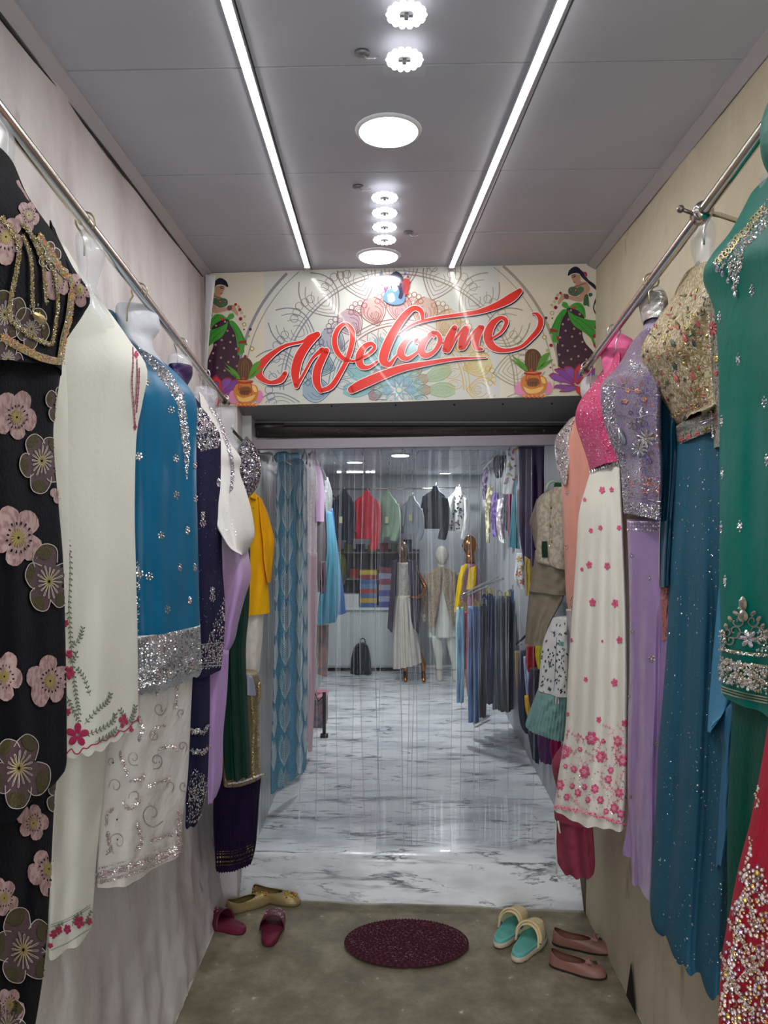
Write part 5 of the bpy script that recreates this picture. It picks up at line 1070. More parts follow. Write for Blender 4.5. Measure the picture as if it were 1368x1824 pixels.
m_lr = M('rose_leaf_thread', (190,96,96), .45, sheen=.2); m_lg2 = M('olive_leaf_thread', (92,92,44), .45); m_ld = M('deep_green_thread', (52,74,64), .45); m_lp = M('plum_leaf_thread', (112,56,74), .45)
S = Stick(bl)
for k in range(150):
    x = R.uniform(1146,1262); y = R.uniform(520,752)
    if x < 1146+max(0, (600-y))*.6 or x < 1142+max(0, y-650)*.62: continue
    S.petal(x, y, R.uniform(0,6.28), R.uniform(5,11), R.uniform(2.5,4.6), R.choice((0,0,1,2,3,4,4)), .9, 0, .002, .0015, 8, 1)
for k in range(34): S.curl(R.uniform(1150,1255), R.uniform(560,740), R.uniform(5,10), 1, 1.1, 4, R.random()*6, .9, R.choice((1,-1)))
for pts in (((1215,560),(1220,600),(1212,626)),((1180,620),(1210,628),(1250,632)),((1200,690),(1230,706),(1252,690)),((1232,560),(1228,580),(1220,600))): S.sprig(pts, 1.2, 4, None, 5, 6)
for x, y, c in ((1233,591,1),(1234,610,2),(1200,650,2),(1197,610,2),(1205,578,1),(1219,601,0),(1205,580,0),(1240,575,0),(1204,672,0),(1232,668,0)): S.petal(x, y-6, 1.2, 15, 7, c, 1, 0, .003, .002, 10, 2)
S.scatter([(1196,650),(1206,640),(1208,662),(1198,668)], 30, 1.2, 2.2, (5,6))
S.scatter([(1144,626),(1180,570),(1258,510),(1262,720),(1208,758),(1158,670)], 260, .8, 1.6, (4,5,6))
for k in range(11): S.bead(1204+k*6, 757-k*2.4+(3 if k % 2 else 0), 2.4, 6, .9)
chain(S, [(1196,742),(1225,728),(1262,718)], 10, (0,2,4,3), 1.6, 1.6)
S.done('leaf_embroidery', [m_lr, m_lg2, m_ld, m_lp, m_gold, m_silver, m_crys], bl, 'stuff', 'coloured leaves and gold thread')
vb = Cloth('front_border', [(1256,506,1292,492),(1256,560,1292,550),(1262,640,1292,640),(1266,700,1292,700),(1272,800,1292,800)], (1.64,1.54), .05, m_blt, u5, nu=16, nv=50, seed=42)
S = Stick(vb)
chain(S, [(1258,510),(1259,560),(1264,640),(1268,700),(1274,780)], 3, (0,1), 2.2, 1.7); chain(S, [(1264,505),(1266,560),(1270,640),(1274,700)], 2, (0,), 1.6, 1.3)
S.flower(1270,585,14,10,2,.7,.2,.34,0,.002); S.flower(1276,520,6,5,2,.8,0,.8,0); S.flower(1276,640,7,6,3,.8,0,.8,0); S.flower(1276,665,5,5,2,.8,0,.8,0)
S.done('beadwork', [m_silver, m_pearl, m_lr, m_gold], vb, 'stuff')
bt = Cloth('belt', [(1202,764,1291,736),(1203,778,1291,752),(1206,798,1291,768)], (1.965,1.59), .108, m_blt, u5, nu=50, nv=12, seed=40)
S = Stick(bt)
for off in (2, 6, 26, 30): S.ribbon([(1204,763+off,1.3),(1240,752+off,1.3),(1286,738+off,1.3)], 1.3, 0, .002, 8)
S.flower(1260,768,9,6,1,1,.3,.6,1,.003); 
for x, y in ((1243,773),(1228,778),(1215,783)): S.flower(x, y, 5, 5, 2, 1, .2, .8, 0)
S.scatter([(1206,776),(1285,752),(1285,764),(1208,792)], 70, 1, 2, (0,1,2,3)); S.done('beadwork', [m_silver, m_goldd, m_lr, m_ld], bt, 'stuff')
bust('clear plastic neck above the beige leaf embroidered blouse', 'r', 1252, [(1236,412,1272,402),(1230,424,1276,412),(1229,444,1274,434),(1236,462,1270,456),(1240,486,1276,484),(1238,508,1286,500)], (1.74,1.66), .055, hk=m_wr)
# 6 --- light blue dupatta hanging in front of the skirt
u6 = thing('blue_dupatta', 'plain blue chiffon dupatta hanging in folds beside the green trousers', 'stole', P(1280, 1000, 1.55))
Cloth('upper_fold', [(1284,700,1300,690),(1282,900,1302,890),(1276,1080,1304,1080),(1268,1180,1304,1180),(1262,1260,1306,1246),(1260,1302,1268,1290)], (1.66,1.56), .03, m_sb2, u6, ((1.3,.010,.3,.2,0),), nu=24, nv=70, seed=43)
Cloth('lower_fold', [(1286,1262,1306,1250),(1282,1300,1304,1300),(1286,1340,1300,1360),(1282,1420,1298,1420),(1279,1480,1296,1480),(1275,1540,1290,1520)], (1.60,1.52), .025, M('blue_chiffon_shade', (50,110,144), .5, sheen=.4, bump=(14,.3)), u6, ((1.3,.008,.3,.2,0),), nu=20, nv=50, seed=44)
# 7 --- green kurta with green trousers
u7 = thing('green_kurta_set', 'emerald green satin kurta with silver bead neckline and trousers, nearest on the right rail', 'kurta', P(1310, 500, 1.4), 'outfits on the right rail')
m_em = M('emerald_satin', (0,112,98), .5, sheen=.35, bump=(40,.15), spec=.22); m_et = M('emerald_crepe', (0,78,62), .55, sheen=.4, bump=(70,.2)); m_bor = worked('border_ground', (8,96,84), (190,190,170), 60, .5, .4, .75)
gt = Cloth('trousers', [(1306,1200,1460,1200),(1302,1300,1460,1300),(1297,1408,1460,1410),(1295,1519,1460,1520),(1296,1600,1460,1600),(1292,1700,1460,1700),(1290,1760,1460,1780)], (1.50,1.16), .07, m_et, u7, ((2.6,.012,.1,.04,0),(6,.003,.2,.05,0)), nu=50, nv=70, seed=45)
gk = Cloth('body', [(1330,372,1440,330),(1296,430,1450,400),(1266,464,1460,440),(1252,492,1465,476),(1262,520,1468,508),(1274,560,1470,556),(1279,640,1470,640),(1281,720,1470,720),(1282,900,1470,900),(1281,1030,1472,1034),(1284,1130,1474,1150),(1286,1228,1476,1296)], (1.52,1.12), .105, m_em, u7, ((1.5,.014,.2,.06,0),(4.1,.005,.3,.1,.1)), nu=70, nv=110, seed=46)
S = Stick(gk)
for x, y, sx in ((1315,640,.6),(1340,517,.7),(1282,565,.5),(1362,716,.8),(1318,937,.7),(1286,750,.3),(1287,843,.3),(1366,820,.5),(1292,1035,.3),(1285,940,.3)):
    for dx, dy, r in ((0,-9,3),(0,9,3),(-4*sx,-3,3.4),(4*sx,-3,3.4),(0,0,4.2),(-4*sx,4,3),(4*sx,4,3)): S.bead(x+dx, y+dy, r, R.choice((0,1)), .8)
S.scatter([(1368,352),(1340,392),(1310,420),(1284,450),(1270,470),(1282,484),(1292,470),(1304,500),(1312,524),(1320,480),(1330,440),(1368,404)], 620, 1.2, 3.2, (0,1,1,2))
for x, y in ((1280,478),(1290,486),(1300,498),(1309,512),(1312,524)): S.petal(x, y-6, 1.5, 12, 6, 1, 1, 0, .004, .003, 8, 1)
for k in range(16): t_ = k/15; S.curl(1362-t_*80, 372+t_*92, 7, 1.1, 1.6, 3, k, 1, 1)
# bottom motif and border
for x, y, L, W in ((1326,1062,26,16),(1326,1086,22,20)): S.petal(x, y, PI/2, L, W, 2, 1, 0, .003, .003, 10, 2)
for k in range(9): S.bead(1322+R.uniform(-6,6), 1070+R.uniform(0,34), 3.2, 1, .8)
for sg in (-1, 1):
    for (dx, y, r, a0) in ((12,1106,12,0),(20,1124,14,1),(9,1134,11,2),(28,1140,10,0),(34,1126,8,1)): S.curl(1330+sg*dx, y, r, 1.1, 2.6, 2, a0 if sg > 0 else PI-a0, 1, sg)
    for (dx, y, a) in ((10,1096,.5),(22,1108,.3),(30,1122,.2),(38,1134,.1)): S.petal(1330+sg*dx, y, -PI/2+sg*a*2, 13, 8, 2, 1, 0, .004, .004, 8, 1); S.bead(1330+sg*dx, y, 3.4, 1, .8)
S.flower(1335,1138,17,6,1,1,.2,.5,1,.004)
for y0 in (1160, 1180): S.ribbon([(1286,y0-6,2),(1320,y0,2),(1372,y0+6,2)], 2, 3, .004, 8); chain(S, [(1286,y0-3),(1320,y0+3),(1372,y0+9)], 4, (0,2), 2.2, 1.8)
S.scatter([(1285,1170),(1372,1190),(1372,1238),(1286,1214)], 420, 1.6, 4.4, (0,1,2,2,4)); S.scatter([(1283,1120),(1296,1126),(1300,1160),(1284,1160)], 60, 1.5, 3.2, (0,1,2)); S.scatter([(1356,1120),(1372,1120),(1372,1160),(1352,1160)], 60, 1.5, 3.2, (0,1,2))
for k in range(8): S.curl(1290+k*11, 1190+k*1.6+(k % 2)*14, 7, 1.1, 1.6, 2, k, 1, 1 if k % 2 else -1)
for dy in (0, 5, 10): S.ribbon([(1287,1222+dy,2.4),(1320,1232+dy,2.4),(1372,1243+dy,2.4)], 2.4, 2 if dy != 5 else 3, .004, 10)
S.done('beadwork', SIL[:2]+[M('champagne_bead', (196,190,164), .25, .85), m_gold, M('clear_stone', (226,226,220), .08, .5)], gk, 'stuff', 'silver bead sprays and scalloped border')
Cloth('teal_inset', [(1346,345,1380,320),(1340,370,1384,356),(1336,392,1380,380)], (1.40,1.25), .02, m_em, u7, nu=12, nv=12) if False else None
bust('bust neck above the emerald green kurta at the right edge', 'r', 1390, [(1352,330,1400,318),(1350,350,1402,340),(1346,372,1404,362),(1340,392,1410,388)], (1.36,1.26), .05)
u9 = thing('green_sleeve_top', 'dark green garment end hanging down at the top right edge', 'dress', P(1375, 250, 1.1))
Cloth('sleeve', [(1366,196,1440,180),(1355,226,1440,220),(1354,262,1440,262),(1360,286,1440,292),(1372,304,1430,310)], (1.12,1.0), .05, m_em, u9, nu=24, nv=30)
# 8 --- red lehenga
u8 = thing('red_bridal_lehenga', 'red velvet skirt heavy with pearls and gold cord, bottom right corner', 'dress', P(1340, 1500, 1.05))
m_rd = M('crimson_velvet', (176,16,48), .7, sheen=.8, bump=(60,.25))
rk = Cloth('skirt', [(1372,1270,1500,1240),(1362,1330,1500,1300),(1350,1400,1500,1380),(1334,1480,1500,1470),(1316,1550,1500,1540),(1300,1630,1500,1630),(1287,1704,1500,1704),(1281,1780,1500,1790),(1280,1870,1500,1890),(1280,1930,1500,1950)], (1.10,.88), .09, m_rd, u8, ((2.6,.012,.15,.1,0),(5,.004,.1,.2,0)), nu=60, nv=90, seed=48)
S = Stick(rk)
for k, (x, y) in enumerate(((1352,1556),(1330,1560),(1344,1580),(1362,1600),(1330,1604),(1322,1660),(1350,1650),(1312,1700),(1338,1720),(1362,1700),(1306,1760),(1330,1780),(1356,1760),(1300,1810),(1320,1812),(1345,1812),(1364,1800),(1316,1620),(1362,1640),(1296,1736))):
    a = R.random()*6
    for q in range(6):
        t_ = a+q*1.047; px_, py_ = x+9*math.cos(t_), y+10*math.sin(t_)
        S.curl(px_, py_, 5.5, 1, 1.8, 1, t_, .9, 1); S.pearl(px_, py_, R.uniform(2.6,3.6), 0 if q % 3 else 2)
    S.pearl(x, y, R.uniform(4,5.4), R.choice((0,2,3,4)))
for k in range(330):
    x = R.uniform(1284,1372); y = R.uniform(1560,1828)
    if inside(x, y, [(1334,1590),(1372,1560),(1372,1830),(1284,1830),(1290,1710),(1312,1600)]): S.pearl(x, y, R.uniform(2,4), R.choice((0,0,0,1,2,4)))
for k in range(110):
    t_ = k/109; x = 1340-56*t_+R.uniform(-5,5)+4*math.sin(t_*3.1); y = 1492+320*t_; S.pearl(x, y, R.uniform(2,4), R.choice((0,0,1)))
for k in range(12): S.pearl(R.uniform(1344,1354), 1402+k*3.4, R.uniform(2,3.4), R.choice((0,1)))
for pts in (((1302,1640),(1330,1680),(1368,1750)),((1290,1700),(1316,1760),(1350,1810)),((1340,1600),(1350,1640),(1368,1660)),((1300,1760),(1330,1740),(1368,1712))): S.ribbon([p+(3,) for p in pts], 3, 1, .005, 8); chain(S, pts, 5, (0,1), 1.4, 2.4)
for x, y, r in ((1352,1560,12),(1326,1690,12),(1350,1740,14),(1310,1790,12),(1364,1780,12),(1314,1650,9),(1356,1690,10)): S.curl(x, y, r, 1.1, 3, 1, R.random()*6, .9, 1)
S.done('pearl_work', [m_pearl, M('rose_gold_cord', (196,160,130), .35, .8), m_irid, m_crys, m_amber], rk, 'stuff', 'pearls, iridescent stones and rose gold cord')
# ================================================================ kid and short sets by the right doorway
v1 = thing('boys_sherwani_set', "child's beige brocade jacket over grey brown kurta and trousers, right of the doorway", 'suit', P(975, 900, 3.27))
m_bj = M('beige_brocade', (196,186,166), .6, var=((172,160,142), 60, (1,1,1), .45, .56), bump=(90,.3)); m_tp = M('taupe_cotton', (134,124,108), .65, sheen=.3, bump=(30,.15))
Cloth('trousers', [(944,1040,1006,1050),(942,1060,1002,1070),(938,1100,980,1110),(935,1146,970,1148)], (3.36,3.24), .05, m_tp, v1, ((2,.010,.2,.05,0),), nu=30, nv=30, seed=50)
Cloth('kurta', [(953,980,1008,990),(950,1010,1010,1015),(946,1035,1010,1040),(942,1052,1008,1060)], (3.34,3.22), .05, m_tp, v1, ((1.6,.008,.2,.05,0),), nu=30, nv=20, seed=51)
kj = Cloth('jacket', [(984,868,1002,868),(966,880,1008,876),(958,890,1010,888),(955,912,1010,912),(956,950,1010,950),(955,976,1010,980),(955,1000,1010,1006),(966,1004,1008,1015)], (3.31,3.19), .05, m_bj, v1, ((1.3,.008,.3,.05,0),), nu=30, nv=36, seed=52)
Cloth('sleeve', [(956,888,966,892),(950,908,962,912),(943,930,960,930),(947,945,959,948),(953,976,958,978)], (3.35,3.31), .03, m_tp, v1, nu=12, nv=20)
S = Stick(kj)
for x, y in ((982,904),(981,937),(983,965)): S.bead(x, y, 3, 0, .7, 8)
S.ribbon([(982,885,.8),(980,930,.8),(977,1000,.8)], .8, 2, .002, 6); S.ribbon([(971,964,10),(971,975,11),(972,993,10)], 10, 1, .004, 2); S.bead(978,972,2,3,.6); S.bead(974,984,2,3,.6)
S.done('button', [m_goldd, M('dark_green_brooch', (24,54,40), .4), M('taupe_seam',(150,138,120),.7), m_gold], kj, None)
b = MB(); b.tube([P(986+13*math.cos(a), 874-17*math.sin(a), 3.27) for a in [PI*k/10 for k in range(11)]], .006, 8); b.build('hanger_ring', M('pale_green_plastic', (170,190,170), .4), v1)
Cloth('green_lining', [(988,860,1002,860),(986,868,1004,868),(988,880,1000,880)], (3.28,3.24), .012, M('bottle_green', (20,80,56), .6), v1, nu=10, nv=8)
v2 = thing('girls_skirt_set', "child's white leaf print shirt with mint pleated skirt, right of the doorway", 'dress', P(990, 1160, 3.12))
m_mint = M('mint_cotton', (126,164,160), .7, sheen=.3, bump=(70,.25)); m_ws = M('white_print_cotton', (222,222,218), .7)
Cloth('skirt', [(958,1228,1012,1236),(952,1244,1012,1250),(942,1270,1010,1280),(936,1290,1008,1302),(950,1304,1004,1317)][:4]+[(938,1296,1006,1318)], (3.20,3.08), .06, m_mint, v2, ((6,.012,.1,.02,0,.7),), nu=60, nv=26, seed=53)
fs = Cloth('shirt', [(984,1102,1012,1098),(976,1120,1012,1118),(968,1142,1012,1142),(963,1175,1012,1175),(961,1205,1012,1205),(959,1228,1012,1240)], (3.18,3.06), .05, m_ws, v2, ((1.4,.006,.3,.1,0),), nu=30, nv=36, seed=54)
S = Stick(fs)
for k in range(95): x = R.uniform(962,1008); y = R.uniform(1108,1236); S.petal(x, y, R.uniform(.8,2.4), R.uniform(4,7), R.uniform(2.4,3.6), R.choice((0,0,1)), .9, 0, .0015, 0, 6, 1)
S.ribbon([(996,1146,8),(1012,1148,8)], 8, 2, .003, 2); S.bead(1003,1147,1.6,3,.6); S.ribbon([(992,1135,.8),(990,1180,.8),(987,1230,.8)], .8, 1, .0015, 5)
S.done('leaf_print', [M('deep_teal_print', (34,64,76), .7), M('grey_teal_print', (96,120,126), .7), m_mint, m_silver], fs, 'stuff')
Cloth('collar', [(986,1100,1002,1098),(982,1110,1004,1108),(980,1124,1000,1124)], (3.13,3.07), .02, m_ws, v2, nu=12, nv=8)
b = MB(); b.tube([P(991,1238,3.06), P(990,1250,3.04), P(989,1256,3.04)], .0022, 6); b.tube([P(993,1238,3.06), P(995,1250,3.04), P(994,1254,3.04)], .0022, 6); b.build('drawstring', M('cord_white', (216,214,200), .7), v2)
v3 = thing('knit_shorts_set', 'dusky crimson top and shorts with white drawstring, hanging below the cream skirt', 'shorts', P(1020, 1450, 2.8))
m_cs = M('dusky_crimson_knit', (152,64,84), .8, sheen=.4, bump=(60,.2))
Cloth('shorts', [(992,1448,1054,1452),(990,1476,1056,1476),(990,1510,1059,1515),(993,1532,1060,1540),(1004,1549,1058,1554)], (2.94,2.76), .06, m_cs, v3, ((2.6,.012,.2,.04,0),), nu=40, nv=40, seed=55)
Cloth('top', [(1000,1330,1040,1330),(985,1352,1046,1352),(984,1372,1048,1372),(990,1400,1050,1400),(987,1440,1053,1452),(988,1456,1054,1468)], (2.92,2.74), .05, m_cs, v3, ((1.4,.006,.2,.04,0),), nu=40, nv=40, seed=56)
b = MB(); b.tube([P(994,1462,2.86), P(996,1476,2.85), P(998,1484,2.85)], .004, 6); b.tube([P(991,1456,2.9), P(990,1500,2.9), P(992,1540,2.9), P(991,1556,2.9)], .003, 6); b.build('drawstring', M('cord_white', (216,214,200), .7), v3)
b = MB(); b.tube([P(1026,1334,2.84), P(1030,1318,2.84), Vector((.84,2.84,P(1030,1316,2.84).z))], .003, 6); b.build('hanger_hook', m_wr, v3)
# ================================================================ INNER SHOP, LEFT
w1 = thing('feather_print_curtain', 'long teal blue curtain length printed with white feathers, hanging on the inner left rail', 'curtain', P(515, 830, 4.0))
m_fc = M('curtain_blue', (74,140,168), .7, var=((104,162,186), 60, (1,1,6), .45, .6)); m_ft = M('feather_white', (196,212,216), .7)
fc = Cloth('cloth', [(497,812,520,808),(494,830,545,830),(491,900,547,900),(489,1050,548,1050),(487,1200,548,1200),(483,1330,547,1320),(482,1413,545,1370)], (3.75,4.12), .035, m_fc, w1, ((3.6,.018,.1,.02,0),(7,.003,.1,.02,0)), nu=60, nv=80, seed=60)
S = Stick(fc)
def feather(cx, cy, wd, ht):
    for k in range(13):
        t = k/12; y = cy+ht*(.5-t); l = wd*1.15*math.sin(PI*(.10+.82*t**.9))**.8
        for sg in (-1, 1): S.ribbon([(cx,y+5,1.2),(cx+sg*l*.28,y-1,1.1),(cx+sg*l*.5,y-9,.7)], 1.1, 0, .002, 2)
    S.ribbon([(cx,cy+ht*.55,1),(cx,cy,1),(cx,cy-ht*.45,.8)], 1, 0, .0022, 4)
for k in range(10): feather(512.5-k*.9, 862+k*59.6, 19, 42)
for k in range(10): feather(533+k*.0, 890+k*58 if k < 9 else 1390, 11, 44)
for k in range(9): feather(494-k*.9, 838+k*60+30, 9, 40); 
for k in range(9): feather(543, 862+k*57, 8, 36)
S.done('feather_print', [m_ft], fc, 'stuff')
b = MB(); b.tube([P(496,815,3.72), P(530,812,4.1)], .018, 12); b.tube([P(497,815,3.66), P(508,813,3.76)], .026, 14); b.build('roll', m_fc, w1)
def simple(name, label, cat, rows, z, B, mat, folds=((1.6,.012,.2,.05,0),), group=None, seed=0, nu=24, nv=30, part='cloth', hem=None, cap=True):
    r = rows[0]; t = thing(name, label, cat, P((r[0]+r[2])/2, r[1], (z[0]+z[1])/2), group)
    return t, Cloth(part, rows, z, B, mat, t, folds, nu=nu, nv=nv, seed=seed, hem=hem, cap=cap)
m_pl = worked('pink_lace', (208,168,178), (228,206,210), 40, .7, .6, 0, None, .3)
t, c = simple('lace_gown', 'dusty pink gown with lace bodice beside the feather curtain', 'dress', [(548,812,558,815),(546,860,566,860),(547,920,565,920),(547,985,564,985)], (4.35,4.7), .03, m_pl, nv=24)
Cloth('skirt', [(546,980,565,985),(546,1100,564,1100),(546,1250,560,1250),(548,1338,556,1337)], (4.35,4.7), .03, M('dusty_pink', (200,160,168), .6, bump=(30,.2)), t, ((2.5,.012,.1,.02,0),), nu=24, nv=40)
simple('pink_shirt', 'pale orchid pink short shirt on hanger by the lace gown', 'shirt', [(549,808,562,806),(548,824,570,830),(552,850,576,856),(560,880,578,890),(563,929,577,929)], (4.6,5.0), .03, M('orchid_cotton', (214,170,210), .7, bump=(40,.2)), ((1.6,.006,.2,.1,0),), seed=61)
simple('dark_trousers', 'dark grey brown trousers below the orchid pink shirt', 'trousers', [(564,926,578,926),(563,980,580,980),(566,1055,574,1052)], (4.9,5.1), .03, M('grey_brown_cloth', (84,74,80), .7), seed=62)
t, c = simple('sequin_kurti', 'grey silver sequinned top with light blue flared hem on the inner left rail', 'dress', [(578,852,584,850),(577,880,592,880),(580,912,590,912)], (5.2,5.5), .03, worked('grey_sequin', (110,120,122), (190,196,196), 60, .6, .3, .7), seed=63)
Cloth('skirt', [(580,910,591,912),(582,980,602,980),(572,1040,606,1040),(566,1090,604,1085),(566,1112,598,1108)], (5.15,5.45), .04, M('sky_satin', (72,136,160), .5, sheen=.3, bump=(10,.4)), t, ((3,.012,.2,.1,0),), nu=34, nv=40)
simple('blue_gown', 'bright blue narrow gown behind the light blue flared dress', 'dress', [(588,905,593,905),(592,980,602,985),(600,1050,612,1050),(598,1096,616,1092)], (5.7,6.0), .03, M('royal_blue_cloth', (40,90,150), .6), seed=64)
simple('plum_shirt', 'plum brown garment end hanging in front of the light blue dress', 'shirt', [(570,1000,580,1000),(571,1030,580,1030),(572,1058,578,1056)], (4.95,5.05), .02, M('plum_brown', (96,58,66), .7), seed=65)
simple('patterned_lower_dress', 'grey brown and rust garments hanging low near the pink box', 'dress', [(565,1112,586,1112),(564,1160,585,1160),(565,1200,583,1205)], (5.3,5.5), .03, M('rust_grey_print', (150,110,96), .7, var=((90,96,110), 14, (1,1,1), .4, .6)), seed=66)
# pink box, floor stand
t = thing('patterned_box', 'pink and grey flower patterned box on the inner floor', 'box', (-.47,5.45,IF))
b = MB(); b.box((-.50,5.5,IF+.10), (.18,.24,.19)); b.build('body', M('grey_pink_pattern', (150,120,132), .5, var=((96,92,106), 26, (1,1,1), .45, .58)), t, False)
b = MB(); b.box((-.50,5.5,IF+.205), (.19,.25,.02)); b.build('lid', M('pink_lid', (206,140,156), .5), t, False)
t = thing('iron_stand', 'dark iron stand leg beside the patterned box', 'stand', (-.41,5.2,IF))
b = MB(); b.tube([(-.40,5.15,IF),(-.40,5.15,IF+.30)], .012, 8); b.tube([(-.40,5.15,IF+.28),(-.44,5.15,IF+.24),(-.46,5.15,IF+.29)], .006, 6); b.box((-.40,5.15,IF+.01), (.05,.05,.02)); b.build('post', M('dark_iron', (50,44,48), .5, .5), t)
# inner left rail
t = thing('inner_rail', 'thin chrome rail along the inner left wall', 'rail', P(510,815,3.7), 'inner shop rails'); b = MB(); b.tube([P(503,815,3.66), P(600,888,6.3)], .009, 10); b.build('rod', m_ss, t)
for k, (px, py, Z) in enumerate(((543,806,4.35),(556,804,4.6),(572,830,5.0))):
    t = thing('white_hanger', 'translucent white garment hanger on the inner left rail, %s' % ('nearest the feather curtain','above the orchid pink shirt','furthest of the three')[k], 'hanger', P(px,py,Z), 'white hangers inside')
    b = MB(); b.tube([P(px-10,py+22,Z+.08), P(px,py-2,Z), P(px+9,py+24,Z+.1)], .008, 8); b.tube([P(px,py-2,Z), P(px+2,py-14,Z), P(px+7,py-14,Z+.02)], .004, 6); b.build('frame', M('milky_plastic', (226,226,230), .3, alpha=.8), t)
# ================================================================ BACK WALL
t = thing('back_rail', 'chrome rail across the inner back wall with jackets on it', 'rail', P(700,870,7.45), 'inner shop rails'); b = MB(); b.tube([P(588,872,7.45), P(850,869,7.45)], .009, 10); b.build('rod', m_ss, t)
m_jn = M('navy_jacket', (30,40,64), .7); m_jr = M('red_jacket', (206,44,64), .65); m_jg = M('pale_green_jacket', (158,186,160), .7); m_jw = M('pale_grey_cloth', (170,176,184), .7)
def jacket(label, x0, x1, y0, y1, y2, mat, sleeve=1, seed=0, tagc=None, extra=None, zz=7.3):
    cx = (x0+x1)/2; wd = x1-x0
    t = thing('jacket', label, 'jacket', P(cx, y0, zz), 'jackets on the back rail')
    bd_ = Cloth('body', [(cx-5,y0,cx+4,y0),(cx-8,y0+8,cx+7,y0+8),(x0+wd*.10,y0+18,x1-wd*.16,y0+18),(x0+wd*.06,y0+40,x1-wd*.2,y0+40),(x0+wd*.06,y1,x1-wd*.22,y1)], (zz+.05,zz-.05), .07, mat, t, ((2,.01,.1,.1,0),), nu=24, nv=24, seed=seed)
    Cloth('sleeve', [(x1-wd*.3,y0+18,x1-wd*.08,y0+22),(x1-wd*.26,y0+40,x1,y0+44),(x1-wd*.30,y0+62,x1-wd*.02,y0+66),(x1-wd*.42,y2-4,x1-wd*.14,y2),(x1-wd*.42,y2,x1-wd*.18,y2+2)], (zz-.1,zz-.12), .04, mat, t, nu=14, nv=20, seed=seed)
    Cloth('sleeve', [(x0+wd*.05,y0+18,x0+wd*.26,y0+16),(x0-wd*.02,y0+44,x0+wd*.2,y0+44),(x0-wd*.02,y1-14,x0+wd*.14,y1-12)], (zz,zz-.04), .03, mat, t, nu=12, nv=16, seed=seed)
    b = MB(); b.tube([P(cx,y0+2,zz), P(cx+1,y0-6,zz), P(cx+3,871,7.45)], .003, 6); b.build('hanger_hook', m_wr, t)
    if tagc: b = MB(); b.box(P(tagc[0],tagc[1],zz-.14), (.030,.004,.06)); b.build('price_tag', M('pale_tag', (206,208,160), .6), t, False)
    return bd_
jacket('navy hooded jacket with a pale tag at the left end of the back rail', 592, 634, 872, 962, 968, m_jn, tagc=(607,926), seed=70)
jacket('bright red jacket on the back rail', 628, 680, 874, 960, 978, m_jr, seed=71)
jacket('pale green jacket with a tag on the back rail', 668, 714, 876, 956, 962, m_jg, tagc=(689,926), seed=72)
jacket('pale grey top between the green and dark jackets', 712, 756, 884, 950, 962, m_jw, tagc=(731,922), seed=73)
jacket('dark navy jacket with long sleeve on the back rail', 750, 802, 866, 942, 960, M('midnight_jacket', (30,40,54), .7), seed=74)
jk = jacket('white shirt with small black flowers at the right end of the back rail', 797, 838, 868, 946, 960, m_ws, seed=75)
S = Stick(jk)
for k in range(60): S.petal(R.uniform(800,830), R.uniform(878,944), R.random()*6, R.uniform(3,6), R.uniform(2,4), R.choice((0,1)), 1, 0, .003, 0, 6, 1)
S.done('flower_print', [M('black_ink', (50,54,64), .7), M('grey_ink', (120,124,134), .7)], jk, 'stuff')
# recessed dark rack with folded goods under the jackets
t = thing('wall_shelf', 'dark wall rack of dim folded cloths under the hanging jackets', 'shelf', P(670,1000,7.6))
b = MB(); b.box((P(670,0,7.68).x, 7.71, 1.05), (.86,.06,.56)); b.build('back_panel', M('dark_slate', (52,54,66), .7), t, False)
b = MB()
for z_ in (1.30, 1.04): b.box((P(670,0,7.6).x, 7.62, z_), (.86,.16,.014))
b.build('shelf_board', M('grey_board', (110,112,120), .6), t, False)
cols = [(120,44,50),(60,80,130),(90,110,70),(150,60,60),(50,60,90),(110,70,90),(140,120,70),(70,70,80)]
for k in range(14):
    x = P(600+k*10.5,0,7.6).x; zb = 1.047 if k % 2 else 1.307; h_ = R.uniform(.06,.13)
    b = MB(); b.box((x, 7.60, zb+h_/2), (.085,.12,h_)); tag(b.build('folded_garment', M('fold%d' % (k % 8), cols[k % 8], .8), None, False), 'dim %s folded garment, %s on the %s rack shelf' % (('maroon','blue','moss green','dull red','navy','plum','khaki','grey')[k % 8], ('first','second','third','fourth','fifth','sixth','last')[k//2]+' from the left', 'lower' if k % 2 else 'upper'), 'clothes', 'folded garments on the dark rack')
simple('khaki_shirt', 'olive green shirt hanging over the dark wall rack', 'shirt', [(600,988,612,988),(598,1005,618,1005),(601,1040,614,1042)], (7.42,7.45), .03, M('olive_shirt', (96,104,62), .7), seed=76)
# counter
t = thing('counter', 'white panelled counter along the inner back wall', 'counter', (-.2,7.5,IF))
b = MB(); b.box((-.20,7.55,IF+.31), (.74,.20,.56)); b.build('carcass', M('counter_white', (196,202,202), .5), t, False)
for k in range(3): b = MB(); b.box((-.445+k*.245,7.445,IF+.315), (.238,.012,.53)); b.build('panel', M('counter_panel', (202,208,208), .45), t, False)
b = MB(); b.box((-.20,7.53,IF+.605), (.77,.26,.024)); b.build('top', M('counter_top', (216,220,222), .35), t, False)
b = MB(); b.box((-.20,7.45,IF+.015), (.74,.02,.03)); b.build('plinth', m_dark, t, False)
zt = IF+.617
sc1 = [(64,96,150),(196,160,40),(80,110,150),(170,60,56),(90,130,170),(70,100,150),(150,52,60),(200,180,60)]
for k in range(8):
    b = MB(); b.box((P(656,0,7.48).x, 7.48, zt+.0225+k*.045), (.165,.14,.043)); o = b.build('flat_box', M('boxcol%d' % k, sc1[k], .5), None, False)
    tag(o, 'flat %s packet box in the left stack on the counter' % ('blue','yellow','slate blue','red','pale blue','deep blue','dark red','topmost yellow')[k], 'box', 'packet boxes in the left stack')
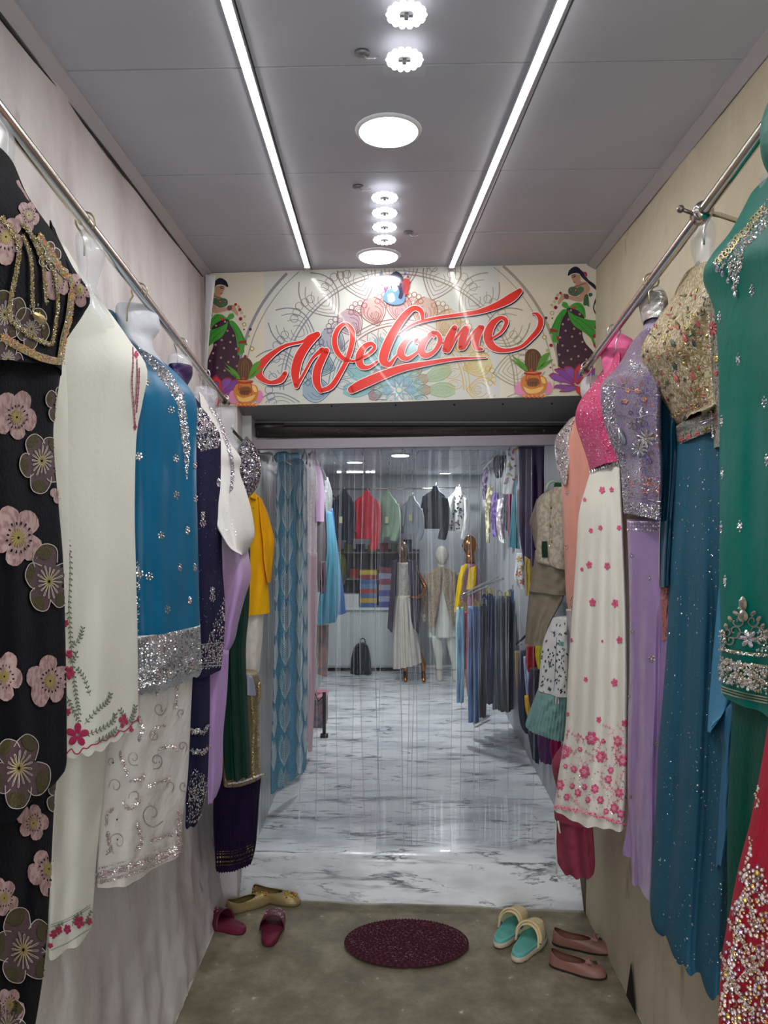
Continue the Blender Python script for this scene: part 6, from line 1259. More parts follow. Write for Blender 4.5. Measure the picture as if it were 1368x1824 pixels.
sc2 = [(70,80,150),(150,160,190),(80,90,150),(160,150,170),(140,60,80),(150,160,180),(130,50,70)]
for k in range(7):
    b = MB(); b.box((P(690,0,7.48).x, 7.48, zt+.0275+k*.055), (.165,.14,.053)); o = b.build('flat_box', M('boxcolb%d' % k, sc2[k], .5), None, False)
    tag(o, '%s packet box in the right stack on the counter' % ('lowest blue','pale lilac','second blue','mauve','crimson','silver grey','topmost crimson')[k], 'box', 'packet boxes in the right stack')
b = MB(); b.box((P(622,0,7.45).x, 7.46, zt+.065), (.19,.12,.13)); tag(b.build('white_carton', M('carton_white', (206,208,210), .5), None, False), 'white carton on the counter left of the packet boxes', 'box')
# black bag on floor
t, c = simple('black_bag', 'black carrier bag with loop handle standing on the floor by the counter', 'bag', [(638,1146,650,1146),(632,1152,656,1152),(626,1170,660,1170),(624,1199,662,1199)], (7.3,7.3), .07, M('black_plastic_bag', (34,38,46), .4, bump=(20,.6)), ((2,.02,.2,.3,0),), seed=77, part='body')
b = MB(); b.tube([P(641,1148,7.3), P(642,1139,7.3), P(646,1137,7.3), P(650,1139,7.3), P(651,1148,7.3)], .006, 6); b.build('handle', m_dark, t)
# ---------------------------------------------------------------- mannequins
m_mq = M('cream_mannequin', (214,208,192), .4, spec=.5); m_gm = M('gold_mannequin', (170,110,60), .18, .9)
def limb(name, pts, rs, mat, parent, n=12): b = MB(); b.tube(crom([tuple(p) for p in pts], 4), [float(v) for v in np.interp(np.linspace(0, 1, (len(pts)-1)*4+1), np.linspace(0, 1, len(rs)), rs)], n); return b.build(name, mat, parent)
def head(cx, cy, Z, r, mat, parent, neck):
    """egg shaped head with brow, nose, chin and ears on a neck"""
    b = MB(); c = P(cx, cy, Z); s = r
    vs = []; fs = []; nu, nv = 28, 22
    for i in range(nv+1):
        ph = PI*i/nv
        for j in range(nu):
            th = 2*PI*j/nu; x = math.sin(ph)*math.sin(th); y = -math.sin(ph)*math.cos(th); z = math.cos(ph)
            k = 1-.20*max(0, -z)**1.2; f = max(0, -y)
            nose = .20*math.exp(-((x/.13)**2+((z+.12)/.20)**2))*(f > .2); brow = .05*math.exp(-((z-.18)/.1)**2)*f; eye = -.08*(math.exp(-(((x-.33)/.15)**2+((z-.05)/.1)**2))+math.exp(-(((x+.33)/.15)**2+((z-.05)/.1)**2)))*f
            mouth = .05*math.exp(-((x/.2)**2+((z+.48)/.07)**2))*f; ear = .10*math.exp(-((y/.16)**2+((z+.02)/.2)**2))*abs(x)
            q = 1+nose+brow+eye+mouth+ear; vs.append(c+Vector((x*.78*k*q, y*.92*q, z*1.18))*s)
    for i in range(nv):
        for j in range(nu): fs.append((i*nu+j, (i+1)*nu+j, (i+1)*nu+(j+1) % nu, i*nu+(j+1) % nu))
    b.add(vs, fs); b.tube([c+Vector((0,.1*s,-.6*s)), neck], [s*.45, s*.52], 14); return b.build('head', mat, parent)
def hand(pt, d, s, mat, parent):
    b = MB(); d = Vector(d).normalized(); pt = Vector(pt); sd = Vector((1,0,0)).cross(d).cross(d).normalized() if abs(d.x) < .9 else Vector((0,1,0))
    sd = Vector((.8,.5,0)); sd = (sd-d*sd.dot(d)).normalized()
    b.tube([pt, pt+d*s*.45, pt+d*s*.55], [s*.16, s*.22, s*.16], 10)
    for k, L in enumerate((.40,.46,.43,.34)):
        p0 = pt+d*s*.5+sd*s*(k-1.5)*.10; b.tube([p0, p0+d*s*L*.5, p0+d*s*L+Vector((0,-.04,0))*s], [s*.055, s*.05, s*.035], 7)
    p0 = pt+d*s*.2-sd*s*.2; b.tube([p0, p0+(d-sd*.7).normalized()*s*.3], [s*.06, s*.04], 7)
    return b.build('hand', mat, parent)
# B: sherwani mannequin
zB = 7.05
t = thing('boy_mannequin', 'cream mannequin in gold beige long jacket over a white kurta', 'mannequin', P(786, 1205, zB), 'shop mannequins')
head(787, 990, zB, .078, m_mq, t, P(787,1022,zB))
m_sh = M('gold_beige_brocade', (172,156,132), .6, var=((150,134,112), 70, (1,1,1), .45, .56), bump=(60,.3)); m_ku = M('white_silk', (222,224,212), .5, bump=(20,.2))
Cloth('kurta', [(780,1012,794,1012),(772,1040,804,1040),(770,1080,806,1080),(764,1110,812,1110),(762,1134,812,1134)], (zB+.02,zB-.02), .07, m_ku, t, ((3,.01,.1,.03,0),), nu=30, nv=30, seed=80)
Cloth('jacket', [(780,1010,796,1010),(766,1018,808,1018),(760,1030,814,1030),(762,1060,812,1060),(762,1085,814,1085),(762,1113,816,1112)], (zB+.04,zB), .09, m_sh, t, ((1.5,.01,.2,.05,0),), nu=34, nv=34, seed=81) if False else None
jl = Cloth('jacket', [(780,1010,788,1010),(764,1020,788,1018),(761,1034,787,1036),(763,1060,784,1058),(761,1085,780,1085),(761,1113,774,1117)], (zB-.06,zB-.10), .05, m_sh, t, ((1,.006,.2,.05,0),), nu=18, nv=30, seed=81)
jr = Cloth('jacket', [(788,1010,797,1010),(788,1018,812,1020),(788,1040,815,1034),(792,1065,813,1060),(799,1090,815,1085),(803,1113,817,1112)], (zB-.10,zB-.06), .05, m_sh, t, ((1,.006,.2,.05,0),), nu=18, nv=30, seed=82)
for sg, pts in ((-1, ((765,1022),(759,1050),(756,1080),(756,1092))), (1, ((812,1022),(819,1048),(821,1075),(820,1090)))):
    limb('sleeve', [P(x,y,zB-.03) for x,y in pts], [.045,.040,.030,.026], m_sh, t)
hand(P(756,1092,zB-.03), (0.0,-.1,-1), .085, m_mq, t); hand(P(820,1090,zB-.03), (0,-.1,-1), .085, m_mq, t)
for x0, x1, x2 in ((776,781,782),(802,807,810)):
    limb('trouser_leg', [P(x0,1130,zB), P(x1,1160,zB), P(x2,1180,zB), P(x2,1192,zB)], [.052,.042,.030,.028], m_ku, t); 
    b = MB(); q = P(x2,1192,zB); b.tube([q+Vector((0,.02,.0)), q+Vector((0,-.02,-.035)), Vector((q.x,q.y-.08,IF+.018)), Vector((q.x,q.y-.12,IF+.012))], [.026,.028,.026,.014], 10); b.build('foot', m_mq, t)
S = Stick(jl); [S.bead(785, y, 1.2, 0) for y in (1030,1045,1060,1075,1088)]; S.done('button', [m_goldd], jl, 'stuff')
# A: cream skirt and dark lace cape
zA = 7.0
t = thing('girl_mannequin', 'gold mannequin in cream skirt and top with a dark purple lace cape', 'mannequin', P(722, 1205, zA), 'shop mannequins')
m_cs2 = M('cream_net', (206,200,188), .6, bump=(30,.3)); m_lc = M('purple_lace', (58,46,66), .7, alpha=.9)
Cloth('top', [(706,1002,730,1002),(704,1020,734,1020),(706,1044,732,1044),(706,1064,730,1064)], (zA,zA), .08, worked('cream_sequin', (170,160,150), (200,194,186), 60, .6, .5, .4), t, nu=24, nv=20)
Cloth('skirt', [(706,1060,732,1060),(702,1090,738,1090),(700,1140,746,1140),(700,1190,752,1178)], (zA,zA), .12, m_cs2, t, ((5,.016,.1,.03,0),), nu=50, nv=34, seed=83)
Cloth('cape', [(726,996,740,1000),(728,1030,748,1030),(730,1060,750,1065),(732,1100,748,1110),(736,1118,746,1130)], (zA-.14,zA-.12), .03, m_lc, t, ((1.5,.01,.2,.1,0),), nu=18, nv=30, seed=84)
Cloth('cape', [(698,1000,708,996),(696,1040,706,1040),(692,1090,702,1090),(690,1118,699,1128)], (zA-.1,zA-.12), .03, m_lc, t, ((1.5,.01,.2,.1,0),), nu=14, nv=30, seed=85)
head(717, 980, zA, .070, M('shaded_gold_mannequin', (120,96,86), .3, .5), t, P(717,1002,zA))
limb('arm', [P(742,1018,zA-.05), P(756,1042,zA-.08), P(757,1046,zA-.1)], [.022,.02,.02], m_gm, t); limb('arm', [P(757,1044,zA-.1), P(750,1060,zA-.16), P(740,1064,zA-.18)], [.02,.018,.015], m_gm, t); hand(P(741,1064,zA-.18), (-1,0,.05), .07, m_gm, t)
for x0, x1, g in ((750,754,1), (722,722,0)):
    limb('leg', [P(x0-4,1165,zA), P(x1,1185,zA), P(x1,1196,zA)], [.032,.022,.018], m_gm, t); b = MB(); q = P(x1,1196,zA); b.tube([q, Vector((q.x,q.y-.03,IF+.03)), Vector((q.x,q.y-.1,IF+.012))], [.018,.020,.010], 8); b.build('foot', m_gm, t)
# C: gold headed mannequin with yellow scarf
zC = 6.3
t = thing('scarf_mannequin', 'gold headed mannequin with mauve top and yellow scarf behind the jeans rail', 'mannequin', P(835, 1240, zC), 'shop mannequins')
head(837, 972, zC, .075, m_gm, t, P(838,1006,zC))
Cloth('top', [(828,1004,848,1004),(820,1018,856,1018),(820,1060,858,1060),(822,1120,856,1120),(822,1200,856,1200)], (zC,zC), .08, M('mauve_top', (146,104,116), .6), t, nu=28, nv=30, seed=86)
for rows in ([(822,1008,834,1004),(816,1030,826,1030),(812,1060,822,1060),(809,1090,815,1090)], [(836,1012,848,1008),(833,1030,848,1030),(830,1050,846,1048)]):
    Cloth('scarf', rows, (zC-.12,zC-.14), .02, M('yellow_scarf', (222,186,20), .6, bump=(20,.3)), t, ((1.5,.006,.1,.2,0),), nu=12, nv=24)
limb('leg', [P(838,1195,zC), P(838,1230,zC), P(838,1240,zC)], [.05,.03,.025], m_gm, t)
# ================================================================ jeans rail, right
t = thing('jeans_rack', 'chrome rack of stepped display prongs carrying the jeans', 'rack', P(865, 1045, 5.2))
b = MB()
for k in range(9):
    o_ = k*4.0; b.tube([P(820+o_*1.0, 1062-o_*.55, 4.95+k*.05), P(856+o_*1.0, 1042-o_*.45, 5.15+k*.04)], .006, 8)
b.build('prong', m_ss, t); b = MB(); b.tube([P(822,1064,4.95), P(896,1031,5.55)], .009, 10); b.build('rod', m_ss, t)
b = MB(); b.tube([P(858,1052,5.2), P(858,1283,5.35)], .009, 10); b.build('post', m_ss, t); b = MB(); b.tube([P(845,1289,5.40), P(870,1276,5.6)], .012, 10); b.build('foot', m_ss, t)
DJ = [((812,828,1082,1250), (110,140,170), 'light wash blue jeans, left end of the chrome rack'), ((819,834,1090,1190), (150,44,60), 'red trousers between pale and mid blue jeans on the rack'), ((833,855,1080,1285), (62,84,116), 'mid blue jeans hanging lowest on the chrome rack'), ((850,868,1076,1276), (36,40,48), 'charcoal jeans behind the lowest mid blue pair'), ((858,880,1058,1252), (30,42,72), 'dark indigo jeans with a rivet button on the rack'), ((876,898,1062,1262), (62,68,78), 'slate grey jeans in the middle of the rack'), ((890,912,1062,1266), (40,40,48), 'black glittered jeans near the right of the rack'), ((906,924,1050,1262), (34,46,66), 'deep navy jeans near the right of the rack'), ((918,940,1040,1165), (34,44,80), 'indigo jeans below the white floral top, right wall')]
for k, ((x0, x1, y0, y1), c, lb) in enumerate(DJ):
    zz = 4.95+k*.06; t = thing('jeans', lb, 'jeans', P((x0+x1)/2, y0, zz), 'jeans on the chrome rack')
    Cloth('leg', [(x0+1,y0,x1-2,y0),(x0,y0+30,x1,y0+30),(x0,(y0+y1)/2,x1,(y0+y1)/2),(x0+1,y1,x1-2,y1)], (zz+.04,zz-.02), .04, M('denim%d' % k, [v*1.2+4 for v in c], .75, bump=(120,.2), var=([min(255, v*1.7+8) for v in c], 9, (2,2,.5), .4, .65)), t, ((1.6,.016,.1,.03,0),(3.3,.006,.2,.03,0)), nu=24, nv=40, seed=90+k)
    b = MB(); q = P((x0+x1)/2-1, y0-2, zz-.02); b.box(q, (.014,.014,.04)); b.box(q+Vector((.03,0,0)), (.014,.014,.04)); b.tube([q+Vector((-.0,0,.02)), q+Vector((.015,0,.035)), q+Vector((.03,0,.02))], .004, 6); b.build('clip', M('yellow_clip', (206,180,40), .4, .3) if k % 2 == 0 else m_ss, t, False)
# garments on the inner right wall
m_dpv = M('dark_purple_satin2', (58,32,76), .7, sheen=.3, bump=(8,.3,(1,1,.2)), spec=.2)
t, c = simple('purple_curtain', 'dark purple cloth hanging full height against the inner right wall', 'curtain', [(922,770,1034,770),(925,860,1034,860),(926,950,1034,950),(930,985,1030,990),(934,1008,1020,1012)], (4.55,3.75), .04, m_dpv, ((6,.016,.1,.02,0),(9,.006,.2,.0,0)), seed=100, nu=60, nv=50)
t, c = simple('print_dress', 'white dress with yellow and grey flowers high on the inner right wall', 'dress', [(914,778,922,770),(905,800,924,800),(902,830,924,830),(896,860,922,860),(895,880,915,880)], (4.9,4.7), .04, m_ws, seed=101)
S = Stick(c)
for k in range(26): S.petal(R.uniform(898,922), R.uniform(785,876), R.random()*6, R.uniform(5,9), R.uniform(3,5), R.choice((0,1,2)), 1, 0, .003, 0, 6, 1)
S.done('flower_print', [M('ochre_ink', (200,160,40), .7), M('pink_ink', (200,50,96), .7), M('grey_ink', (120,124,134), .7)], c, 'stuff')
simple('teal_stole', 'teal cloth with gold edge hanging in a narrow wedge', 'stole', [(916,858,920,855),(912,900,920,900),(906,974,926,978)], (4.75,4.6), .02, M('turquoise_cloth', (20,130,150), .6), seed=102)
simple('magenta_scarf', 'magenta scarf end beside the teal wedge of cloth', 'scarf', [(905,870,912,866),(904,900,911,900),(905,955,908,958)], (4.95,4.9), .02, M('magenta_cloth', (176,50,110), .6), seed=103)
DR = [([(880,812,905,795),(878,835,898,830),(884,852,894,850)], (34,34,44), 'black cap shaped top near the ceiling, inner right wall', 5.4), ([(868,868,878,866),(864,900,876,900),(866,966,872,968)], (150,140,112), 'narrow brown and cream striped top, inner right wall', 5.7), ([(877,880,888,876),(874,920,888,920),(878,956,886,956)], (80,60,110), 'violet patterned top, inner right wall', 5.5), ([(886,890,898,886),(884,930,896,930),(890,966,902,968)], (170,150,156), 'dusty pink checked top, inner right wall', 5.3), ([(896,868,906,866),(897,900,905,900),(896,944,904,946)], (40,36,50), 'black top between the pink checked and magenta pieces', 5.1), ([(862,838,872,832),(858,860,868,860),(860,890,866,890)], (120,110,130), 'small grey lilac top furthest along the inner right wall', 5.9)]
for k, (rows, c, lb, zz) in enumerate(DR): simple('hanging_shirt', lb, 'shirt', rows, (zz+.1,zz), .03, M('topc%d' % k, c, .7, var=([min(255, v*1.6+20) for v in c], 30, (1,1,1), .48, .56)), group='tops on the inner right wall', seed=110+k)
t, c = simple('floral_blouse', 'white top with orange leaf print hanging above the indigo jeans', 'shirt', [(920,985,932,985),(918,1010,934,1010),(916,1030,936,1030),(924,1048,937,1050)], (4.85,4.7), .03, m_ws, seed=118)
S = Stick(c)
for x, y in ((925,996),(930,1012),(924,1022),(931,1036)): S.flower(x, y, 6, 5, R.choice((0,1)), 1, R.random()*6, .5, None)
S.done('leaf_print', [M('ochre_ink', (200,160,40), .7), M('orange_ink', (206,110,70), .7)], c, 'stuff')
LOWR = [([(926,1160,945,1160),(922,1230,944,1230),(926,1285,942,1300),(936,1305,946,1306)], (34,40,66), 'dark navy jeans hanging low by the inner right wall', 4.6), ([(944,1270,966,1272),(940,1300,966,1300),(948,1350,960,1360)], (56,60,76), 'dark slate garment hanging low behind the mint skirt', 4.2), ([(956,1285,986,1290),(958,1330,986,1330),(962,1355,982,1360)], (96,60,100), 'plum purple garment hanging low behind the mint skirt', 4.0), ([(982,1300,1004,1306),(980,1330,1004,1330),(982,1350,1002,1350)], (140,26,76), 'crimson pink garment just below the mint skirt', 3.75), ([(932,1170,946,1170),(934,1200,948,1200),(938,1245,946,1250)], (170,180,210), 'blue and white print garment beside the girls shirt', 4.45), ([(938,1150,962,1150),(936,1180,962,1180),(940,1196,950,1196)], (170,30,44), 'red garment peeping out beside the girls shirt', 4.25), ([(954,1146,966,1146),(954,1170,964,1170),(958,1190,964,1190)], (216,206,60), 'bright yellow garment peeping out beside the girls shirt', 4.0), ([(916,1160,928,1160),(917,1190,926,1190),(920,1228,925,1230)], (130,110,76), 'khaki garment beside the navy jeans', 4.75), ([(934,1240,944,1240),(936,1262,944,1262),(940,1276,944,1278)], (226,170,30), 'golden yellow cloth strip beside the mint skirt', 4.35), ([(972,1055,992,1060),(972,1085,990,1085),(974,1105,986,1105)], (90,180,160), 'sea green garment between the taupe trousers and girls shirt', 3.7), ([(944,1190,964,1190),(940,1230,962,1230),(946,1270,960,1276)], (70,60,76), 'dark patterned garment left of the girls shirt', 4.15)]
for k, (rows, c, lb, zz) in enumerate(LOWR): simple('hanging_garment', lb, 'clothes', rows, (zz+.08,zz-.02), .03, M('lowc%d' % k, c, .7, bump=(30,.3)), ((2,.01,.1,.05,0),), group='garments low on the inner right wall', seed=130+k, nu=18, nv=22)
simple('mustard_cloth', 'mustard cloth edge behind the white floral top', 'clothes', [(934,990,950,1000),(936,1030,948,1030),(938,1060,944,1062)], (4.5,4.4), .02, M('mustard_cloth', (190,160,30), .7), seed=145)
for nm, lb, pts in (('inner_rail', 'thin chrome rail high along the inner right wall above the printed tops', (P(930,765,4.55), P(862,834,6.0))), ('inner_rail', 'low chrome rail along the inner right wall behind the hanging garments', (P(1000,1075,3.75), P(920,1148,4.95)))):
    t = thing(nm, lb, 'rail', pts[0], 'inner shop rails'); b = MB(); b.tube(list(pts), .008, 10); b.build('rod', m_ss, t)
    b = MB()
    for q in pts: b.tube([q, Vector((.90, q.y, q.z))], .005, 8)
    b.build('bracket', m_ss, t)
def hang(o, rail0, rail1, lbl='hanger_hook'):
    p = Vector(o.location); t_ = (p.y-rail0.y)/(rail1.y-rail0.y); q = rail0.lerp(rail1, min(1, max(0, t_)))
    b = MB(); b.tube([p+Vector((0,0,-.01)), p+Vector((0,0,.02)), (p+q)/2+Vector((0,0,.01)), q+Vector((0,0,.012))], .003, 6); b.build(lbl, m_wr, o)
for o in list(bpy.data.objects):
    if o.type == 'EMPTY' and o.name.split('.')[0] == 'hanging_shirt': hang(o, P(930,765,4.55), P(862,834,6.0))
    if o.type == 'EMPTY' and o.name.split('.')[0] in ('blue_gown', 'sequin_kurti', 'dark_trousers'): hang(o, P(503,815,3.66), P(600,888,6.3))
o = bpy.data.objects['khaki_shirt']; p = Vector(o.location); b = MB(); b.tube([p+Vector((0,0,-.02)), p+Vector((0,.03,.03)), Vector((p.x, 7.56, 1.312))], .003, 6); b.build('hanger_hook', m_wr, o)
# ================================================================ clear strip curtain
def clearmat(name, tint, gl, dens):
    m = bpy.data.materials.new(name); m.use_nodes = True; nt = m.node_tree; nt.nodes.clear()
    o = nt.nodes.new('ShaderNodeOutputMaterial'); tr = nt.nodes.new('ShaderNodeBsdfTransparent'); tr.inputs[0].default_value = tint
    g = nt.nodes.new('ShaderNodeBsdfGlossy'); g.inputs['Roughness'].default_value = .06; d = nt.nodes.new('ShaderNodeBsdfDiffuse'); d.inputs[0].default_value = (.8,.84,.88,1)
    lw = nt.nodes.new('ShaderNodeLayerWeight'); lw.inputs[0].default_value = .25; mr = nt.nodes.new('ShaderNodeMapRange'); mr.inputs[3].default_value = gl; mr.inputs[4].default_value = .55
    nt.links.new(lw.outputs['Fresnel'], mr.inputs[0])
    a = nt.nodes.new('ShaderNodeMixShader'); b_ = nt.nodes.new('ShaderNodeMixShader')
    t = nt.nodes.new('ShaderNodeTexCoord'); mp = nt.nodes.new('ShaderNodeMapping'); mp.inputs['Scale'].default_value = (1,1,.06); n = nt.nodes.new('ShaderNodeTexNoise'); n.inputs['Scale'].default_value = 40; n.inputs['Detail'].default_value = 5
    r = nt.nodes.new('ShaderNodeMapRange'); r.inputs[1].default_value = .38; r.inputs[2].default_value = .8; r.inputs[3].default_value = dens*.45; r.inputs[4].default_value = dens*2.6
    nt.links.new(t.outputs['Object'], mp.inputs[0]); nt.links.new(mp.outputs[0], n.inputs[0]); nt.links.new(n.outputs[0], r.inputs[0]); nt.links.new(r.outputs[0], a.inputs[0])
    bp = nt.nodes.new('ShaderNodeBump'); bp.inputs['Strength'].default_value = .15; bp.inputs['Distance'].default_value = .004; nt.links.new(n.outputs[0], bp.inputs['Height']); nt.links.new(bp.outputs[0], g.inputs['Normal'])
    nt.links.new(tr.outputs[0], a.inputs[1]); nt.links.new(d.outputs[0], a.inputs[2]); nt.links.new(mr.outputs[0], b_.inputs[0]); nt.links.new(a.outputs[0], b_.inputs[1]); nt.links.new(g.outputs[0], b_.inputs[2]); nt.links.new(b_.outputs[0], o.inputs[0])
    return m
m_pvc = clearmat('clear_pvc', (.96,.97,.98,1), .018, .022); m_edge = clearmat('clear_pvc_edge', (.97,.98,1,1), .06, .16)
sct = thing('strip_curtain', 'clear plastic strip curtain hanging across the shop doorway', 'curtain', (.12,3.45,IF))
ZT = HC+.335
for k, (pxa, pxb, Z, seed, gather) in enumerate(((452,560,3.50,1,0),(540,632,3.47,2,0),(596,668,3.52,3,.3),(646,716,3.46,4,.5),(680,742,3.42,5,.9),(722,800,3.50,6,.3),(735,838,3.46,7,0),(822,905,3.52,8,0),(850,945,3.47,9,0))):
    rs = np.random.RandomState(seed); ph = rs.rand(6)*6.28; nx, nz = 40, 46; vs = []; fs = []
    xa = (pxa-CX)/F*Z; xb = (pxb-CX)/F*Z; zt = ZT-.006 if k < 9 else ZT
    for j in range(nz+1):
        v = j/nz; z = zt+(IF+.006-zt)*v
        for i in range(nx+1):
            u = i/nx; wv = .012*math.sin(2*PI*(u*1.6+v*.15)+ph[0])*(1-.3*v)+.006*math.sin(2*PI*(u*4.1)+ph[1]+v)+.004*math.sin(9*v+ph[2]+3*u)
            if gather: wv += gather*.012*math.sin(2*PI*(u*5)+ph[3]+.6*v)
            cur = .018*math.sin(PI*u)*(1 if k % 2 else -1)
            dx = .022*math.sin(2.2*v+ph[4])*v+.004*math.sin(7*v+ph[5]+u)
            y = Z+wv+cur-(.05*max(0, v-.9)*10*(.5+.5*math.sin(ph[0]+u*3)) if v > .9 else 0)
            vs.append((xa+(xb-xa)*u+dx, y, z))
    for j in range(nz):
        for i in range(nx): q = j*(nx+1)+i; fs.append((q, q+nx+1, q+nx+2, q+1))
    st_ = link('strip', vs, fs, m_pvc, sct)
    for e in (0, nx):
        b = MB(); pts = [Vector(vs[j*(nx+1)+e]) for j in range(nz+1)]; b.tube(pts, .0019 if k % 3 else .0028, 6); b.build('strip_edge', m_edge, st_)
    for e, w_ in ((rs.randint(8,34), .0011),)[:k % 2]:
        b = MB(); b.tube([Vector(vs[j*(nx+1)+e])+Vector((0,-.002,0)) for j in range(nz-3)], w_, 5); b.build('crease', m_edge, st_)
# ================================================================ floor: mat and shoes
c = floor_pt(724, 1682)
mt = thing('braided_mat', 'oval dark maroon braided mat on the concrete floor', 'mat', (c.x, c.y, 0))
RX, RY = .236, .165; b = MB(); b.disc((c.x, c.y, .001), .225, 48, 0, .008, (1, RY/RX)); b.build('backing', M('mat_backing', (62,32,42), .9), mt, False)
m_mt = [M('maroon_braid', (92,46,58), .85, bump=(160,.4)), M('dark_maroon_braid', (70,34,46), .85, bump=(160,.4)), M('rose_fleck', (160,120,130), .8)]
b = MB(); nr = 17
for r_ in range(nr):
    t_ = (r_+.6)/nr; rx, ry = RX*t_, RY*t_; n = int(10+104*t_)
    for k in range(n):
        a0 = 2*PI*(k+.5*(r_ % 2))/n; a1 = a0+2*PI/n*1.25; am = (a0+a1)/2; wd = RX/nr*.52
        def q(a, o_, z): return Vector((c.x+(rx+o_)*math.cos(a), c.y+(ry+o_)*math.sin(a), z))
        tl = wd*.9; vs_ = [q(a0,-tl*.6,.009), q(a0,tl*.2,.009), q(am,tl,.010), q(a1,tl*.5,.009), q(a1,-tl*.4,.009), q(am,-tl,.010), q(am,0,.0155)]
        b.add(vs_, [(0,1,6),(1,2,6),(2,3,6),(3,4,6),(4,5,6),(5,0,6)], (k+r_) % 2)
b.build('braid', m_mt, mt, True, 'stuff')
b = MB()
for k in range(420):
    a = R.random()*2*PI; q_ = math.sqrt(R.random())*.96; l_ = R.uniform(.004,.008); p_ = Vector((c.x+RX*q_*math.cos(a), c.y+RY*q_*math.sin(a), .0158)); d_ = Vector((-math.sin(a+.5), math.cos(a+.5), 0)); e_ = Vector((d_.y, -d_.x, 0))*.0009
    b.add([p_-d_*l_/2-e_, p_+d_*l_/2-e_, p_+d_*l_/2+e_, p_-d_*l_/2+e_], [(0,1,2,3)])
b.build('fleck', m_mt[2], mt, False, 'stuff')
def place(pt, ang): return Matrix.Translation(Vector(pt)) @ Matrix.Rotation(ang, 4, 'Z')
def outline(t, L, W, toe=.75, waist=.82):
    """sole outline, heel at x=0, toe at x=L; t 0..2pi starting at toe"""
    x = .5+.5*math.cos(t); s_ = math.sin(t)
    w_ = (1-.18*math.exp(-((x-.35)/.22)**2))*(.80+.28*x) if x < .75 else (.80+.28*x)*(1-.18*math.exp(-((x-.35)/.22)**2))
    return L*x, W/2*np.sign(s_)*abs(s_)**(toe if x > .5 else .8)*w_
def shoe(T, mats, L=.235, W=.082, hh=.052, hs=.030, ht=.036, op=(.04,.66), sole=.010, parent=None, name='upper', openw=.74, thick=.003, heel=1):
    n = 48; vs = []; lv = 7
    ring = []
    for k in range(n):
        t_ = 2*PI*k/n; ox, oy = outline(t_, L, W); cx_ = .5+.5*math.cos(t_)
        x0, x1 = op; ix = L*(x0+(x1-x0)*(.5+.5*math.cos(t_))); s_ = math.sin(t_)
        iy = W/2*openw*np.sign(s_)*abs(s_)**.8*(.92-.08*math.cos(t_))
        u = .5-.5*math.cos(t_)
        h = ht+(hs-ht)*min(1, u*2)**.8 if u < .5 else hs+(hh-hs)*((u-.5)*2)**2
        ring.append((ox, oy, ix, iy, h))
    for l in range(lv+1):
        a = PI/2*l/lv
        for ox, oy, ix, iy, h in ring:
            k_ = (1-math.cos(a)); vs.append((ox+(ix-ox)*k_, oy+(iy-oy)*k_, sole+h*math.sin(a)))
    fs = [(l*n+k, l*n+(k+1) % n, (l+1)*n+(k+1) % n, (l+1)*n+k) for l in range(lv) for k in range(n)]
    base = len(vs)                                  # lining
    for l in range(3):
        for k, (ox, oy, ix, iy, h) in enumerate(ring):
            a = 1-l/2*.0; f_ = l/2; vs.append((ix+(ox*.93+L*.03-ix)*f_*(.9), iy*.96+(oy*.86-iy)*f_, sole+h*(1-f_)-.0008+.004*f_))
    fs2 = [(base+l*n+k, base+(l+1)*n+k, base+(l+1)*n+(k+1) % n, base+l*n+(k+1) % n) for l in range(2) for k in range(n)]
    V = [T @ Vector(v) for v in vs]
    up = link(name, V, fs+[((lv)*n+k, lv*n+(k+1) % n, base+(k+1) % n, base+k) for k in range(n)]+fs2, mats[0], parent)
    b = MB(); ins = [T @ Vector((ox*.95+L*.02, oy*.9, sole+.005)) for ox, oy, *_ in ring]; b.add(ins, [tuple(range(n))]); b.build('insole', mats[1], parent, False)
    b = MB(); q = []
    for z_, g in ((0,.97),(.003,1.02),(sole+.001,1.02)): q += [T @ Vector((L/2+(ox-L/2)*g, oy*g, z_)) for ox, oy, *_ in ring]
    b.add(q, [(l*n+k, l*n+(k+1) % n, (l+1)*n+(k+1) % n, (l+1)*n+k) for l in range(2) for k in range(n)]+[tuple(range(n))[::-1], tuple(range(2*n, 3*n))]); b.build('sole', mats[2], parent)
    return ring
def at_floor(hx, hy, tx, ty):
    a = floor_pt(hx, hy); c_ = floor_pt(tx, ty); d = c_-a; return a, math.atan2(d.y, d.x), d.length
# gold flats
m_g1 = M('gold_leather', (170,150,104), .4, .35, bump=(90,.2)); m_gi = M('tan_insole', (120,98,66), .6); m_gs = M('gold_sole', (120,104,70), .6); m_br = M('gold_sequin', (226,196,70), .2, .8); m_rg = M('red_gem', (170,60,50), .25, .3)
for (hx, hy, tx, ty, lb) in ((449,1600,534,1612,'gold ballet flat with sequin toe resting against the step, further of the pair'), (403,1630,482,1604,'gold ballet flat with sequin toe, nearer of the pair by the left wall')):
    a, an, L = at_floor(hx, hy, tx, ty); L = max(.19, min(.24, L)); T = place(a, an); t = thing('ballet_flat', lb, 'shoe', a, 'gold ballet flats')
    shoe(T, (m_g1, m_gi, m_gs), L, .074, .046, .030, .034, (.04,.64), .012, t)
    b = MB()
    for k in range(26):
        x = R.uniform(.70,.92)*L; y = R.uniform(-.026,.026); z_ = .012+.036*math.sqrt(max(.05, 1-((x/L-.66)/.36)**2))*(1-(y/.045)**2); b.ball(T @ Vector((x, y, z_)), (.0045,.0045,.003), 6, 4, 0 if k % 3 else 1)
    for k in range(10): b.ball(T @ Vector((.012+.002*math.sin(k), R.uniform(-.018,.018), .02+.003*k)), (.004,.004,.003), 6, 4, 0)
    b.build('sequins', [m_br, m_rg], t, True, 'stuff')
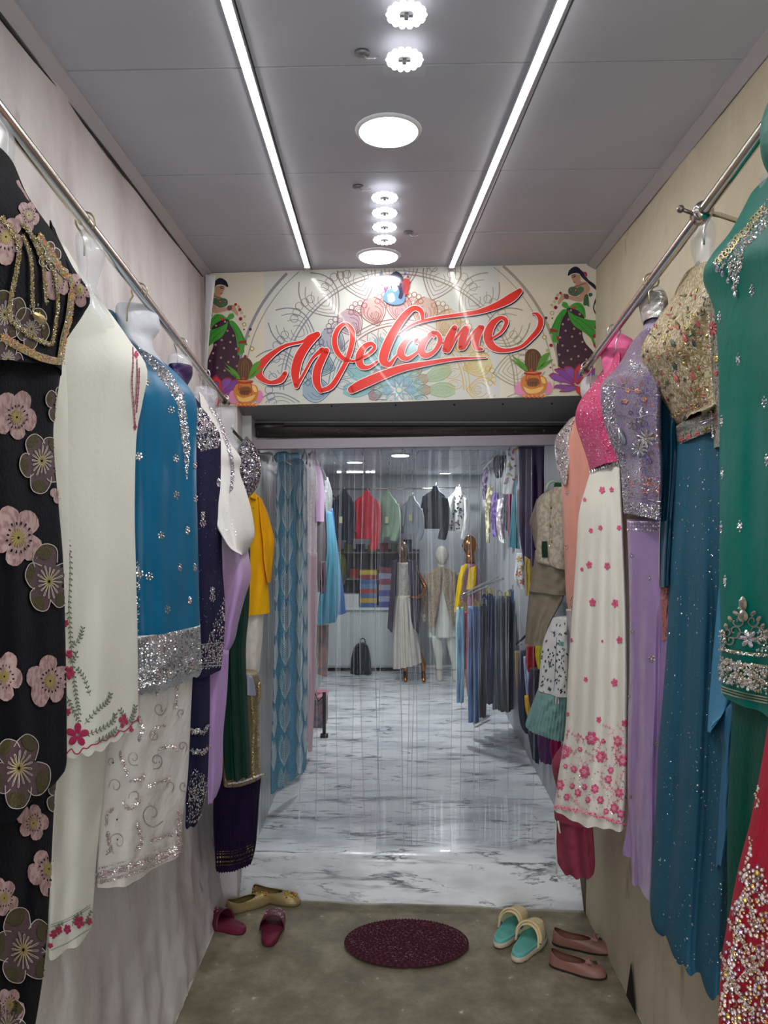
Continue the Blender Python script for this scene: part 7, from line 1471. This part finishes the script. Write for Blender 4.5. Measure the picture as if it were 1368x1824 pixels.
# maroon slides
m_ms = M('maroon_eva', (112,40,62), .5, bump=(140,.2)); m_ms2 = M('maroon_strap', (96,30,52), .4); m_st = M('pale_stud', (226,190,196), .3, .3)
for (hx, hy, tx, ty, lb) in ((436,1664,383,1646,'maroon slide sandal with studded strap, toe against the left wall'), (478,1688,489,1644,'maroon slide sandal with studded strap, right one of the pair')):
    a, an, L = at_floor(hx, hy, tx, ty); L = .205; T = place(a, an); t = thing('slide_sandal', lb, 'shoe', a, 'maroon slide sandals'); n = 40
    b = MB(); q = []
    for z_, g in ((0,.95),(.006,1.0),(.020,1.0),(.024,.95)): q += [T @ Vector((L/2+(outline(2*PI*k/n, L, .096)[0]-L/2)*g, outline(2*PI*k/n, L, .096)[1]*g, z_)) for k in range(n)]
    b.add(q, [(l*n+k, l*n+(k+1) % n, (l+1)*n+(k+1) % n, (l+1)*n+k) for l in range(3) for k in range(n)]+[tuple(range(n))[::-1], tuple(range(3*n, 4*n))]); b.build('footbed', m_ms, t)
    for k in range(9): pass
    vs = []; nn, mm = 20, 8
    for th_ in (0, -.004):
        for j in range(mm+1):
            for i in range(nn+1):
                ph = PI*i/nn; s_ = j/mm; xx = L*(.46+.40*s_)+.012*math.sin(ph); wd = .049-.004*s_; hh_ = .056-.014*s_+th_
                vs.append(T @ Vector((xx, -(wd+th_*.6)*math.cos(ph), .014+hh_*math.sin(ph)**.75)))
    fs = []
    K = (mm+1)*(nn+1)
    for j in range(mm):
        for i in range(nn):
            q0 = j*(nn+1)+i; fs.append((q0, q0+1, q0+nn+2, q0+nn+1)); fs.append((K+q0, K+q0+nn+1, K+q0+nn+2, K+q0+1))
    for i in range(nn): fs.append((i, K+i, K+i+1, i+1)); q0 = mm*(nn+1)+i; fs.append((q0, q0+1, K+q0+1, K+q0))
    sp_ = link('strap', vs, fs, m_ms2, t); b = MB()
    for k in range(26):
        i = R.randint(4, nn-4); j = R.randint(1, mm); p = vs[j*(nn+1)+i]; b.ball(p, .0026, 6, 4)
    b.build('studs', m_st, sp_, True, 'stuff')
# clogs
m_cl = M('cream_croslite', (222,204,160), .5, bump=(30,.1)); m_cm = M('aqua_footbed', (104,186,176), .55); m_co = M('ivory_sole', (206,196,172), .6); m_ct = M('sky_midsole', (110,184,196), .5); m_bad = M('blue_badge', (60,90,140), .5)
for (hx, hy, tx, ty, lb) in ((885,1690,938,1640,'cream clog with aqua footbed, further of the pair near the step'), (918,1716,966,1663,'cream clog with aqua footbed and blue badge, nearer of the pair')):
    a, an, L = at_floor(hx, hy, tx, ty); L = .232; T = place(a, an); t = thing('clog', lb, 'shoe', a, 'cream clogs')
    n = 48; b = MB(); q = []
    for z_, g in ((0,.93),(.006,1.03),(.018,1.04),(.022,.99)): q += [T @ Vector((L/2+(outline(2*PI*k/n, L, .096)[0]-L/2)*g, outline(2*PI*k/n, L, .096)[1]*g, z_)) for k in range(n)]
    b.add(q, [(l*n+k, l*n+(k+1) % n, (l+1)*n+(k+1) % n, (l+1)*n+k) for l in range(3) for k in range(n)]+[tuple(range(n))[::-1]]); b.build('sole', m_co, t)
    b = MB(); q = []
    for z_, g in ((.020,.99),(.030,1.0),(.036,.94),(.030,.82)): q += [T @ Vector((L/2+(outline(2*PI*k/n, L, .094)[0]-L/2)*g, outline(2*PI*k/n, L, .094)[1]*g, z_)) for k in range(n)]
    b.add(q, [(l*n+k, l*n+(k+1) % n, (l+1)*n+(k+1) % n, (l+1)*n+k) for l in range(3) for k in range(n)]+[tuple(range(3*n, 4*n))]); b.build('footbed', m_cm, t)
    vs = []; nn, mm = 24, 12                         # closed vamp
    for th_ in (0, -.004):
        for j in range(mm+1):
            s_ = j/mm; x = .50+.50*math.sin(s_*PI/2)**1.0; ox, oy = L*min(x,.995), .047*math.sqrt(max(.02, 1-((x-.62)/.40)**2)) if x > .62 else .047; h_ = .062*(1-s_**2.4)+.004
            for i in range(nn+1):
                ph = PI*i/nn; vs.append(T @ Vector((ox-.02*(1-s_)*(1-math.sin(ph)), -(oy+th_)*math.cos(ph), .026+(h_+th_)*math.sin(ph)**.7)))
    K = (mm+1)*(nn+1); fs = []
    for j in range(mm):
        for i in range(nn): q0 = j*(nn+1)+i; fs += [(q0, q0+1, q0+nn+2, q0+nn+1), (K+q0, K+q0+nn+1, K+q0+nn+2, K+q0+1)]
    for i in range(nn): fs.append((i, K+i, K+i+1, i+1))
    vp = link('vamp', vs, fs, m_cl, t); b = MB()
    for k in range(6): 
        j = 3+k; b.tube([Vector(vs[j*(nn+1)+i])+Vector((0,0,.0006)) for i in range(7, nn-6)], .0012, 5)
    b.build('ridge', m_cl, vp)
    for sg in (-1, 1):
        p = T @ Vector((L*.50, sg*.045, .036)); b = MB(); b.ball(p, (.007,.007,.007), 10, 8); b.build('rivet', m_bad, t)
    b = MB(); pts = [T @ Vector((L*.50+.0-(.012 if 0 else 0)+.07*0+.5*0, 0, 0))]
    pts = []
    for k in range(17):
        ph = PI*k/16; pts.append(T @ Vector((L*.50+.045*math.sin(ph)*.9-.02*math.sin(ph), -.050*math.cos(ph), .036+.058*math.sin(ph)**.8)))
    for o_ in (0, .006): b.tube([p+Vector((0,0,o_*.5))+(T.to_3x3() @ Vector((-o_,0,0))) for p in pts], .0042, 8)
    b.build('strap', m_cl, t)
    if 'badge' in lb: b = MB(); b.box(T @ Vector((L*.60,.040,.062)), (.022,.006,.014), 0, Matrix.Rotation(an, 4, 'Z')); b.build('badge', m_bad, t, False)
# dusty pink flats with bows
m_pf = M('dusty_rose_leather', (150,106,94), .45, spec=.5, bump=(60,.08)); m_pi = M('rose_insole', (160,112,100), .6); m_bs = M('dark_rubber', (44,36,34), .7); m_jw = M('dark_jewel', (70,66,66), .25, .7)
for (hx, hy, tx, ty, lb) in ((984,1680,1092,1698,'dusty rose flat with a bow, further of the pair by the right wall'), (979,1718,1080,1742,'dusty rose flat with a bow, nearer of the pair')):
    a, an, L = at_floor(hx, hy, tx, ty); L = min(.235, L); T = place(a, an); t = thing('bow_flat', lb, 'shoe', a, 'dusty rose bow flats')
    shoe(T, (m_pf, m_pi, m_bs), L, .076, .052, .032, .034, (.03,.64), .007, t)
    b = MB(); c0 = T @ Vector((L*.70, 0, .052))
    for sg in (-1, 1):
        for (dy, dz, wd) in ((.022,.004,.011),(.016,-.004,.008)):
            p0 = Vector((L*.70, sg*.002, .050)); p1 = Vector((L*.70-.008, sg*dy, .050+dz)); p2 = Vector((L*.70+wd+.004, sg*dy, .046+dz)); p3 = Vector((L*.70, sg*.010, .060))
            b.add([T @ p for p in (p0, p1, p2, p3)], [(0,1,3),(1,2,3),(2,0,3),(0,2,1)])
    b.ball(c0, (.005,.005,.005), 8, 6); b.build('bow', m_pf, t, False)
    b = MB()
    for k in range(7): b.ball(T @ Vector((L*.70+.022+R.uniform(-.006,.006), R.uniform(-.008,.008), .046)), .0035, 6, 4)
    b.build('jewel', m_jw, t)
